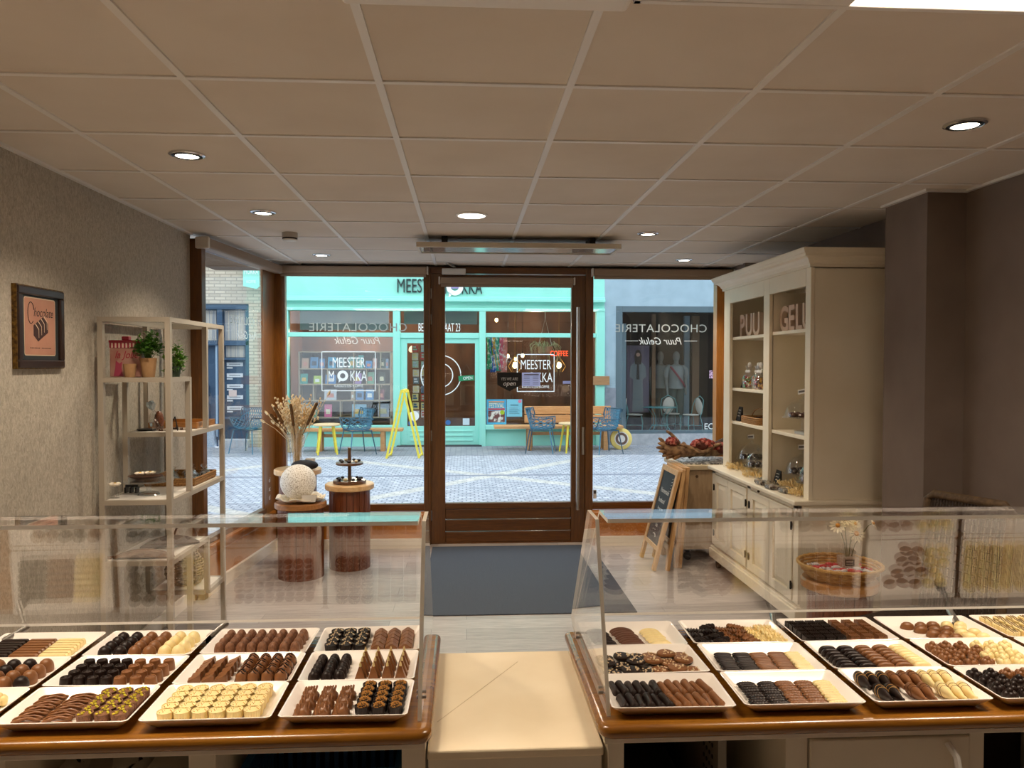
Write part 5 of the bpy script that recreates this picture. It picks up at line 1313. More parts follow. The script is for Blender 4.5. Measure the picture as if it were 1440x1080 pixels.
def clip(t, x):
    MB().cyl((x, 2.005, ZT + 0.001), (x, 2.005, ZT + 0.012), 0.014, n=14).build('clip_foot', M['black'], t)
    MB().cyl((x - 0.004, 2.0, ZT + 0.013), (x + 0.018, 2.07, ZT + 0.026), 0.0085, n=14).build('clip', M['steel'], t)
for x in (-0.655, -1.165, -1.65): clip(gl_, x)
for x in (0.828, 1.335, 1.85): clip(gr_, x)
def hinge_pair(t, x, ys):
    for y, z in ys:
        b = MB()
        for dz in (0, 0.012): b.cyl((x - 0.006, y, z + dz), (x + 0.014, y, z + dz), 0.0035, n=8)
        b.build('screw', M['steel'], t)
hinge_pair(gl_, -0.098, [(1.60, ZT + 0.02)]); hinge_pair(gr_, 0.284, [(1.60, ZT + 0.02), (1.93, ZT + 0.02)])

# ================================================================== trays
def tray_mesh():
    b = MB(); loops = []
    def loop(hx, hy, r, z, lift=0.0):
        return [(x, y, z + lift * (abs(x) / hx) ** 3 * (abs(y) / hy) ** 3) for x, y in rrect(-hx, hx, -hy, hy, r, 5)]
    lv = [loop(0.098, 0.060, 0.010, 0.0), loop(0.103, 0.064, 0.010, 0.001), loop(0.122, 0.081, 0.010, 0.015, 0.004), loop(0.1262, 0.0845, 0.010, 0.0185, 0.005), loop(0.1272, 0.0852, 0.010, 0.0205, 0.005), loop(0.1258, 0.0840, 0.010, 0.0215, 0.005), loop(0.1225, 0.0808, 0.010, 0.0195, 0.005), loop(0.107, 0.067, 0.012, 0.0055), loop(0.103, 0.063, 0.012, 0.004)]
    n = len(lv[0]); vs = [p for l in lv for p in l]; fs = []
    for i in range(len(lv) - 1):
        for k in range(n): fs.append((i * n + k, i * n + (k + 1) % n, (i + 1) * n + (k + 1) % n, (i + 1) * n + k))
    fs.append(tuple(range(n))[::-1]); fs.append(tuple((len(lv) - 1) * n + k for k in range(n)))
    b.add(vs, fs)
    return b.mesh('serving_tray', M['porcelain'], True, 60)
TM = tray_mesh()
CXT = {'L1': -0.242, 'L2': -0.510, 'L3': -0.782, 'L4': -1.052, 'R1': 0.421, 'R2': 0.692, 'R3': 0.963, 'R4': 1.234, 'R5': 1.505}
CYT = {'f': 1.597, 'm': 1.770, 'b': 1.943}
ROWN = {'f': 'front', 'm': 'middle', 'b': 'back'}
TRAYS = {}
def tray(key, what, rz=0.0):
    c = key[:2]; side = 'left' if c[0] == 'L' else 'right'
    M_ = Matrix.Translation((CXT[c], CYT[key[2]], ZT + 0.0005)) @ Matrix.Rotation(radians(rz), 4, 'Z')
    o = bpy.data.objects.new('serving_tray', TM); COL.objects.link(o); o.matrix_basis = M_
    tag(o, f"white rectangular tray of {what}, {side} counter {ROWN[key[2]]} row" if what else 'white rectangular tray at the right picture edge, right counter middle row', 'tray', 'white serving trays on the counters')
    TRAYS[key] = M_
FLZ = 0.0042
ORD = ['first', 'second', 'third', 'fourth', 'fifth', 'sixth', 'seventh', 'eighth', 'ninth', 'tenth', 'eleventh', 'twelfth', 'thirteenth']
def rowname(j, n): return 'front row' if j == 0 else ('back row' if j == n - 1 else ORD[j] + ' row')
def colname(i, n):
    if n == 1: return ''
    if i == n - 1 and n > 1: return ', rightmost'
    if i == 0: return ', leftmost'
    return f', {ORD[i]} from left'
def put(key, me, name, u, v, label, group, rz=0.0, rx=0.0, ry=0.0, z=0.0, sc=(1, 1, 1.22)):
    o = bpy.data.objects.new(name, me); COL.objects.link(o)
    o.matrix_basis = TRAYS[key] @ Matrix.Translation((u, v, FLZ + z)) @ Matrix.Rotation(radians(rz), 4, 'Z') @ Matrix.Rotation(radians(rx), 4, 'X') @ Matrix.Rotation(radians(ry), 4, 'Y') @ Matrix.Diagonal(tuple(sc) + (1,))
    tag(o, label, 'chocolate', group)
    return o
def grid(key, me, name, desc, short, us, v0, v1, rows, jit=0.001, rz=None, rx=0.0, z=0.0, shear=0.0, stag=0.0, jr=6, skip=(), sc=(1, 1, 1.22)):
    for j in range(rows):
        v = v0 + (v1 - v0) * j / max(1, rows - 1)
        for i, u in enumerate(us):
            if (i, j) in skip: continue
            uu = u + shear * (v - v0) + random.uniform(-jit, jit) + (stag if j % 2 else 0)
            put(key, me, name, uu, v + random.uniform(-jit, jit) * 0.7, f"{desc} in the {rowname(j, rows)}{colname(i, len(us))}, {short} tray", f"{desc}s on the {short} tray",
                rz=(rz if rz is not None else 0) + random.uniform(-jr, jr), rx=rx + (random.uniform(-3, 3) if rx else 0), z=z, sc=sc)
def lin(a, b, n): return [a + (b - a) * k / (n - 1) for k in range(n)]

# chocolate materials
CM = mat('milk chocolate', '#83552f', 0.42, c2='#774b27', nscale=60, coat=0.08, spec=0.4, sub=0.05)
CD = mat('dark chocolate', '#1a0d09', 0.42, c2='#22130c', nscale=60, coat=0.04, spec=0.28)
CW = mat('white chocolate', '#f0dda2', 0.38, c2='#e8d292', nscale=60, coat=0.2, sub=0.1)
CDM = mat('dark milk chocolate', '#52301f', 0.42, c2='#5f3a26', nscale=50, coat=0.05, spec=0.4)
CMR = mat('rough milk coating', '#6d452a', 0.5, c2='#85583a', nscale=160, bump=0.7, bscale=240)
NUT = mat('chopped nuts', '#d9c3a0', 0.6); PIS = mat('pistachio', '#b8b01e', 0.6, c2='#d9c22e', nscale=90); CRU = mat('golden crumbs', '#a9742a', 0.6); WTIP = CW; CAR = mat('caramel sprinkle', '#d8a860', 0.55)

def seg_stick(L, w, h, m, nm):
    pr = [(-w / 2, 0), (w / 2, 0), (w / 2, h * 0.55), (w * 0.33, h), (-w * 0.33, h), (-w / 2, h * 0.55)]
    b = MB(); vs = []
    for x, s in ((-L / 2, 0.8), (-L / 2 + 0.003, 1), (L / 2 - 0.003, 1), (L / 2, 0.8)): vs += [(x, y * s, z * (s if z > 0 else 1)) for y, z in pr]
    n = 6; fs = [tuple(range(n))[::-1], tuple(range(3 * n, 4 * n))] + [(i * n + k, i * n + (k + 1) % n, (i + 1) * n + (k + 1) % n, (i + 1) * n + k) for i in range(3) for k in range(n)]
    b.add(vs, fs)
    return b.mesh(nm, m, True, 30)
def dome_m(r, h, m, nm, tip=0.0, extra=None):
    pr = [(r * 0.93, 0), (r, h * 0.12), (r, h * 0.38), (r * 0.93, h * 0.6), (r * 0.72, h * 0.82), (r * 0.4, h * 0.95), (0.0001, h + tip)]
    b = MB().lathe(pr, n=20)
    if extra: extra(b)
    return b.mesh(nm, m if isinstance(m, list) else [m], True, 60)
def cyl_m(r, h, m, nm):
    b = MB().lathe([(r * 1.0, 0), (r, h * 0.25), (r * 0.9, h * 0.88), (r * 0.82, h), (r * 0.66, h), (r * 0.60, h * 0.93), (r * 0.45, h * 0.96), (r * 0.22, h * 1.04), (0.0001, h * 0.96)], n=20)
    return b.mesh(nm, m, True, 50)
def cup_m(r, h, mats, nm, bits=26, rowsz=0.0022, ribs=18, topz=0.0):
    b = MB().lathe([(r * 0.80, 0), (r * 0.84, h * 0.1), (r * 0.97, h * 0.9), (r, h), (r * 0.9, h), (r * 0.84, h * 0.93), (0.0001, h * 0.95 + topz)], n=ribs * 3, wob=lambda a, z: 1 + 0.045 * cos(ribs * a) * (1 if z < h * 0.95 else 0.4))
    rnd = random.Random(5)
    for k in range(bits):
        a = rnd.uniform(0, 2 * pi); q = r * 0.82 * sqrt(rnd.random())
        b.sphere((q * cos(a), q * sin(a), h * 0.97 + topz * (1 - q / r) + rnd.uniform(0, 0.001)), (rowsz * rnd.uniform(0.6, 1.3), rowsz * rnd.uniform(0.6, 1.2), rowsz * 0.7), 5, 4, 1, rotm('Z', rnd.uniform(0, 180)))
    return b.mesh(nm, mats, True, 50)
def swirl_m(m, nm):
    b = MB()
    for k in range(6):
        y = -0.0090 + 0.0036 * k; zz = 0.0030 + 0.0075 * cos((y) / 0.012 * pi / 2) + (0.0025 if k % 2 else 0)
        b.tube([(-0.027 + 0.054 * q / 11, y + 0.0026 * sin(q * 0.9 + k * 2.1), max(0.0022, zz * (0.55 + 0.45 * sin(pi * (q + 0.5) / 12)))) for q in range(12)], [0.0014] + [0.0026] * 10 + [0.0014], 7)
    return b.mesh(nm, m, True, 60)
def slice_m(m, nm):
    b = MB().prism([(-0.0125, 0), (0.0125, 0), (0.0145, 0.012), (0.0125, 0.0195), (0.006, 0.0165), (-0.003, 0.013), (-0.0125, 0.0105)], 'y', -0.0090, 0.0090)
    return b.mesh(nm, m, True, 50)
def drizzle(b):
    for y0 in (-0.006, 0.0, 0.006):
        pts = []
        for q in range(11):
            x = -0.0138 + 0.0276 * q / 10; rr = min(1, sqrt(x * x + y0 * y0) / 0.0142)
            zz = 0.0245 * (1 - rr ** 2.6) ** 0.5 if rr < 1 else 0.0
            pts.append((x * 1.03, y0 + 0.002 * sin(q * 1.6), max(0.004, zz + 0.0004)))
        b.tube(pts, 0.0011, 5, 1)
def block_m(m, nm):
    b = MB().prism([(-0.0112, 0), (0.0112, 0), (0.0112, 0.011), (0.007, 0.0145), (0.002, 0.0185), (-0.002, 0.0185), (-0.007, 0.0145), (-0.0112, 0.011)], 'y', -0.0105, 0.0105)
    return b.mesh(nm, m, True, 25)
def pyr_m(nm):
    b = MB(); n = 6
    for k in range(n):
        s0 = 0.0142 * (1 - k / 7.4); s1 = 0.0142 * (1 - (k + 0.92) / 7.4); z0 = 0.0042 * k; z1 = 0.0042 * (k + 1)
        b.hexa([(x * s0, y * s0, z0) for y in (-1, 1) for x in (-1, 1)] + [(x * s1, y * s1, z1) for y in (-1, 1) for x in (-1, 1)])
    b.lathe([(0.003, 0.0252), (0.0025, 0.030), (0.0001, 0.034)], n=8, m=1)
    return b.mesh(nm, [CM, WTIP], False)
def leafblob_m(m, nm):
    def fn(u, v):
        a = 2 * pi * u; t = pi / 2 * v
        r = cos(t); prof = (0.55 + 0.45 * abs(sin(a / 2)) ** 0.5)
        w = 1 + 0.10 * sin(5 * a + 6 * v)
        return (0.0185 * r * cos(a) * prof * w * 1.05 + 0.0015 * sin(9 * v), 0.0135 * r * sin(a) * w, 0.018 * sin(t) * (1 + 0.08 * sin(4 * a)))
    b = MB().surf(fn, 26, 9, cu=True)
    for k in range(5): b.tube([(-0.013 + 0.005 * k, -0.0095 + 0.001 * k, 0.008), (-0.011 + 0.005 * k, -0.002, 0.0178 - 0.001 * abs(k - 2)), (-0.009 + 0.005 * k, 0.006, 0.0165)], 0.0022, 5)
    return b.mesh(nm, m, True, 60)
def medal_m(mats, nm, seed):
    rnd = random.Random(seed)
    b = MB().lathe([(0.020, 0), (0.0225, 0.002), (0.0215, 0.005), (0.016, 0.0058), (0.0001, 0.0055)], n=26, wob=lambda a, z: 1 + 0.04 * sin(3 * a + seed))
    for k in range(13):
        a = rnd.uniform(0, 2 * pi); q = 0.017 * sqrt(rnd.random())
        b.sphere((q * cos(a), q * sin(a), 0.0064), (0.0030, 0.0020, 0.0015), 5, 4, 1, rotm('Z', rnd.uniform(0, 180)))
    return b.mesh(nm, mats, True, 50)
def tongue_m(m, nm):
    def fn(u, v):
        x = -0.030 + 0.060 * u; q = abs(2 * u - 1)
        w = 0.0082 + 0.0024 * q ** 2; e = max(0.0, 1 - max(0, (q - 0.80) / 0.20) ** 2) ** 0.5
        a = pi * v
        return (x, -cos(a) * w * max(e, 0.05), sin(a) * 0.0100 * max(e, 0.08))
    return MB().surf(fn, 19, 9).mesh(nm, m, True, 60)
def square_m(m, nm):
    b = MB().box(-0.0119, 0.0119, -0.0108, 0.0108, 0, 0.0125)
    for k in range(5): b.prism([(-0.0119 + 0.0050 * k, 0.0125), (-0.0119 + 0.0050 * k + 0.0036, 0.0125), (-0.0119 + 0.0050 * k + 0.0030, 0.0170), (-0.0119 + 0.0050 * k + 0.0006, 0.0170)], 'y', -0.0108, 0.0108)
    return b.mesh(nm, m, False)
def egg_m(m, nm): return MB().lathe([(0.016, 0), (0.0165, 0.003), (0.014, 0.0095), (0.008, 0.0135), (0.0001, 0.0148)], n=22, squash=(1.12, 0.82), wob=lambda a, z: 1 + 0.07 * cos(a)).mesh(nm, m, True, 60)
def oval_m(m, nm):
    def fn(u, v):
        x = -0.022 + 0.044 * u; e = max(0.03, 1 - (2 * u - 1) ** 4) ** 0.5; a = pi * v
        return (x, -cos(a) * 0.0098 * e + 0.004 * (1 - (2 * u - 1) ** 2), sin(a) * 0.0135 * e)
    return MB().surf(fn, 15, 9).mesh(nm, m, True, 60)
def cluster_m(m, nm, seed, s=1.0):
    rnd = random.Random(seed); b = MB()
    for k in range(5):
        a = 2 * pi * k / 5 + rnd.uniform(-0.3, 0.3); q = 0.0085 * s
        b.sphere((q * cos(a), q * sin(a) * 0.85, 0.0075 * s + rnd.uniform(0, 0.002)), (0.0082 * s, 0.0076 * s, 0.0078 * s), 10, 7)
    b.sphere((0.0, 0, 0.0135 * s), 0.0078 * s, 10, 7)
    return b.mesh(nm, m, True, 60)
def bottle_m(mats, nm):
    Mx = rotm('Y', 90)
    b = MB().lathe([(0.004, -0.034), (0.0105, -0.031), (0.0118, -0.022), (0.0112, -0.008), (0.0085, 0.006), (0.0055, 0.018), (0.0042, 0.028), (0.0050, 0.031), (0.003, 0.034)], (0, 0, 0.0108), 18, 0, Mx)
    for x, r in ((-0.016, 0.0120), (-0.006, 0.0112)):
        b.tube([(x + 0.003 * sin(2 * a), r * cos(a) * 0.985, 0.0108 + r * sin(a) * 0.985) for a in [2 * pi * q / 18 for q in range(18)]], 0.0006, 5, 1, closed=True)
    return b.mesh(nm, mats, True, 60)
def bark_m(m, nm, seed):
    rnd = random.Random(seed); n = 16; L = 0.046; W = 0.026
    b = MB(); vs = []; fs = []
    e0 = [rnd.uniform(0.8, 1.1) for _ in range(n + 1)]
    for i in range(n + 1):
        x = -L / 2 + L * i / n; zr = 0.0022 * sin(2 * pi * i / 2.6)
        c = (1 - abs(2 * i / n - 1) ** 5) ** 0.5 if 0 < i < n else 0.35
        for yy, zz in ((-1, 0), (-1, 1), (0, 1.25), (1, 1), (1, 0)): vs.append((x, yy * W / 2 * c * e0[i], zz * 0.006 + (zr if zz else 0)))
    for i in range(n):
        for k in range(5): fs.append((i * 5 + k, (i + 1) * 5 + k, (i + 1) * 5 + (k + 1) % 5, i * 5 + (k + 1) % 5))
    fs.append(tuple(range(5))); fs.append(tuple(n * 5 + k for k in range(5))[::-1])
    b.add(vs, fs)
    return b.mesh(nm, m, True, 30)

# ------------------------------------------------------------------ left counter
tray('L4b', 'dark, milk and white chocolate sticks', -1)
for m_, nm, ds, u in ((CD, 'dark_stick', 'dark chocolate stick', -0.078), (CM, 'milk_stick', 'milk chocolate stick', -0.008), (CW, 'white_stick', 'white chocolate stick', 0.062)):
    grid('L4b', seg_stick(0.066, 0.0155, 0.012, m_, nm), nm, ds, 'stick', [u], -0.048, 0.052, 7, 0.0006, jr=1, shear=-0.08)
tray('L3b', 'dark, milk and white rounded domes', -1.3)
for m_, nm, ds, us in ((CD, 'dark_dome', 'dark chocolate dome', (-0.092, -0.057)), (CM, 'milk_dome', 'milk chocolate dome', (-0.022, 0.013)), (CW, 'white_dome', 'white chocolate dome', (0.050, 0.084))):
    grid('L3b', dome_m(0.0155, 0.022, m_, nm, 0.0012), nm, ds, 'onion dome', us, -0.040, 0.056, 4)
tray('L2b', 'round milk truffles', -1.3)
grid('L2b', dome_m(0.0123, 0.024, CMR, 'milk_truffle'), 'milk_truffle', 'milk chocolate truffle', 'truffle', lin(-0.094, 0.090, 8), -0.036, 0.054, 4)
tray('L1b', 'nut-topped dark cups and milk blocks', 1)
grid('L1b', cup_m(0.0160, 0.0185, [CD, NUT], 'dark_nut_cup', 10, 0.0020), 'dark_nut_cup', 'dark chocolate cup with nuts', 'nut cup', lin(-0.090, -0.022, 3), -0.040, 0.056, 4, 0.0015)
grid('L1b', block_m(CM, 'milk_block'), 'milk_block', 'ridged milk chocolate block', 'nut cup', lin(0.022, 0.090, 3), -0.044, 0.056, 5, 0.0006, jr=1, sc=(1.42, 1.05, 1.2))
tray('L4m', 'glossy milk and dark bonbons', 0)
BB = {True: dome_m(0.0160, 0.024, CD, 'dark_bonbon'), False: dome_m(0.0160, 0.024, CM, 'milk_bonbon')}
for j in range(4):
    for i, u in enumerate((-0.06, -0.025, 0.010, 0.045, 0.082)):
        dk_ = (i * 2 + j * 3) % 5 in (0, 3)
        put('L4m', BB[dk_], 'dark_bonbon' if dk_ else 'milk_bonbon', u + random.uniform(-0.001, 0.001), -0.046 + 0.0335 * j, f"glossy {'dark' if dk_ else 'milk'} bonbon in the {rowname(j, 4)}{colname(i, 5)}, bonbon tray", 'glossy bonbons on the bonbon tray')
tray('L3m', 'dark and milk flat-topped pralines', -2)
grid('L3m', cyl_m(0.0135, 0.019, CD, 'dark_praline'), 'dark_praline', 'dark flat-topped praline', 'praline', lin(-0.094, -0.008, 4), -0.044, 0.054, 4)
grid('L3m', cyl_m(0.0135, 0.019, CM, 'milk_praline'), 'milk_praline', 'milk flat-topped praline', 'praline', lin(0.024, 0.090, 3), -0.046, 0.052, 4)
tray('L2m', 'milk twists and dark-striped milk domes', 0)
grid('L2m', slice_m(CM, 'milk_twist'), 'milk_twist', 'slanted milk chocolate twist', 'striped dome', lin(-0.092, -0.034, 3), -0.042, 0.056, 5, 0.0008, rz=8, jr=3)
grid('L2m', dome_m(0.0145, 0.0245, [CM, CD], 'striped_dome', 0, drizzle), 'striped_dome', 'milk dome with dark stripes', 'striped dome', lin(0.010, 0.096, 4), -0.040, 0.054, 4, 0.002, jr=25)
tray('L1m', 'dark domes and milk pyramids', 0)
grid('L1m', dome_m(0.0128, 0.021, CD, 'dark_round'), 'dark_round', 'dark round praline', 'pyramid', lin(-0.098, -0.042, 3), -0.044, 0.056, 5)
grid('L1m', pyr_m('milk_pyramid'), 'milk_pyramid', 'milk pyramid with white tip', 'pyramid', lin(0.004, 0.094, 4), -0.044, 0.050, 4, 0.0006, jr=1, sc=(1, 0.8, 1.3))
tray('L4f', 'white chocolate rosettes', 0)
grid('L4f', cluster_m(CW, 'white_rosette', 3, 1.1), 'white_rosette', 'white chocolate rosette', 'rosette', lin(-0.03, 0.085, 4), -0.036, 0.045, 3, 0.002, jr=40)
tray('L3f', 'milk swirls and pistachio cups', -0.3)
grid('L3f', swirl_m(CM, 'milk_swirl'), 'milk_swirl', 'milk chocolate thread swirl', 'pistachio cup', (-0.083, -0.024), -0.044, 0.054, 5, 0.002, rz=12, jr=5)
grid('L3f', cup_m(0.0158, 0.0185, [CMR, PIS], 'pistachio_cup', 8, 0.0027), 'pistachio_cup', 'milk cup with yellow pistachio', 'pistachio cup', lin(0.031, 0.098, 3), -0.048, 0.056, 5, 0.001)
tray('L2f', 'white fluted chocolate cups', 0.3)
grid('L2f', cup_m(0.0162, 0.0195, [CW, CAR], 'white_cup', 9, 0.0011), 'white_cup', 'white fluted chocolate cup', 'white cup', lin(-0.086, 0.082, 6), -0.050, 0.058, 5, 0.0012)
tray('L1f', 'milk chocolate lumps and crumb-topped dark cups', -1.1)
grid('L1f', leafblob_m(CM, 'milk_lump'), 'milk_lump', 'glossy milk chocolate lump', 'crumb cup', lin(-0.086, -0.008, 3), -0.042, 0.042, 3, 0.0015, rz=18, jr=8, sc=(1.12, 1.3, 1.35))
grid('L1f', cup_m(0.0152, 0.0190, [CD, CRU], 'crumb_cup', 46, 0.0019, 16, 0.002), 'crumb_cup', 'dark cup with golden crumbs', 'crumb cup', lin(0.033, 0.099, 3), -0.046, 0.060, 5, 0.001)

# ------------------------------------------------------------------ right counter
def pill_m(L, w, h, m, nm, bow=0.0, sq=4.0, beads=False):
    """flat rounded piece: long axis x, elliptical section w by h"""
    def fn(u, v):
        x = -L / 2 + L * u; e = max(0.04, 1 - abs(2 * u - 1) ** sq) ** 0.5; a = 2 * pi * v
        k = 1.0
        if beads: k = 1 + 0.16 * cos(2 * pi * u * 7) * cos(a * 3)
        return (x, cos(a) * w / 2 * e * k + bow * (1 - (2 * u - 1) ** 2), h / 2 + sin(a) * h / 2 * max(e, 0.3) * k)
    return MB().surf(fn, 29 if beads else 15, 18 if beads else 12, cv=True).mesh(nm, m, True, 60)
def fan(key, m_, nm, ds, short, us, v0, v1, rows, L, w, t, tilt=30, shear=0.0, **kw):
    grid(key, pill_m(L, w, t, m_, nm, **kw), nm, ds, short, us, v0, v1, rows, 0.0024, jr=4.5, rx=tilt, z=w * 0.5 * sin(radians(tilt)), shear=shear, sc=(1, 1, 1))
tray('R1b', 'dark, milk and white curved wafers', -0.3)
fan('R1b', CD, 'dark_wafer', 'dark curved wafer', 'curved wafer', [-0.072], -0.046, 0.042, 7, 0.056, 0.0180, 0.0062, 28, -0.12, bow=0.005, sq=2.6)
fan('R1b', CDM, 'milk_wafer', 'brown curved wafer', 'curved wafer', [-0.002], -0.046, 0.050, 8, 0.062, 0.0180, 0.0062, 28, -0.16, bow=0.006, sq=2.6)
fan('R1b', CW, 'white_wafer', 'white curved wafer', 'curved wafer', [0.068], -0.046, 0.042, 7, 0.054, 0.0175, 0.0062, 28, -0.14, bow=0.005, sq=2.6)
tray('R2b', 'dark, milk and white ribbed bark pieces', -1.2)
def scatter(key, meshes, nm, ds, short, pts, jr=40, z=0.0, rx=0.0, base=0.0, step=0.0):
    for k, (u, v) in enumerate(pts):
        put(key, meshes[k % len(meshes)], nm, u, v, f"{ds}, {ORD[k]} one counting from the {'back' if pts[0][1] > 0.0 else 'front'} left corner, {short} tray", f"{ds}s on the {short} tray", rz=base + random.uniform(-jr, jr), rx=rx + (random.uniform(-6, 6) if rx else 0), z=z + (step if k % 2 else 0))
BK = {m_.name: [bark_m(m_, 'bark_piece', s) for s in (1, 2, 3)] for m_ in (CD, CM, CW)}
scatter('R2b', BK[CD.name], 'dark_bark', 'ribbed dark chocolate piece', 'bark', [(-0.092, 0.046), (-0.055, 0.052), (-0.096, 0.014), (-0.058, 0.020), (-0.088, -0.018), (-0.050, -0.012), (-0.082, -0.046), (-0.046, -0.044)], 25, base=15, step=0.007)
scatter('R2b', BK[CM.name], 'milk_bark', 'ribbed milk chocolate piece', 'bark', [(-0.014, 0.054), (0.020, 0.050), (-0.018, 0.024), (0.018, 0.018), (-0.010, -0.008), (0.024, -0.014), (-0.008, -0.044), (0.030, -0.046)], 25, base=-30, step=0.007)
scatter('R2b', BK[CW.name], 'white_bark', 'ribbed white chocolate piece', 'bark', [(0.055, 0.054), (0.092, 0.050), (0.058, 0.028), (0.094, 0.024), (0.062, 0.002), (0.098, -0.002), (0.066, -0.024), (0.100, -0.026), (0.072, -0.048), (0.104, -0.050)], 15, base=-12, step=0.006)
tray('R3b', 'dark and milk comb-topped squares', 0.2)
grid('R3b', square_m(CD, 'dark_square'), 'dark_square', 'comb-topped dark square', 'square', lin(-0.096, -0.012, 4), -0.048, 0.058, 5, 0.0004, jr=0.8)
grid('R3b', square_m(CM, 'milk_square'), 'milk_square', 'comb-topped milk square', 'square', lin(0.024, 0.096, 3), -0.048, 0.058, 5, 0.0004, jr=0.8)
tray('R4b', 'milk and white half eggs', -1.3)
EM, EW = egg_m(CM, 'milk_egg'), egg_m(CW, 'white_egg')
scatter('R4b', [EM], 'milk_egg', 'milk chocolate half egg', 'egg', [(-0.052, 0.046), (-0.016, 0.044), (0.020, 0.048), (-0.032, 0.016), (0.004, 0.012), (0.038, 0.014), (-0.018, -0.018), (0.016, -0.020), (-0.008, -0.048), (0.026, -0.046)], 25)
scatter('R4b', [EW], 'white_egg', 'white chocolate half egg', 'egg', [(0.058, 0.048), (0.094, 0.046), (0.076, 0.018), (0.062, -0.012), (0.098, -0.008), (0.064, -0.040), (0.100, -0.042)], 25)
tray('R5b', 'white fluted cups with dark stripes', 0)
def cupstripe():
    b = MB().lathe([(0.0125, 0), (0.013, 0.002), (0.0148, 0.016), (0.0148, 0.018), (0.012, 0.0185), (0.0001, 0.018)], n=48, wob=lambda a, z: 1 + 0.05 * cos(16 * a))
    for x in (-0.006, 0.001, 0.007): b.tube([(x - 0.002, -0.012, 0.0188), (x, 0, 0.0192), (x + 0.002, 0.012, 0.0188)], 0.0009, 4, 1)
    return b.mesh('striped_white_cup', [CW, CDM], True, 50)
grid('R5b', cupstripe(), 'striped_white_cup', 'striped white fluted cup', 'striped cup', lin(-0.095, 0.09, 6), -0.048, 0.056, 5, 0.001)
tray('R5m', '', 0)
tray('R1m', 'dark and milk nut medallions', 1.1)
scatter('R1m', [medal_m([CD, NUT], 'dark_medallion', s) for s in (1, 2)], 'dark_medallion', 'dark nut medallion', 'medallion', [(-0.090, 0.046), (-0.048, 0.042), (-0.012, 0.050), (-0.094, 0.004), (-0.060, -0.002), (-0.022, 0.008), (-0.088, -0.042), (-0.046, -0.042), (-0.010, -0.036)], 60, step=0.007)
scatter('R1m', [medal_m([CM, NUT], 'milk_medallion', s) for s in (3, 4)], 'milk_medallion', 'milk nut medallion', 'medallion', [(0.024, 0.054), (0.062, 0.052), (0.098, 0.050), (0.020, 0.014), (0.056, 0.010), (0.094, 0.012), (0.026, -0.032), (0.064, -0.036), (0.100, -0.038)], 60, step=0.007)
tray('R1f', 'dark and milk tongue-shaped bars', -1.3)
TG = {CD.name: tongue_m(CD, 'dark_tongue'), CM.name: tongue_m(CM, 'milk_tongue')}
for j, v in enumerate((-0.024, 0.040)):
    for i in range(12):
        dk_ = i < 6
        put('R1f', TG[(CD if dk_ else CM).name], 'dark_tongue' if dk_ else 'milk_tongue', -0.098 + 0.0180 * i + (0.004 if j == 0 else -0.004) , v + random.uniform(-0.004, 0.004), f"{'dark' if dk_ else 'milk'} tongue-shaped bar in the {'front' if j == 0 else 'back'} row, {ORD[i if dk_ else i - 6]} {'dark' if dk_ else 'milk'} one from left", 'tongue-shaped bars', rz=94 + random.uniform(-7, 7), z=0.0005 + (0.003 if i % 2 else 0))
tray('R2m', 'dark, milk and white finger wafers', -1.1)
for m_, nm, ds, us in ((CD, 'dark_finger', 'dark finger wafer', (-0.080, -0.036)), (CM, 'milk_finger', 'milk finger wafer', (0.008, 0.052)), (CW, 'white_finger', 'white finger wafer', (0.094,))):
    fan('R2m', m_, nm, ds, 'finger wafer', us, -0.050, 0.050, 11, 0.042, 0.0112, 0.0092, 14, 0.06, sq=6)
tray('R2f', 'dark, milk and white beaded biscuits', -0.5)
for m_, nm, ds, us in ((CD, 'dark_biscuit', 'dark beaded biscuit', (-0.084, -0.042)), (CM, 'milk_biscuit', 'milk beaded biscuit', (0.000, 0.042)), (CW, 'white_biscuit', 'white beaded biscuit', (0.082,))):
    fan('R2f', m_, nm, ds, 'beaded biscuit', us, -0.050, 0.050, 9, 0.041, 0.0138, 0.0100, 16, 0.07, sq=3, beads=True)
tray('R3m', 'dark, milk and white glossy ovals', -0.6)
for m_, nm, ds, us in ((CD, 'dark_oval', 'glossy dark oval', (-0.080, -0.036)), (CM, 'milk_oval', 'glossy milk oval', (0.008, 0.052)), (CW, 'white_oval', 'glossy white oval', (0.095,))):
    grid('R3m', oval_m(m_, nm), nm, ds, 'oval', us, -0.056, 0.054, 7 if m_ is not CW else 8, 0.0008, jr=3, rz=-3, rx=24, z=0.004)
tray('R3f', 'dark, milk and white bottle shapes', 0)
BM = {CD.name: bottle_m([CD, CAR], 'dark_bottle'), CM.name: bottle_m([CM, CDM], 'milk_bottle'), CW.name: bottle_m([CW, CM], 'white_bottle')}
for m_, ds, nm, back, front in ((CD, 'dark', 'dark_bottle', (-0.092, -0.068, -0.044), (-0.082, -0.058)), (CM, 'milk', 'milk_bottle', (-0.018, 0.005, 0.028), (-0.010, 0.014)), (CW, 'white', 'white_bottle', (0.053, 0.076, 0.099), (0.055, 0.078, 0.101))):
    for us, v, rn in ((back, 0.030, 'back'), (front, -0.036, 'front')):
        for i, u in enumerate(us): put('R3f', BM[m_.name], nm, u, v, f"{ds} chocolate bottle in the {rn} row, {ORD[i]} {ds} one from left", 'chocolate bottles', rz=-93 + random.uniform(-4, 4))
tray('R4m', 'milk and white chocolate clusters', -0.5)
KM = [cluster_m(CM, 'milk_cluster', s, 1.05) for s in (1, 2, 3)]; KW = [cluster_m(CW, 'white_cluster', s, 1.05) for s in (4, 5, 6)]; KD = [cluster_m(CD, 'dark_cluster', s, 1.1) for s in (7, 8, 9)]
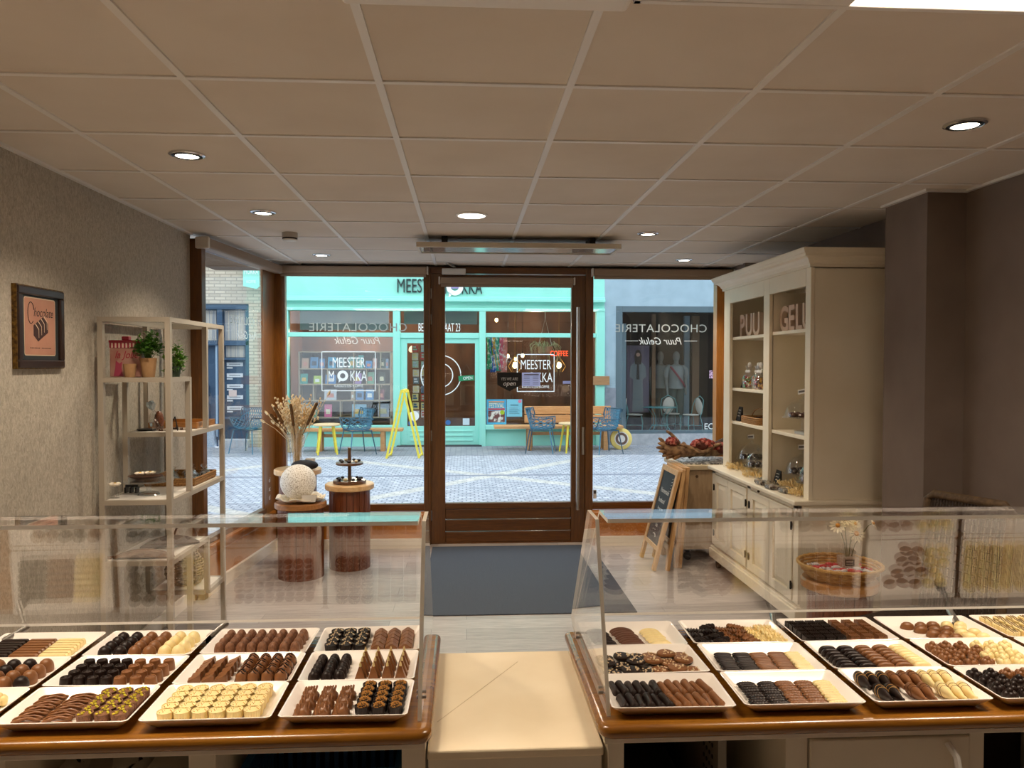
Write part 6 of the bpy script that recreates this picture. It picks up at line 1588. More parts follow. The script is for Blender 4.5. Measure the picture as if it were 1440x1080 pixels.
scatter('R4m', KM, 'milk_cluster', 'knobbly milk cluster', 'pale cluster', [(-0.085, 0.052), (-0.050, 0.055), (-0.014, 0.052), (-0.090, 0.018), (-0.056, 0.022), (-0.022, 0.018), (0.010, 0.024), (-0.092, -0.014), (-0.058, -0.012), (-0.024, -0.016), (-0.090, -0.048), (-0.052, -0.046), (-0.014, -0.048)], 60)
scatter('R4m', KW, 'white_cluster', 'knobbly white cluster', 'pale cluster', [(0.030, 0.056), (0.066, 0.054), (0.100, 0.052), (0.044, 0.022), (0.078, 0.020), (0.012, -0.010), (0.046, -0.014), (0.082, -0.012), (0.026, -0.048), (0.062, -0.046), (0.098, -0.048)], 60)
tray('R4f', 'dark and milk chocolate clusters', 0)
scatter('R4f', KD, 'dark_cluster', 'knobbly dark cluster', 'dark cluster', [(-0.092, 0.056), (-0.056, 0.054), (-0.090, 0.020), (-0.054, 0.018), (-0.018, 0.016), (-0.092, -0.016), (-0.056, -0.018), (-0.088, -0.050), (-0.050, -0.050), (-0.012, -0.048)], 60)
scatter('R4f', KM, 'milk_cluster', 'knobbly milk cluster', 'dark cluster', [(-0.016, 0.056), (0.020, 0.054), (0.056, 0.052), (0.020, 0.014), (0.056, 0.012), (0.026, -0.030), (0.064, -0.034)], 60)
# ================================================================== the street outside
FY = 15.2
mint = mat('mint paint', '#9ae8d8', 0.5, c2='#94e2d2', nscale=2)
mint_d = mat('mint trim paint', '#9beada', 0.4)
grey_w = mat('blue grey render', '#a3bdca', 0.8, c2='#99b3c0', nscale=4)
dgrey = mat('slate grey frame', '#5a6f78', 0.5)
stone = mat('pale kerb stone', '#b9bfc4', 0.8, c2='#a7aeb5', nscale=12)
navy = mat('navy blue door paint', '#34506b', 0.5)
fglass = thin_glass('street window glass', (0.93, 0.95, 0.95), 0.04, 0.8)
brown_in = mat('shop interior boards', '#6a4a38', 0.8, c2='#4a3328', nscale=3, stretch=(1, 1, 0.3))
dark_int = mat('dark shop interior', '#14181b', 0.8)
struct('street', MB().box(-14, 14, 7.25, 15.2, -0.06, 0.0).box(-14, XL - 0.1, 4.0, 7.25, -0.06, 0.0).box(XR + 0.1, 14, 4.0, 7.25, -0.06, 0.0).box(XL - 0.1, XR + 0.1, 7.05, 7.25, -0.06, 0.0), street_mat())
struct('pavement', MB().box(-14, 14, 13.65, 15.2, 0.0, 0.006), brick_mat('pavement bricks', '#9aa0a8', '#868d97', '#6b727d', 0.2, 0.1, 0.008, 'xy', 0.5, 0.75, 0.3))
struct('wall_street', MB().box(3.4, 18, 6.98, 7.25, -0.05, 6.6).box(-18, -5.3, 6.9, 7.25, -0.05, 6.6), mat('neighbour brick', '#5d5046', 0.85, c2='#52463d', nscale=3))
struct('trim_2', MB().box(-5.2, XL - 0.12, 4.2, 7.7, 2.62, 2.8), mat('dark canopy', '#232a33', 0.6))

# --- mint coffee shop
shp = thing('coffee_shop', 'mint green shopfront with two display windows and a glazed door across the street', 'shop front', (-0.5, FY, 0))
MB().box(-3.78, 2.742, FY, FY + 0.25, 2.67, 6.6).build('fascia', mint, shp, smooth=False)
MB().box(-3.78, 2.742, FY - 0.06, FY, 2.66, 2.72).box(-3.78, 2.742, FY - 0.10, FY, 2.84, 2.90).box(-3.78, 2.742, FY - 0.05, FY, 2.90, 2.94).build('cornice', mint_d, shp, smooth=False, bevel=0.01)
b = MB()
for x0, x1 in ((-3.78, -3.44), (-1.43, -1.29), (0.254, 0.38), (2.571, 2.742)): b.box(x0, x1, FY - 0.05, FY + 0.12, 0.0, 2.67)
b.build('pillar', mint_d, shp, smooth=False, bevel=0.008)
MB().box(-3.44, -1.43, FY - 0.03, FY + 0.08, 2.15, 2.235).box(-1.29, 0.254, FY - 0.03, FY + 0.08, 2.13, 2.235).box(0.38, 2.571, FY - 0.03, FY + 0.08, 2.15, 2.235).build('transom_bar', mint_d, shp, smooth=False, bevel=0.006)
for x0, x1 in ((-3.44, -1.43), (0.38, 2.571)):
    MB().box(x0, x1, FY, FY + 0.15, 0.0, 0.33).build('stall_riser', mint, shp, smooth=False)
    MB().box(x0, x1, FY - 0.07, FY + 0.12, 0.33, 0.42).build('window_sill', mint_d, shp, smooth=False, bevel=0.01)
    MB().box(x0, x1, FY + 0.05, FY + 0.06, 0.42, 2.15).box(x0, x1, FY + 0.05, FY + 0.06, 2.235, 2.67).build('window_glass', fglass, shp, smooth=False)
MB().box(-1.29, 0.254, FY + 0.05, FY + 0.06, 2.235, 2.67).build('window_glass', fglass, shp, smooth=False)
MB().box(-1.36, 0.30, FY - 0.12, FY + 0.1, 0.0, 0.03).build('door_step', mat('dark step', '#3c4247', 0.7), shp, smooth=False)
dr = MB().box(-1.29, -1.16, FY, FY + 0.06, 0.03, 2.13).box(0.17, 0.254, FY, FY + 0.06, 0.03, 2.13).box(-1.16, 0.17, FY, FY + 0.06, 2.03, 2.13).box(-1.16, 0.17, FY, FY + 0.06, 0.03, 0.40).box(-1.10, 0.12, FY - 0.012, FY, 0.10, 0.14).box(-1.10, 0.12, FY - 0.012, FY, 0.20, 0.23).box(-1.10, 0.12, FY - 0.012, FY, 0.29, 0.32).build('door', mint_d, shp, smooth=False, bevel=0.005)
MB().box(-1.16, 0.17, FY + 0.02, FY + 0.03, 0.40, 2.03).build('door_glass', fglass, dr, smooth=False)
MB().box(-3.75, 2.72, FY + 0.15, 18.0, 0.0, 0.04).box(-3.75, 2.72, 17.95, 18.05, 0.04, 2.9).box(-3.80, -3.75, FY + 0.25, 18, 0, 2.9).box(2.72, 2.77, FY + 0.25, 18, 0, 2.9).box(-3.75, 2.72, FY + 0.25, 18.0, 2.9, 2.95).build('shop_room', brown_in, shp, smooth=False)
MB().box(-3.3, -1.55, FY + 0.35, FY + 0.38, 2.30, 2.88).box(-1.25, 0.22, FY + 0.35, FY + 0.38, 2.42, 2.88).build('ceiling_panel', mat('grey panel', '#8d9498', 0.7), shp, smooth=False)
for x, y, z, e in ((-2.4, 16.9, 2.3, 130), (-0.5, 16.6, 2.5, 50), (1.5, 16.6, 2.5, 60)):
    li = bpy.data.lights.new('shop_lamp', 'POINT'); li.energy = e; li.color = (1, 0.78, 0.55); li.shadow_soft_size = 0.12
    o = bpy.data.objects.new('shop_lamp', li); COL.objects.link(o); o.parent = shp; o.matrix_basis = MW[shp.name].inverted() @ Matrix.Translation((x, y, z))
blk = mat('black sign letters', '#15302f', 0.5); wlet = mat('white window letters', '#f4fbfa', 0.6)
text('lettering', 'MEESTER', blk, shp, (-1.36, FY - 0.02, 3.02), R_FRONT, 0.385, 0.58, 0, 0.012, 'LEFT')
text('lettering', 'M', blk, shp, (-0.43, FY - 0.02, 3.00), R_FRONT, 0.385, 0.49, 0, 0.012, 'LEFT')
text('lettering', 'KKA', blk, shp, (-0.10, FY - 0.02, 3.00), R_FRONT, 0.385, 0.54, 0, 0.012, 'LEFT')
def bubble(cx, cz, R, r, y, m, disc=None):
    b = MB(); n = 28
    vs = [(cx + q * cos(2 * pi * k / n), yy, cz + q * sin(2 * pi * k / n)) for yy in (y - 0.004, y) for q in (r, R) for k in range(n)]
    fs = []
    for k in range(n):
        k2 = (k + 1) % n
        fs += [(k, k2, n + k2, n + k), (2 * n + k, 3 * n + k, 3 * n + k2, 2 * n + k2), (n + k, n + k2, 3 * n + k2, 3 * n + k), (k, 2 * n + k, 2 * n + k2, k2)]
    b.add(vs, fs)
    b.prism([(cx - R * 0.72, cz - R * 0.62), (cx - R * 0.35, cz - R * 0.9), (cx - R * 0.75, cz - R * 1.3)], 'y', y - 0.004, y)
    o = b.build('lettering', m, shp, smooth=False)
    return o
bubble(-0.225, 3.13, 0.165, 0.075, FY - 0.03, wlet)
MB().box(-0.30, -0.15, FY - 0.036, FY - 0.034, 3.10, 3.18).build('lettering', mat('lilac print', '#9a8fc0', 0.6), shp, smooth=False)
text('lettering', 'BEUKERSTRAAT 23', wlet, shp, (-0.53, FY + 0.045, 2.265), R_FRONT, 0.235, 0.42, 0, 0.001)
def logo(cx, cz, w, h):
    b = MB(); t_ = 0.016; y0, y1 = FY + 0.044, FY + 0.048
    b.box(cx - w / 2, cx + w / 2, y0, y1, cz + h / 2 - t_, cz + h / 2).box(cx - w / 2, cx + w / 2, y0, y1, cz - h / 2, cz - h / 2 + t_).box(cx - w / 2, cx - w / 2 + t_, y0, y1, cz - h / 2, cz + h / 2).box(cx + w / 2 - t_, cx + w / 2, y0, y1, cz - h / 2, cz + h / 2)
    b.build('lettering', wlet, shp, smooth=False)
    text('lettering', 'MEESTER', wlet, shp, (cx, y1, cz + h * 0.10), R_FRONT, h * 0.36, 0.58, 0, 0.002)
    text('lettering', 'M', wlet, shp, (cx - w * 0.38, y1, cz - h * 0.24), R_FRONT, h * 0.36, 0.58, 0, 0.002, 'LEFT')
    text('lettering', 'KKA', wlet, shp, (cx + w * 0.02, y1, cz - h * 0.24), R_FRONT, h * 0.36, 0.60, 0, 0.002, 'LEFT')
    bubble(cx - w * 0.11, cz - h * 0.115, h * 0.135, h * 0.065, y1, wlet)
    text('lettering', "KADO'S EN KOFFIE", wlet, shp, (cx, y1, cz - h * 0.40), R_FRONT, h * 0.10, 0.85, 0, 0.002)
logo(-2.30, 1.48, 1.05, 0.78); logo(1.375, 1.447, 0.75, 0.75)
b = MB()
for R in (0.39, 0.23): b.tube([(-0.50 + R * cos(2 * pi * k / 48), FY + 0.016, 1.40 + R * sin(2 * pi * k / 48)) for k in range(48)], 0.011, 5, closed=True)
b.build('lettering', wlet, shp)
b = MB().cyl((-1.03, FY + 0.018, 0.60), (-1.03, FY + 0.014, 0.60), 0.10, n=20)
b.build('sticker', wlet, dr)
MB().cyl((-1.08, FY + 0.018, 0.46), (-1.08, FY + 0.014, 0.46), 0.06, n=16).cyl((-0.36, FY + 0.018, 0.47), (-0.36, FY + 0.014, 0.47), 0.05, n=16).build('sticker', mat('blue sticker', '#2f6fb0', 0.5), dr)
MB().box(-0.07, 0.06, FY + 0.014, FY + 0.018, 0.42, 0.55).build('sticker', mat('pale sticker', '#cfe3ec', 0.5), dr, smooth=False)
op = thing('open_sign', 'tilted green sign reading OPEN on the coffee shop door', 'sign', (0.0, FY, 1.33))
Mo = rotm('Y', -4)
MB().obox((0.0, FY + 0.005, 1.345), (0.155, 0.006, 0.052), Mo).build('board', mat('green sign', '#17885a', 0.5), op, smooth=False)
text('lettering', 'OPEN', wlet, op, (0.03, FY - 0.003, 1.318), Mo @ R_FRONT, 0.085, 0.85, 0, 0.001)
MB().tube([(-0.13, FY + 0.006, 1.39), (0.0, FY + 0.008, 1.62), (0.13, FY + 0.006, 1.40)], 0.004, 4).build('string', M['black'], op)

# bookcase and books behind the left window
bc = thing('bookcase', 'pale wooden display bookcase behind the left coffee shop window', 'bookcase', (-2.4, 15.6, 0.5))
pw = mat('pale ply', '#b9a58a', 0.6)
b = MB(); BXa, BXb = -3.33, -1.50; ZS = (0.56, 0.90, 1.225, 1.535, 1.87)
for z in ZS[:-1]: b.box(BXa, BXb, 15.52, 15.80, z - 0.022, z)
b.box(BXa, BXb, 15.52, 15.80, 1.85, 1.872).box(BXa, BXa + 0.025, 15.52, 15.80, 0.3, 1.872).box(BXb - 0.025, BXb, 15.52, 15.80, 0.3, 1.872)
for x, z0, z1 in ((-2.77, 1.225, 1.535), (-3.05, 0.90, 1.225), (-2.52, 0.30, 0.90), (-2.25, 0.56, 1.87), (-2.0, 1.225, 1.535), (-1.75, 0.56, 1.225), (-1.72, 1.535, 1.85)): b.box(x, x + 0.02, 15.52, 15.80, z0, z1)
b.build('shelving', pw, bc, smooth=False)
MB().box(BXa, BXb, 15.80, 15.81, 0.3, 1.87).build('back_panel', mat('dark bookcase back', '#332a27', 0.8), bc, smooth=False)
def bx_(px): return (px / 6.75 + 400 - 656) * 15.6 / 1083 * 0.985
BOOKS = [(3, 170, 235, 95, '#c99b82', 'tan'), (3, 250, 325, 105, '#3f83b8', 'blue and yellow'), (3, 335, 385, 90, '#4f86bd', 'soft blue'), (3, 415, 490, 105, '#39a3cf', 'cyan'), (3, 505, 560, 90, '#8aa7b0', 'grey'), (3, 610, 690, 110, '#5fa7a0', 'sea green'), (3, 700, 750, 125, '#3fb0b0', 'teal'), (3, 770, 830, 70, '#1e8fd6', 'bright blue'), (3, 838, 876, 95, '#d9b9b4', 'pale pink'), (3, 895, 955, 95, '#2f4a44', 'dark green'), (3, 960, 985, 90, '#7f9cc0', 'narrow pale blue'),
         (2, 155, 225, 95, '#3aa79c', 'teal'), (2, 280, 350, 75, '#b9cf4a', 'lime'), (2, 390, 490, 85, '#3c86c9', 'wide blue'), (2, 650, 730, 100, '#b08ccc', 'lilac'), (2, 775, 850, 110, '#7fb59a', 'green and white'), (2, 890, 955, 110, '#2c3a30', 'black green'),
         (1, 380, 495, 100, '#cfd3dd', 'white art'), (1, 630, 668, 80, '#c7ab92', 'small tan'), (1, 675, 750, 105, '#5f97cf', 'pale blue seaside'), (1, 770, 845, 100, '#4d93d1', 'blue and orange'), (1, 890, 945, 100, '#7c1f42', 'maroon'),
         (0, 135, 250, 130, '#8fb3c0', 'large patterned'), (0, 262, 312, 100, '#5a9a78', 'green'), (0, 380, 450, 120, '#dd5f95', 'pink'), (0, 640, 775, 120, '#8cc5e8', 'sky blue'), (0, 885, 990, 125, '#c3c9de', 'pale spotted')]
SHN = ['bottom', 'lower', 'middle', 'top']
for k, (sh, a, c, hh, cl_, nm) in enumerate(BOOKS):
    x0, x1 = bx_(a), bx_(c); h = hh / 6.75 * 15.6 / 1083; z = ZS[sh]
    bk = thing('book', f"{nm} book standing on the {SHN[sh]} shelf of the coffee shop bookcase", 'book', ((x0 + x1) / 2, 15.58, z), 0, 'books in the coffee shop window')
    MB().hexa([(x0, 15.56, z), (x1, 15.56, z), (x0, 15.585, z), (x1, 15.585, z), (x0, 15.60, z + h), (x1, 15.60, z + h), (x0, 15.625, z + h), (x1, 15.625, z + h)]).build('cover', mat('cover ' + cl_, cl_, 0.4), bk, smooth=False)
    w = x1 - x0
    MB().hexa([(x0 + w * 0.2, 15.569, z + h * 0.25), (x1 - w * 0.2, 15.569, z + h * 0.25), (x0 + w * 0.2, 15.572, z + h * 0.25), (x1 - w * 0.2, 15.572, z + h * 0.25), (x0 + w * 0.2, 15.584, z + h * 0.62), (x1 - w * 0.25, 15.584, z + h * 0.62), (x0 + w * 0.2, 15.587, z + h * 0.62), (x1 - w * 0.25, 15.587, z + h * 0.62)]).build('cover_print', mat('print ' + cl_, random.choice(('#e9dfc0', '#f1f3f2', '#e8c05a', '#d98a7a', '#2d4660')), 0.5), bk, smooth=False)
# postcards inside the door
pr_ = thing('postcard_rack', 'tall rack of postcards just inside the coffee shop door', 'postcard rack', (-0.85, 15.6, 0.04))
MB().cyl((-0.80, 15.62, 0.04), (-0.80, 15.62, 2.0), 0.015).cyl((-0.80, 15.62, 0.04), (-0.80, 15.62, 0.06), 0.16).build('rack_pole', M['steel'], pr_)
pcs = [mat('postcard ' + c_, c_, 0.5) for c_ in ('#d7dbe2', '#a9bccb', '#2c5f88', '#b8373f', '#c9c3b4', '#5a6a72', '#9bb2a0', '#d9c98a')]
for j in range(9):
    for i in range(4):
        x = -1.08 + 0.165 * i + random.uniform(-0.01, 0.01); z = 0.55 + 0.165 * j + random.uniform(-0.01, 0.01)
        q = random.randrange(8)
        pb = MB().hexa([(x, 15.55, z), (x + 0.125, 15.55, z), (x, 15.554, z), (x + 0.125, 15.554, z), (x, 15.57, z + 0.14), (x + 0.125, 15.57, z + 0.14), (x, 15.574, z + 0.14), (x + 0.125, 15.574, z + 0.14)], 0)
        for r_ in range(2):
            zz = z + 0.035 + 0.05 * r_
            pb.box(x + 0.02, x + 0.10 - 0.02 * r_, 15.548, 15.556, zz, zz + 0.03, 1)
        pb.build('postcard', [pcs[q], pcs[(q + 3) % 8]], pr_, smooth=False)
tag(MB().sphere((-1.10, 15.75, 1.93), (0.06, 0.06, 0.08), 14, 10, 0, rotm('Y', 40)).build('spotlight', mat('cream lamp', '#efe0cc', 0.5, emit=('#ffe2b8', 1.5)), None, origin=(-1.10, 15.75, 1.93)), 'small cream spotlight inside above the postcard rack', 'lamp')

# right window: scarves, lamps, plant, neon, posters
for k, (x, c_, nm, zb) in enumerate(((0.45, '#1f9f6a', 'green', 1.52), (0.51, '#2f64b8', 'blue', 1.46), (0.57, '#e0a23a', 'yellow', 1.58), (0.635, '#3aa58f', 'sea green', 1.48), (0.70, '#d8627a', 'rose', 1.50), (0.765, '#e08a80', 'salmon', 1.46))):
    def sc_(u, v, x=x, zb=zb, k=k): return (x - 0.045 + 0.10 * u * (1.15 - 0.35 * v) + 0.02 * sin(3 * v + k), 15.50 + 0.012 * sin(12 * u + 3 * v), zb + (2.16 - zb) * v)
    o = MB().surf(sc_, 9, 12).build('scarf', mat('scarf ' + nm, c_, 0.8, c2='#f4efe8', nscale=11, ramp=(0.5, 0.62)), None, origin=(x, 15.5, zb))
    o.modifiers.new('cloth', 'SOLIDIFY').thickness = 0.006
    tag(o, f"{nm} patterned scarf hanging behind the right coffee shop window", 'scarf', 'scarves in the coffee shop window')
bulb = emis('glowing bulb', '#ffd9a0', 8)
for k, (px, pz, lab) in enumerate(((0.62, 2.53, 'bare glowing bulb high in the right transom window'), (0.855, 1.79, 'glowing bulb above the black door sign, left of two small ones'), (1.02, 1.73, 'glowing bulb low beside the white logo frame'), (1.16, 1.80, 'glowing bulb at the top edge of the white logo frame'))):
    t = thing('pendant_bulb', lab, 'lamp', (px, 15.9, pz), 0, 'bare bulbs in the coffee shop')
    MB().sphere((px, 15.9, pz), (0.035, 0.035, 0.045), 12, 8).build('bulb', bulb, t)
    MB().cyl((px, 15.9, pz + 0.04), (px, 15.9, pz + 0.09), 0.016).tube([(px, 15.9, pz + 0.09), (px, 15.9, 2.9)], 0.004, 5).build('cord', M['black'], t)
for px, pz, lab in ((1.0, 1.60, 'wire cage lamp left of the white logo frame'), (1.91, 1.60, 'wire cage lamp under the red COFFEE letters')):
    t = thing('cage_lamp', lab, 'lamp', (px, 15.85, pz), 0, 'wire cage lamps in the coffee shop')
    MB().sphere((px, 15.85, pz), (0.055, 0.055, 0.07), 12, 8).build('bulb', bulb, t)
    b = MB()
    for k in range(6):
        a = pi * k / 3
        b.tube([(px, 15.85, pz + 0.20), (px + 0.14 * cos(a), 15.85 + 0.14 * sin(a), pz - 0.02), (px + 0.07 * cos(a), 15.85 + 0.07 * sin(a), pz - 0.14)], 0.006, 4)
    b.tube([(px, 15.85, pz + 0.20), (px, 15.85, 2.9)], 0.004, 4)
    b.build('cage', mat('brass wire', '#b08a4a', 0.4, 0.8), t)
text_o = text('neon_letters', 'COFFEE', mat('red neon', '#ff5a36', 0.5, emit=('#ff4a22', 2.2)), None, (1.86, 15.40, 1.785), R_FRONT, 0.155, 0.68, 0, 0.008)
tag(text_o, 'small red lit letters reading COFFEE in the right coffee shop window', 'sign')
t = thing('hanging_plant', 'trailing plant in a hanging basket in the right coffee shop window', 'plant', (1.60, 15.62, 1.85))
MB().lathe([(0.09, 1.82), (0.145, 1.86), (0.15, 1.98), (0.14, 1.98), (0.0001, 1.95)], (1.60, 15.62, 0), 20).build('basket', mat('plant basket', '#a88f70', 0.8), t)
MB().tube([(1.46, 15.62, 1.98), (1.60, 15.62, 2.55), (1.74, 15.62, 1.98)], 0.006, 4).tube([(1.60, 15.62, 2.55), (1.60, 15.62, 2.9)], 0.006, 4).build('cord', mat('white cord', '#d5d5d0', 0.7), t)
b = MB()
for k in range(34):
    a = random.uniform(0, 2 * pi); p = Vector((1.60 + 0.09 * cos(a), 15.62 + 0.08 * sin(a), 1.97)); L = random.uniform(0.12, 0.66) if cos(a) > 0.2 else random.uniform(0.02, 0.22); w_ = random.uniform(0.08, 0.24)
    q = p + Vector((w_ * 0.6 * cos(a), 0.08 * sin(a), random.uniform(0.05, 0.13))); e = p + Vector((w_ * cos(a), 0.10 * sin(a), -L))
    b.tube([p, q, q.lerp(e, 0.45) + Vector((w_ * 0.3 * cos(a), 0, 0.03)), e], [0.003, 0.0055, 0.005, 0.001], 4)
b.build('foliage', mat('trailing leaves', '#93a878', 0.6, c2='#c3caa4', nscale=20), t)['kind'] = 'stuff'
ps = thing('festival_poster', 'blue bordered FESTIVAL poster low in the right coffee shop window', 'poster', (0.6, FY + 0.04, 0.42))
MB().box(0.40, 0.79, FY + 0.036, FY + 0.042, 0.43, 0.925).build('sheet', mat('poster blue', '#4aa6cf', 0.5), ps, smooth=False)
MB().box(0.43, 0.76, FY + 0.034, FY + 0.036, 0.47, 0.70).build('poster_picture', mat('poster photo', '#6e3a3a', 0.6, c2='#e3e0d6', nscale=9, ramp=(0.48, 0.56)), ps, smooth=False)
MB().box(0.43, 0.76, FY + 0.034, FY + 0.036, 0.715, 0.745).build('poster_banner', mat('poster red', '#c2404a', 0.6), ps, smooth=False)
MB().cyl((0.71, FY + 0.034, 0.665), (0.71, FY + 0.031, 0.665), 0.045, n=18).build('poster_badge', mat('poster green', '#a9c82e', 0.6), ps)
text('lettering', 'FESTIVAL', mat('poster letter', '#f4ecc0', 0.6), ps, (0.595, FY + 0.033, 0.76), R_FRONT, 0.125, 0.60, 0, 0.001)
MB().box(0.44, 0.75, FY + 0.034, FY + 0.036, 0.865, 0.885).build('poster_line', mat('poster orange', '#e0983a', 0.6), ps, smooth=False)
p2 = thing('notice_poster', 'pale blue notice beside the festival poster', 'poster', (0.95, FY + 0.04, 0.58))
MB().box(0.80, 1.105, FY + 0.036, FY + 0.042, 0.58, 0.925).build('sheet', mat('notice blue', '#7fcbe0', 0.5), p2, smooth=False)
b = MB()
for k in range(6): b.box(0.85, 1.05 - 0.02 * (k % 3), FY + 0.034, FY + 0.036, 0.64 + 0.022 * k, 0.646 + 0.022 * k)
b.box(0.87, 1.03, FY + 0.034, FY + 0.036, 0.80, 0.82).build('print', mat('notice ink', '#4d7f92', 0.6), p2, smooth=False)
MB().cyl((1.06, FY + 0.036, 0.885), (1.06, FY + 0.033, 0.885), 0.035, n=16).build('notice_badge', mat('notice pink', '#e07f9a', 0.6), p2)
tag(MB().cyl((1.98, 15.35, 1.13), (1.98, 15.37, 1.13), 0.075, n=24).build('round_disc', mat('brown disc', '#8a6446', 0.6), None, origin=(1.98, 15.36, 1.13)), 'brown round disc under the lilac card in the right coffee shop window', 'disc')
tag(MB().box(1.93, 2.14, 15.34, 15.35, 1.23, 1.285).build('lilac_card', mat('lilac card', '#a9a2cf', 0.6), None, smooth=False, origin=(2.0, 15.34, 1.25)), 'lilac card above the brown disc in the right coffee shop window', 'card')
tag(MB().box(2.46, 2.83, FY - 0.085, FY - 0.055, 1.21, 1.385).build('board_sign', wood('plank board', '#9a7450', '#b38f66', (1, 8, 8), 5), None, smooth=False, origin=(2.6, FY, 1.3)), 'plain wooden board fixed across the corner of the mint shopfront', 'sign board')

# --- grey clothes shop
gs = thing('clothes_shop', 'blue grey building with a large dark display window right of the mint shopfront', 'shop front', (5, FY, 0))
MB().box(2.742, 2.97, FY, FY + 0.25, 0, 2.78).box(2.742, 11, FY, FY + 0.25, 2.78, 6.6).box(8.0, 11, FY, FY + 0.25, 0, 2.78).box(2.97, 8.0, FY + 0.02, FY + 0.25, 0, 0.2).build('wall', grey_w, gs, smooth=False)
MB().box(2.97, 8.0, FY - 0.04, FY + 0.05, 0.0, 0.235).build('stone_plinth', stone, gs, smooth=False)
MB().box(2.75, 2.97, FY - 0.02, FY, 0.0, 1.15).build('stone_panel', mat('marble grey panel', '#8f98a4', 0.6, c2='#7b8591', nscale=8), gs, smooth=False)
MB().box(2.97, 3.10, FY - 0.01, FY + 0.12, 0.235, 2.78).box(3.10, 8.0, FY - 0.01, FY + 0.12, 2.66, 2.78).box(3.10, 8.0, FY - 0.01, FY + 0.12, 0.235, 0.30).box(6.3, 6.4, FY - 0.01, FY + 0.12, 0.30, 2.66).build('window_frame', dgrey, gs, smooth=False, bevel=0.006)
MB().box(3.10, 8.0, FY + 0.05, FY + 0.06, 0.30, 2.66).build('window_glass', fglass, gs, smooth=False)
MB().box(2.78, 8.1, FY + 0.25, 17.4, 0.19, 0.24).box(2.78, 8.1, 17.4, 17.5, 0.2, 2.8).box(8.05, 8.1, FY + 0.25, 17.4, 0.2, 2.8).box(2.78, 2.82, FY + 0.25, 17.4, 0.2, 2.8).box(2.78, 8.1, FY + 0.25, 17.4, 2.78, 2.82).build('shop_room', dark_int, gs, smooth=False)
MB().box(3.12, 3.24, 15.5, 15.55, 0.24, 2.45).box(4.84, 4.96, 16.9, 17.0, 0.24, 2.7).build('pale_column', mat('pale column', '#86a0ad', 0.6), gs, smooth=False)
MB().box(3.98, 4.06, 16.35, 16.42, 0.24, 2.7).box(5.02, 5.18, 16.9, 17.0, 0.24, 2.7).build('timber_post', mat('shop timber', '#8a6a4e', 0.6), gs, smooth=False)
text('lettering', 'ECO', wlet, gs, (4.78, FY + 0.045, 0.315), R_FRONT, 0.17, 0.95, 0, 0.001, 'LEFT')
tag(MB().box(4.88, 4.97, FY + 0.035, FY + 0.045, 1.34, 1.50).build('pink_sticker', mat('pink sticker', '#d9b8d4', 0.6, c2='#6e4a6a', nscale=30, ramp=(0.5, 0.55)), None, smooth=False, origin=(4.92, FY + 0.04, 1.4)), 'pale pink sticker on the clothes shop window', 'sticker')
fp = thing('fashion_poster', 'tall lilac poster of a long-haired person in a coat inside the clothes shop', 'poster', (3.62, 16.1, 0.6))
MB().box(3.38, 3.86, 16.10, 16.115, 0.60, 2.02).build('sheet', mat('poster lilac grey', '#5d5568', 0.6), fp, smooth=False)
def flat(poly, y, m, nm): MB().prism(poly, 'y', y - 0.002, y).build(nm, m, fp, smooth=False)
flat([(3.50, 0.62), (3.52, 1.30), (3.44, 1.36), (3.46, 1.58), (3.56, 1.68), (3.68, 1.68), (3.78, 1.58), (3.80, 1.36), (3.72, 1.30), (3.74, 0.62)], 16.099, mat('poster coat', '#737d82', 0.7), 'printed_figure')
flat([(3.555, 1.62), (3.54, 1.80), (3.575, 1.91), (3.62, 1.935), (3.665, 1.91), (3.70, 1.80), (3.685, 1.62)], 16.097, mat('poster hair', '#2f2622', 0.7), 'printed_figure')
flat(circ(3.62, 1.825, 0.042, 14), 16.095, mat('poster skin', '#b58e7c', 0.7), 'printed_figure')
flat([(3.585, 1.30), (3.60, 1.66), (3.64, 1.66), (3.655, 1.30)], 16.0965, mat('poster dark shirt', '#2e2b30', 0.7), 'printed_figure')
man_m = mat('mannequin grey', '#7d8281', 0.5); shirt = mat('white shirt', '#8a9293', 0.8); trou = mat('pale trousers', '#465452', 0.8)
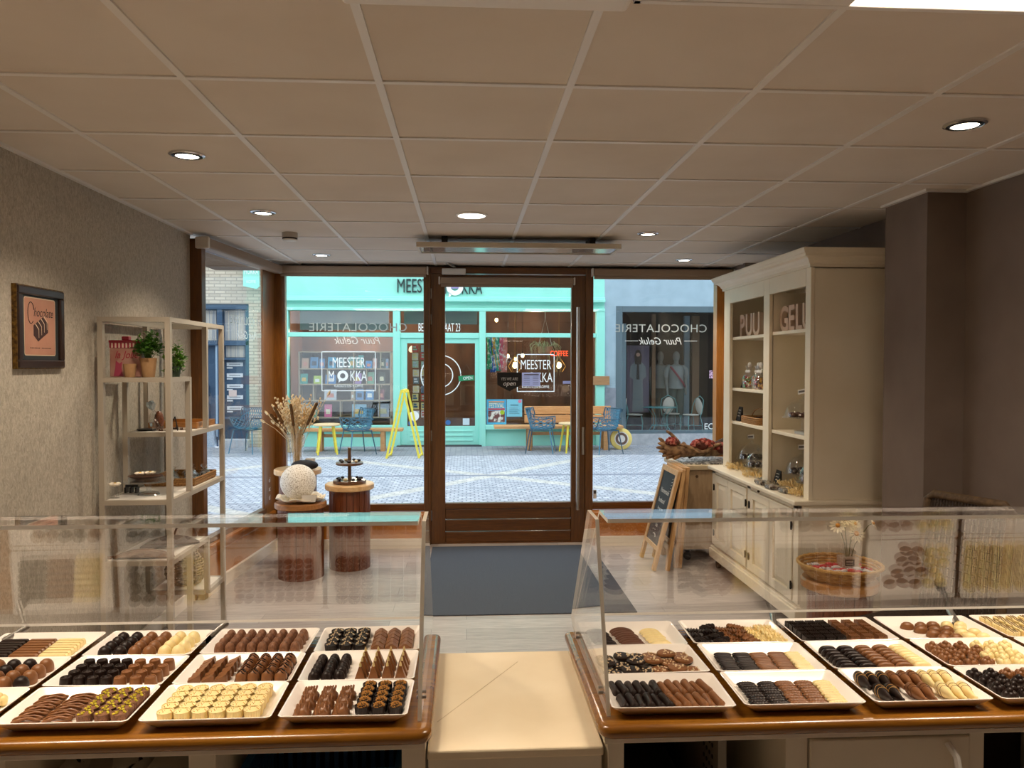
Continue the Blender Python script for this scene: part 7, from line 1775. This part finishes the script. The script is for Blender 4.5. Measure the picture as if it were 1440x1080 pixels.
def mannequin(x, y, lab, sash=False):
    t = thing('mannequin', lab, 'mannequin', (x, y, 0.24))
    b = MB()
    z0 = 0.24
    b.sphere((x, y, z0 + 1.55), (0.075, 0.09, 0.115), 16, 12)
    b.tube([(x, y, z0 + 0.85), (x, y, z0 + 1.05), (x, y, z0 + 1.25), (x, y, z0 + 1.34), (x, y, z0 + 1.38), (x, y, z0 + 1.48)], [0.14, 0.12, 0.15, 0.13, 0.055, 0.05], 16)
    for s in (-1, 1):
        b.tube([(x + s * 0.13, y, z0 + 1.33), (x + s * 0.19, y, z0 + 1.28), (x + s * 0.215, y + 0.02, z0 + 1.05), (x + s * 0.205, y - 0.03, z0 + 0.84), (x + s * 0.20, y - 0.05, z0 + 0.72)], [0.05, 0.05, 0.040, 0.032, 0.026], 10)
        b.tube([(x + s * 0.075, y, z0 + 0.88), (x + s * 0.085, y, z0 + 0.48), (x + s * 0.085, y, z0 + 0.08), (x + s * 0.085, y - 0.08, z0 + 0.03)], [0.085, 0.06, 0.04, 0.03], 10)
    b.build('body', man_m, t)
    c = MB().tube([(x, y, z0 + 0.86), (x, y, z0 + 1.05), (x, y, z0 + 1.26), (x, y, z0 + 1.35), (x, y, z0 + 1.385)], [0.175, 0.15, 0.165, 0.14, 0.06], 18, cap=False)
    for s in (-1, 1): c.tube([(x + s * 0.12, y, z0 + 1.34), (x + s * 0.20, y, z0 + 1.27), (x + s * 0.225, y + 0.01, z0 + 1.10)], [0.06, 0.062, 0.055], 10, cap=False)
    c.build('shirt', shirt, t)
    c = MB()
    for s in (-1, 1): c.tube([(x + s * 0.07, y, z0 + 0.90), (x + s * 0.085, y, z0 + 0.50), (x + s * 0.09, y, z0 + 0.10)], [0.105, 0.085, 0.075], 12, cap=False)
    c.build('trousers', trou, t)
    if sash: MB().tube([(x - 0.15, y - 0.10, z0 + 1.33), (x - 0.05, y - 0.19, z0 + 1.18), (x + 0.10, y - 0.19, z0 + 0.98), (x + 0.17, y - 0.08, z0 + 0.90)], 0.022, 8).build('bag_strap', mat('red strap', '#8e3a4a', 0.7), t)
mannequin(4.27, 16.78, 'white mannequin in a white shirt, left of the pair in the clothes shop')
mannequin(4.55, 16.50, 'white mannequin with a red strap, right of the pair in the clothes shop', True)
teal_m = mat('teal wrought iron', '#6fb5b8', 0.5); cush = mat('white wicker seat', '#d9d4cb', 0.7)
def bistro(x, y, rz, lab):
    t = thing('garden_chair', lab, 'chair', (x, y, 0.24), rz, 'white garden chairs in the clothes shop window')
    Mz = Matrix.Translation((x, y, 0.24)) @ Matrix.Rotation(rz, 4, 'Z')
    W = lambda p: tuple(Mz @ Vector(p))
    s = 0.76
    def T(b, pts, r): return b.tube([W((p[0] * s, p[1] * s, p[2] * s)) for p in pts], r, 6)
    b = MB()
    for sx in (-1, 1):
        T(b, [(sx * 0.17, -0.18, 0.42), (sx * 0.20, -0.22, 0.2), (sx * 0.19, -0.20, 0.0)], 0.007)
        T(b, [(sx * 0.17, 0.18, 0.42), (sx * 0.20, 0.23, 0.2), (sx * 0.19, 0.24, 0.0)], 0.007)
        T(b, [(sx * 0.22, 0.16, 0.40), (sx * 0.24, 0.22, 0.65), (sx * 0.19, 0.27, 0.85), (0, 0.29, 0.95)], 0.007)
        T(b, [(sx * 0.19, -0.2, 0.15), (-sx * 0.19, 0.22, 0.15)], 0.005)
    b.build('frame', teal_m, t)
    MB().lathe([(0.20 * s, 0), (0.22 * s, 0.01), (0.22 * s, 0.025), (0.0001, 0.03)], W((0, 0, 0.42 * s)), 24).build('seat', cush, t)
    Mb_ = (Mz.to_3x3() @ rotm('X', -80))
    MB().lathe([(0.15 * s, 0), (0.165 * s, 0.008), (0.15 * s, 0.018), (0.0001, 0.02)], W((0, 0.25 * s, 0.66 * s)), 24, 0, Mb_, squash=(1, 1.45)).build('backrest', cush, t)
bistro(3.50, 15.85, radians(75), 'white garden chair left of the teal table in the clothes shop window')
bistro(4.34, 16.08, radians(5), 'white garden chair behind the teal table in the clothes shop window')
bistro(4.66, 15.75, radians(-72), 'white garden chair right of the teal table in the clothes shop window')
t = thing('garden_table', 'round teal metal table in the clothes shop window', 'table', (4.0, 15.75, 0.24))
MB().lathe([(0.34, 0.725), (0.35, 0.735), (0.34, 0.745), (0.0001, 0.745)], (4.0, 15.72, 0), 36).build('tabletop', mat('teal glass top', '#4f8f95', 0.25), t)
b = MB()
for k in range(4):
    a = pi / 4 + pi / 2 * k
    b.tube([(4.0 + 0.30 * cos(a), 15.72 + 0.26 * sin(a), 0.725), (4.0 + 0.16 * cos(a), 15.72 + 0.14 * sin(a), 0.55), (4.0 + 0.15 * cos(a), 15.72 + 0.13 * sin(a), 0.40), (4.0 + 0.27 * cos(a), 15.72 + 0.22 * sin(a), 0.24)], 0.008, 6)
b.tube([(4.0 + 0.18 * cos(a), 15.72 + 0.15 * sin(a), 0.36) for a in [2 * pi * q / 24 for q in range(24)]], 0.007, 5, closed=True)
b.build('table_leg', teal_m, t)

# --- brick house with navy entrance
bh = thing('brick_house', 'pale brick house with a navy blue entrance seen through the side window', 'house', (-6, FY, 0))
bm = brick_mat('pale yellow brick', '#cfc6b2', '#b6ad9b', '#a39c8d', 0.21, 0.062, 0.010)
MB().box(-12, -5.95, FY, FY + 0.3, 0.0, 6.6).box(-5.95, -4.20, FY, FY + 0.3, 2.78, 6.6).box(-4.20, -3.785, FY, FY + 0.3, 0.0, 6.6).build('wall', bm, bh, smooth=False)
MB().box(-5.95, -4.20, FY + 0.16, FY + 0.2, 0.0, 2.78).build('door_panel', navy, bh, smooth=False)
b = MB().box(-5.95, -4.20, FY + 0.03, FY + 0.16, 2.68, 2.78).box(-5.95, -4.20, FY + 0.05, FY + 0.16, 1.98, 2.07).box(-4.28, -4.20, FY + 0.05, FY + 0.16, 0.15, 2.68).box(-4.82, -4.72, FY + 0.05, FY + 0.16, 0.15, 2.68).box(-5.95, -5.87, FY + 0.05, FY + 0.16, 0.15, 2.68)
b.box(-4.72, -4.28, FY + 0.04, FY + 0.16, 1.70, 1.74).box(-4.74, -4.28, FY + 0.02, FY + 0.16, 0.545, 0.59)
for x0, x1 in ((-5.45, -5.0),):
    for z0, z1 in ((0.25, 0.85), (1.0, 1.20)): b.box(x0, x1, FY + 0.12, FY + 0.16, z0, z1)
b.build('door_frame', navy, bh, smooth=False, bevel=0.006)
cur = mat('pleated curtain', '#cfc9b8', 0.8, c2='#8d96a0', nscale=30, stretch=(3, 1, 0.02), ramp=(0.42, 0.58))
for x0, x1, z0, z1 in ((-5.80, -4.86, 2.08, 2.66), (-4.70, -4.30, 2.08, 2.66), (-4.68, -4.32, 1.75, 1.97)):
    MB().box(x0, x1, FY + 0.145, FY + 0.158, z0, z1).build('curtained_pane', cur, bh, smooth=False)
MB().box(-5.35, -5.08, FY + 0.14, FY + 0.158, 1.28, 1.90).build('door_pane', mat('door pane', '#8fa0a8', 0.2), bh, smooth=False)
MB().box(-4.87, -4.835, FY + 0.10, FY + 0.14, 0.2, 1.98).build('pull_bar', mat('pale blue bar', '#a9c6dc', 0.4), bh, smooth=False)
for k in range(5):
    z = 1.575 - 0.214 * k
    MB().box(-4.67, -4.36, FY + 0.145, FY + 0.158, z, z + 0.075).box(-4.67, -4.56, FY + 0.145, FY + 0.158, z - 0.045, z - 0.018).build('mail_slot', mat('letterbox white', '#dfe6ea', 0.4), bh, smooth=False)
    MB().box(-4.62, -4.41, FY + 0.14, FY + 0.146, z + 0.028, z + 0.048).build('name_plate', mat('letterbox grey', '#98a0a6', 0.5), bh, smooth=False)
MB().box(-4.63, -4.48, FY + 0.135, FY + 0.14, 0.985, 1.11).build('note', mat('pink note', '#e3cfc6', 0.7), bh, smooth=False)
MB().box(-5.95, -4.88, FY + 0.0, FY + 0.16, 0.0, 0.33).build('grating_step', mat('pale grating', '#b3c3d2', 0.6, c2='#8fa3b8', nscale=40), bh, smooth=False)
MB().box(-4.76, -4.20, FY - 0.12, FY + 0.16, 0.0, 0.16).build('stone_step', stone, bh, smooth=False, bevel=0.01)
hs = thing('hanging_sign', 'mint projecting sign with white letters high on the brick house corner', 'sign', (-4.1, 14.9, 3.1))
MB().prism([(-4.24, 3.10), (-4.24, 3.62), (-3.94, 3.62), (-3.94, 3.10), (-3.99, 3.05)], 'y', 14.98, 15.02).build('board', mint, hs, smooth=False)
text('lettering', 'MOKKA', wlet, hs, (-4.09, 14.977, 3.33), R_FRONT, 0.15, 0.5, 0, 0.001)
text('lettering', 'KOFFIE', wlet, hs, (-4.09, 14.977, 3.16), R_FRONT, 0.075, 0.75, 0, 0.001)
MB().box(-4.26, -3.80, 14.985, 15.2, 3.62, 3.65).box(-3.85, -3.80, 15.0, 15.2, 3.62, 3.65).build('bracket', mat('sign bracket', '#9fb0b8', 0.4, 0.5), hs, smooth=False)

# --- street furniture
oak = wood('bench oak', '#c08a55', '#dba870', (1, 10, 10), 5, 0.5, 0.1)
t = thing('bench', 'plain wooden bench under the left coffee shop window', 'bench', (-2.07, 14.5, 0))
MB().box(-2.98, -1.18, 14.32, 14.60, 0.375, 0.425).build('seat', oak, t, smooth=False, bevel=0.006)
for x in (-2.70, -1.55):
    for y in (14.37, 14.55): MB().box(x - 0.04, x + 0.04, y - 0.03, y + 0.03, 0.0, 0.375).build('leg', oak, t, smooth=False, bevel=0.004)
MB().box(-2.7, -1.55, 14.44, 14.48, 0.26, 0.32).build('stretcher', oak, t, smooth=False)
t = thing('bench', 'wooden bench with a slatted back under the right coffee shop window', 'bench', (1.7, 14.6, 0))
MB().box(0.52, 2.95, 14.30, 14.72, 0.415, 0.465).build('seat', oak, t, smooth=False, bevel=0.006)
b = MB()
for z0, z1 in ((0.49, 0.64), (0.66, 0.81)): b.box(1.12, 2.80, 14.80, 14.84, z0, z1)
b.build('backrest', oak, t, smooth=False, bevel=0.005)
b = MB()
for x in (1.25, 1.96, 2.66): b.box(x - 0.03, x + 0.03, 14.84, 14.90, 0.0, 0.80)
b.build('back_post', oak, t, smooth=False)
for x in (1.18, 2.62):
    for y in (14.36, 14.66): MB().box(x - 0.04, x + 0.04, y - 0.03, y + 0.03, 0, 0.415).build('leg', oak, t, smooth=False, bevel=0.004)
MB().box(1.18, 2.62, 14.49, 14.53, 0.28, 0.34).build('stretcher', oak, t, smooth=False)
yel = mat('yellow paint', '#f2e04a', 0.45)
def stool(x, y, lab):
    t = thing('stool', lab, 'stool', (x, y, 0))
    MB().lathe([(0.225, 0.515), (0.24, 0.525), (0.24, 0.54), (0.23, 0.548), (0.0001, 0.548)], (x, y, 0), 32).build('seat', mat('stool birch', '#e3c79a', 0.5), t)
    for k in range(4):
        a = pi / 4 + pi / 2 * k + 0.25
        MB().cyl((x + 0.24 * cos(a), y + 0.24 * sin(a), 0), (x + 0.15 * cos(a), y + 0.15 * sin(a), 0.52), 0.016, 0.022, 10).build('leg', yel, t)
stool(-2.50, 13.98, 'round birch stool with yellow legs before the left coffee shop window')
stool(1.93, 14.06, 'yellow-legged stool between the two chairs before the right window')
ab2 = thing('yellow_sign_stand', 'bright yellow folding sign frame standing on the pavement by the coffee shop door', 'sign stand', (-1.08, 13.5, 0))
for s in (-1, 1):
    b = MB()
    for y, dx in ((13.30, -0.012), (13.70, 0.022)): b.bar((-1.08 + dx + s * 0.28, y, 0.0), (-1.08 + dx + s * 0.02, y, 1.17), 0.036, 0.026, (0, 1, 0))
    for f_ in (0.03, 0.97): b.bar((-1.09 + s * (0.28 - 0.26 * f_), 13.30, 1.17 * f_), (-1.06 + s * (0.28 - 0.26 * f_), 13.70, 1.17 * f_), 0.026, 0.026)
    b.build('leaf', yel, ab2, smooth=False)
MB().cyl((-1.095, 13.28, 1.16), (-1.06, 13.72, 1.16), 0.028, n=14).build('hinge', yel, ab2)
sblue = mat('steel blue wire', '#3f7c97', 0.5); sblue_l = mat('dark blue leg', '#2c5468', 0.5)
def wire_chair():
    t = thing('wire_chair', '', 'chair', (0, 0, 0))
    def shell(u, v):                       # u across, v from seat front to back top
        x = (u - 0.5) * 2
        if v < 0.5:
            q = v / 0.5; y = -0.24 + 0.42 * q; z = 0.455 - 0.02 * q - 0.015 * sin(pi * q)
        else:
            q = (v - 0.5) / 0.5; y = 0.18 + 0.10 * q; z = 0.435 + 0.37 * q
        W = 0.235 + 0.045 * sin(pi * min(v, 0.8))
        lift = abs(x) ** 3 * (0.20 if v < 0.75 else 0.20 * (1 - (v - 0.75) / 0.25))
        return Vector((x * W * (1 - 0.10 * max(0, v - 0.7)), y - 0.05 * abs(x) ** 2 * (1 if v > 0.5 else 0), z + (lift if v < 0.92 else 0)))
    b = MB(); nu, nv = 12, 6
    for i in range(-nv, nu + 1):           # diagonal lattice both ways
        for sg in (1, -1):
            pts = []
            for k in range(25):
                v = k / 24; u = (i + v * nv) / nu
                if sg < 0: u = 1 - u
                if 0 <= u <= 1: pts.append(shell(u, v))
            if len(pts) > 2: b.tube(pts, 0.0062, 4)
    b.build('shell', sblue, t)
    edge = [shell(k / 12, 0) for k in range(13)] + [shell(1, k / 16) for k in range(1, 17)] + [shell(1 - k / 12, 1) for k in range(1, 13)] + [shell(0, 1 - k / 16) for k in range(1, 16)]
    MB().tube(edge, 0.011, 6, closed=True).build('rim', sblue_l, t)
    MB().tube([(-0.2, -0.2, 0.43), (0.2, -0.2, 0.43), (0.2, 0.17, 0.42), (-0.2, 0.17, 0.42)], 0.010, 6, closed=True).build('seat_ring', sblue_l, t)
    for sx, sy in ((-1, -1), (1, -1), (1, 1), (-1, 1)): MB().tube([(sx * 0.19, sy * 0.18, 0.43), (sx * 0.25, sy * 0.25, 0.0)], [0.012, 0.009], 7).build('leg', sblue_l if sy > 0 else sblue, t)
    return t
wc = wire_chair()
CH = [(-1.95, 13.95, -58, 'blue wire armchair beside the yellow-legged stool on the left'), (1.36, 14.02, 78, 'blue wire armchair before the slatted bench, seen through the door'), (2.50, 13.85, -70, 'blue wire armchair by the shopfront corner, seen through the right window'), (-3.95, 14.25, -20, 'blue wire armchair before the brick pier, seen through the side window')]
for k, (x, y, a, lab) in enumerate(CH):
    Mx = Matrix.Translation((x, y, 0.006)) @ Matrix.Rotation(radians(a), 4, 'Z')
    if k == 0: wc.matrix_basis = Mx; wc['label'] = lab; wc['group'] = 'blue wire chairs on the pavement'
    else: copy_tree(wc, Mx, lab, 'blue wire chairs on the pavement')
cwh = thing('cheese_wheel', 'yellow wheel-shaped sign leaning at the shopfront corner', 'wheel sign', (2.93, 14.5, 0))
MB().lathe([(0.17, -0.05), (0.205, -0.035), (0.205, 0.035), (0.17, 0.05)], (2.93, 14.45, 0.206), 40, 0, rotm('X', 84)).build('rim', mat('cheese yellow', '#ecd57a', 0.5), cwh)
MB().lathe([(0.135, 0.0505), (0.135, 0.054), (0.0001, 0.054)], (2.93, 14.45, 0.206), 32, 0, rotm('X', 84)).build('face', mat('wheel label', '#e8e4dc', 0.6), cwh)
MB().lathe([(0.115, 0.0545), (0.115, 0.057), (0.07, 0.057), (0.07, 0.0545)], (2.93, 14.45, 0.206), 32, 0, rotm('X', 84), cap=False).build('printed_ring', mat('label brown', '#6e5348', 0.6), cwh)
t = thing('round_wheel_sign', 'half hidden round sign leaning under the left window behind the dried bouquet', 'wheel sign', (-3.2, 14.3, 0))
MB().lathe([(0.20, -0.04), (0.235, -0.03), (0.235, 0.03), (0.20, 0.04), (0.0001, 0.042)], (-3.18, 14.25, 0.237), 36, 0, rotm('X', 86)).build('wheel', mat('wheel cream', '#cdb98a', 0.6, c2='#8a7a5c', nscale=20), t)

# ================================================================== light, camera, view
Wd = bpy.data.worlds.new('overcast sky'); SC.world = Wd; Wd.use_nodes = True
nt = Wd.node_tree; nt.nodes.clear()
out = nt.nodes.new('ShaderNodeOutputWorld'); bg = nt.nodes.new('ShaderNodeBackground')
tc = nt.nodes.new('ShaderNodeTexCoord'); no = nt.nodes.new('ShaderNodeTexNoise'); no.inputs['Scale'].default_value = 3; no.inputs['Detail'].default_value = 5
rp = nt.nodes.new('ShaderNodeValToRGB'); rp.color_ramp.elements[0].color = (0.76, 0.87, 1.0, 1); rp.color_ramp.elements[1].color = (0.94, 0.97, 1.0, 1); rp.color_ramp.elements[0].position = 0.35; rp.color_ramp.elements[1].position = 0.65
nt.links.new(tc.outputs['Generated'], no.inputs['Vector']); nt.links.new(no.outputs['Fac'], rp.inputs[0]); nt.links.new(rp.outputs[0], bg.inputs[0])
bg.inputs[1].default_value = SKY
nt.links.new(bg.outputs[0], out.inputs[0])

cam = bpy.data.cameras.new('camera'); co = bpy.data.objects.new('camera', cam); COL.objects.link(co)
cam.sensor_width = 36; cam.sensor_fit = 'HORIZONTAL'; cam.lens = 1083.5 / 1440 * 36; cam.clip_start = 0.05; cam.clip_end = 200
yaw, pitch, roll = 0.05916, -0.02565, 0.00098
fw = Vector((sin(yaw) * cos(pitch), cos(yaw) * cos(pitch), sin(pitch))); rt = Vector((cos(yaw), -sin(yaw), 0)); upv = rt.cross(fw)
r2 = rt * cos(roll) + upv * sin(roll); u2 = -rt * sin(roll) + upv * cos(roll)
Mc = Matrix((r2, u2, -fw)).transposed().to_4x4(); Mc.translation = (0, 0, 1.62)
co.matrix_world = Mc
SC.camera = co
vs_ = SC.view_settings
SC.display_settings.display_device = 'sRGB'
vs_.view_transform = 'Standard'; vs_.look = 'None'; vs_.gamma = 1.0; vs_.use_curve_mapping = False; vs_.exposure = EXPO
SC.cycles.transparent_max_bounces = 32
SC.cycles.max_bounces = 10
SC.cycles.diffuse_bounces = 5
SC.cycles.glossy_bounces = 5
SC.cycles.use_denoising = True
SC.cycles.caustics_reflective = False
SC.cycles.caustics_refractive = False
SC.cycles.sample_clamp_indirect = 6.0
# lettering as plain meshes
dg = bpy.context.evaluated_depsgraph_get()
for o in [x for x in SC.objects if x.type == 'FONT']:
    me = bpy.data.meshes.new_from_object(o.evaluated_get(dg))
    nm = o.name; o.name = 'old'
    n = bpy.data.objects.new(nm, me); COL.objects.link(n)
    n.parent = o.parent; n.matrix_basis = o.matrix_basis
    for k in ('label', 'category', 'group', 'kind'):
        if k in o: n[k] = o[k]
    bpy.data.objects.remove(o)
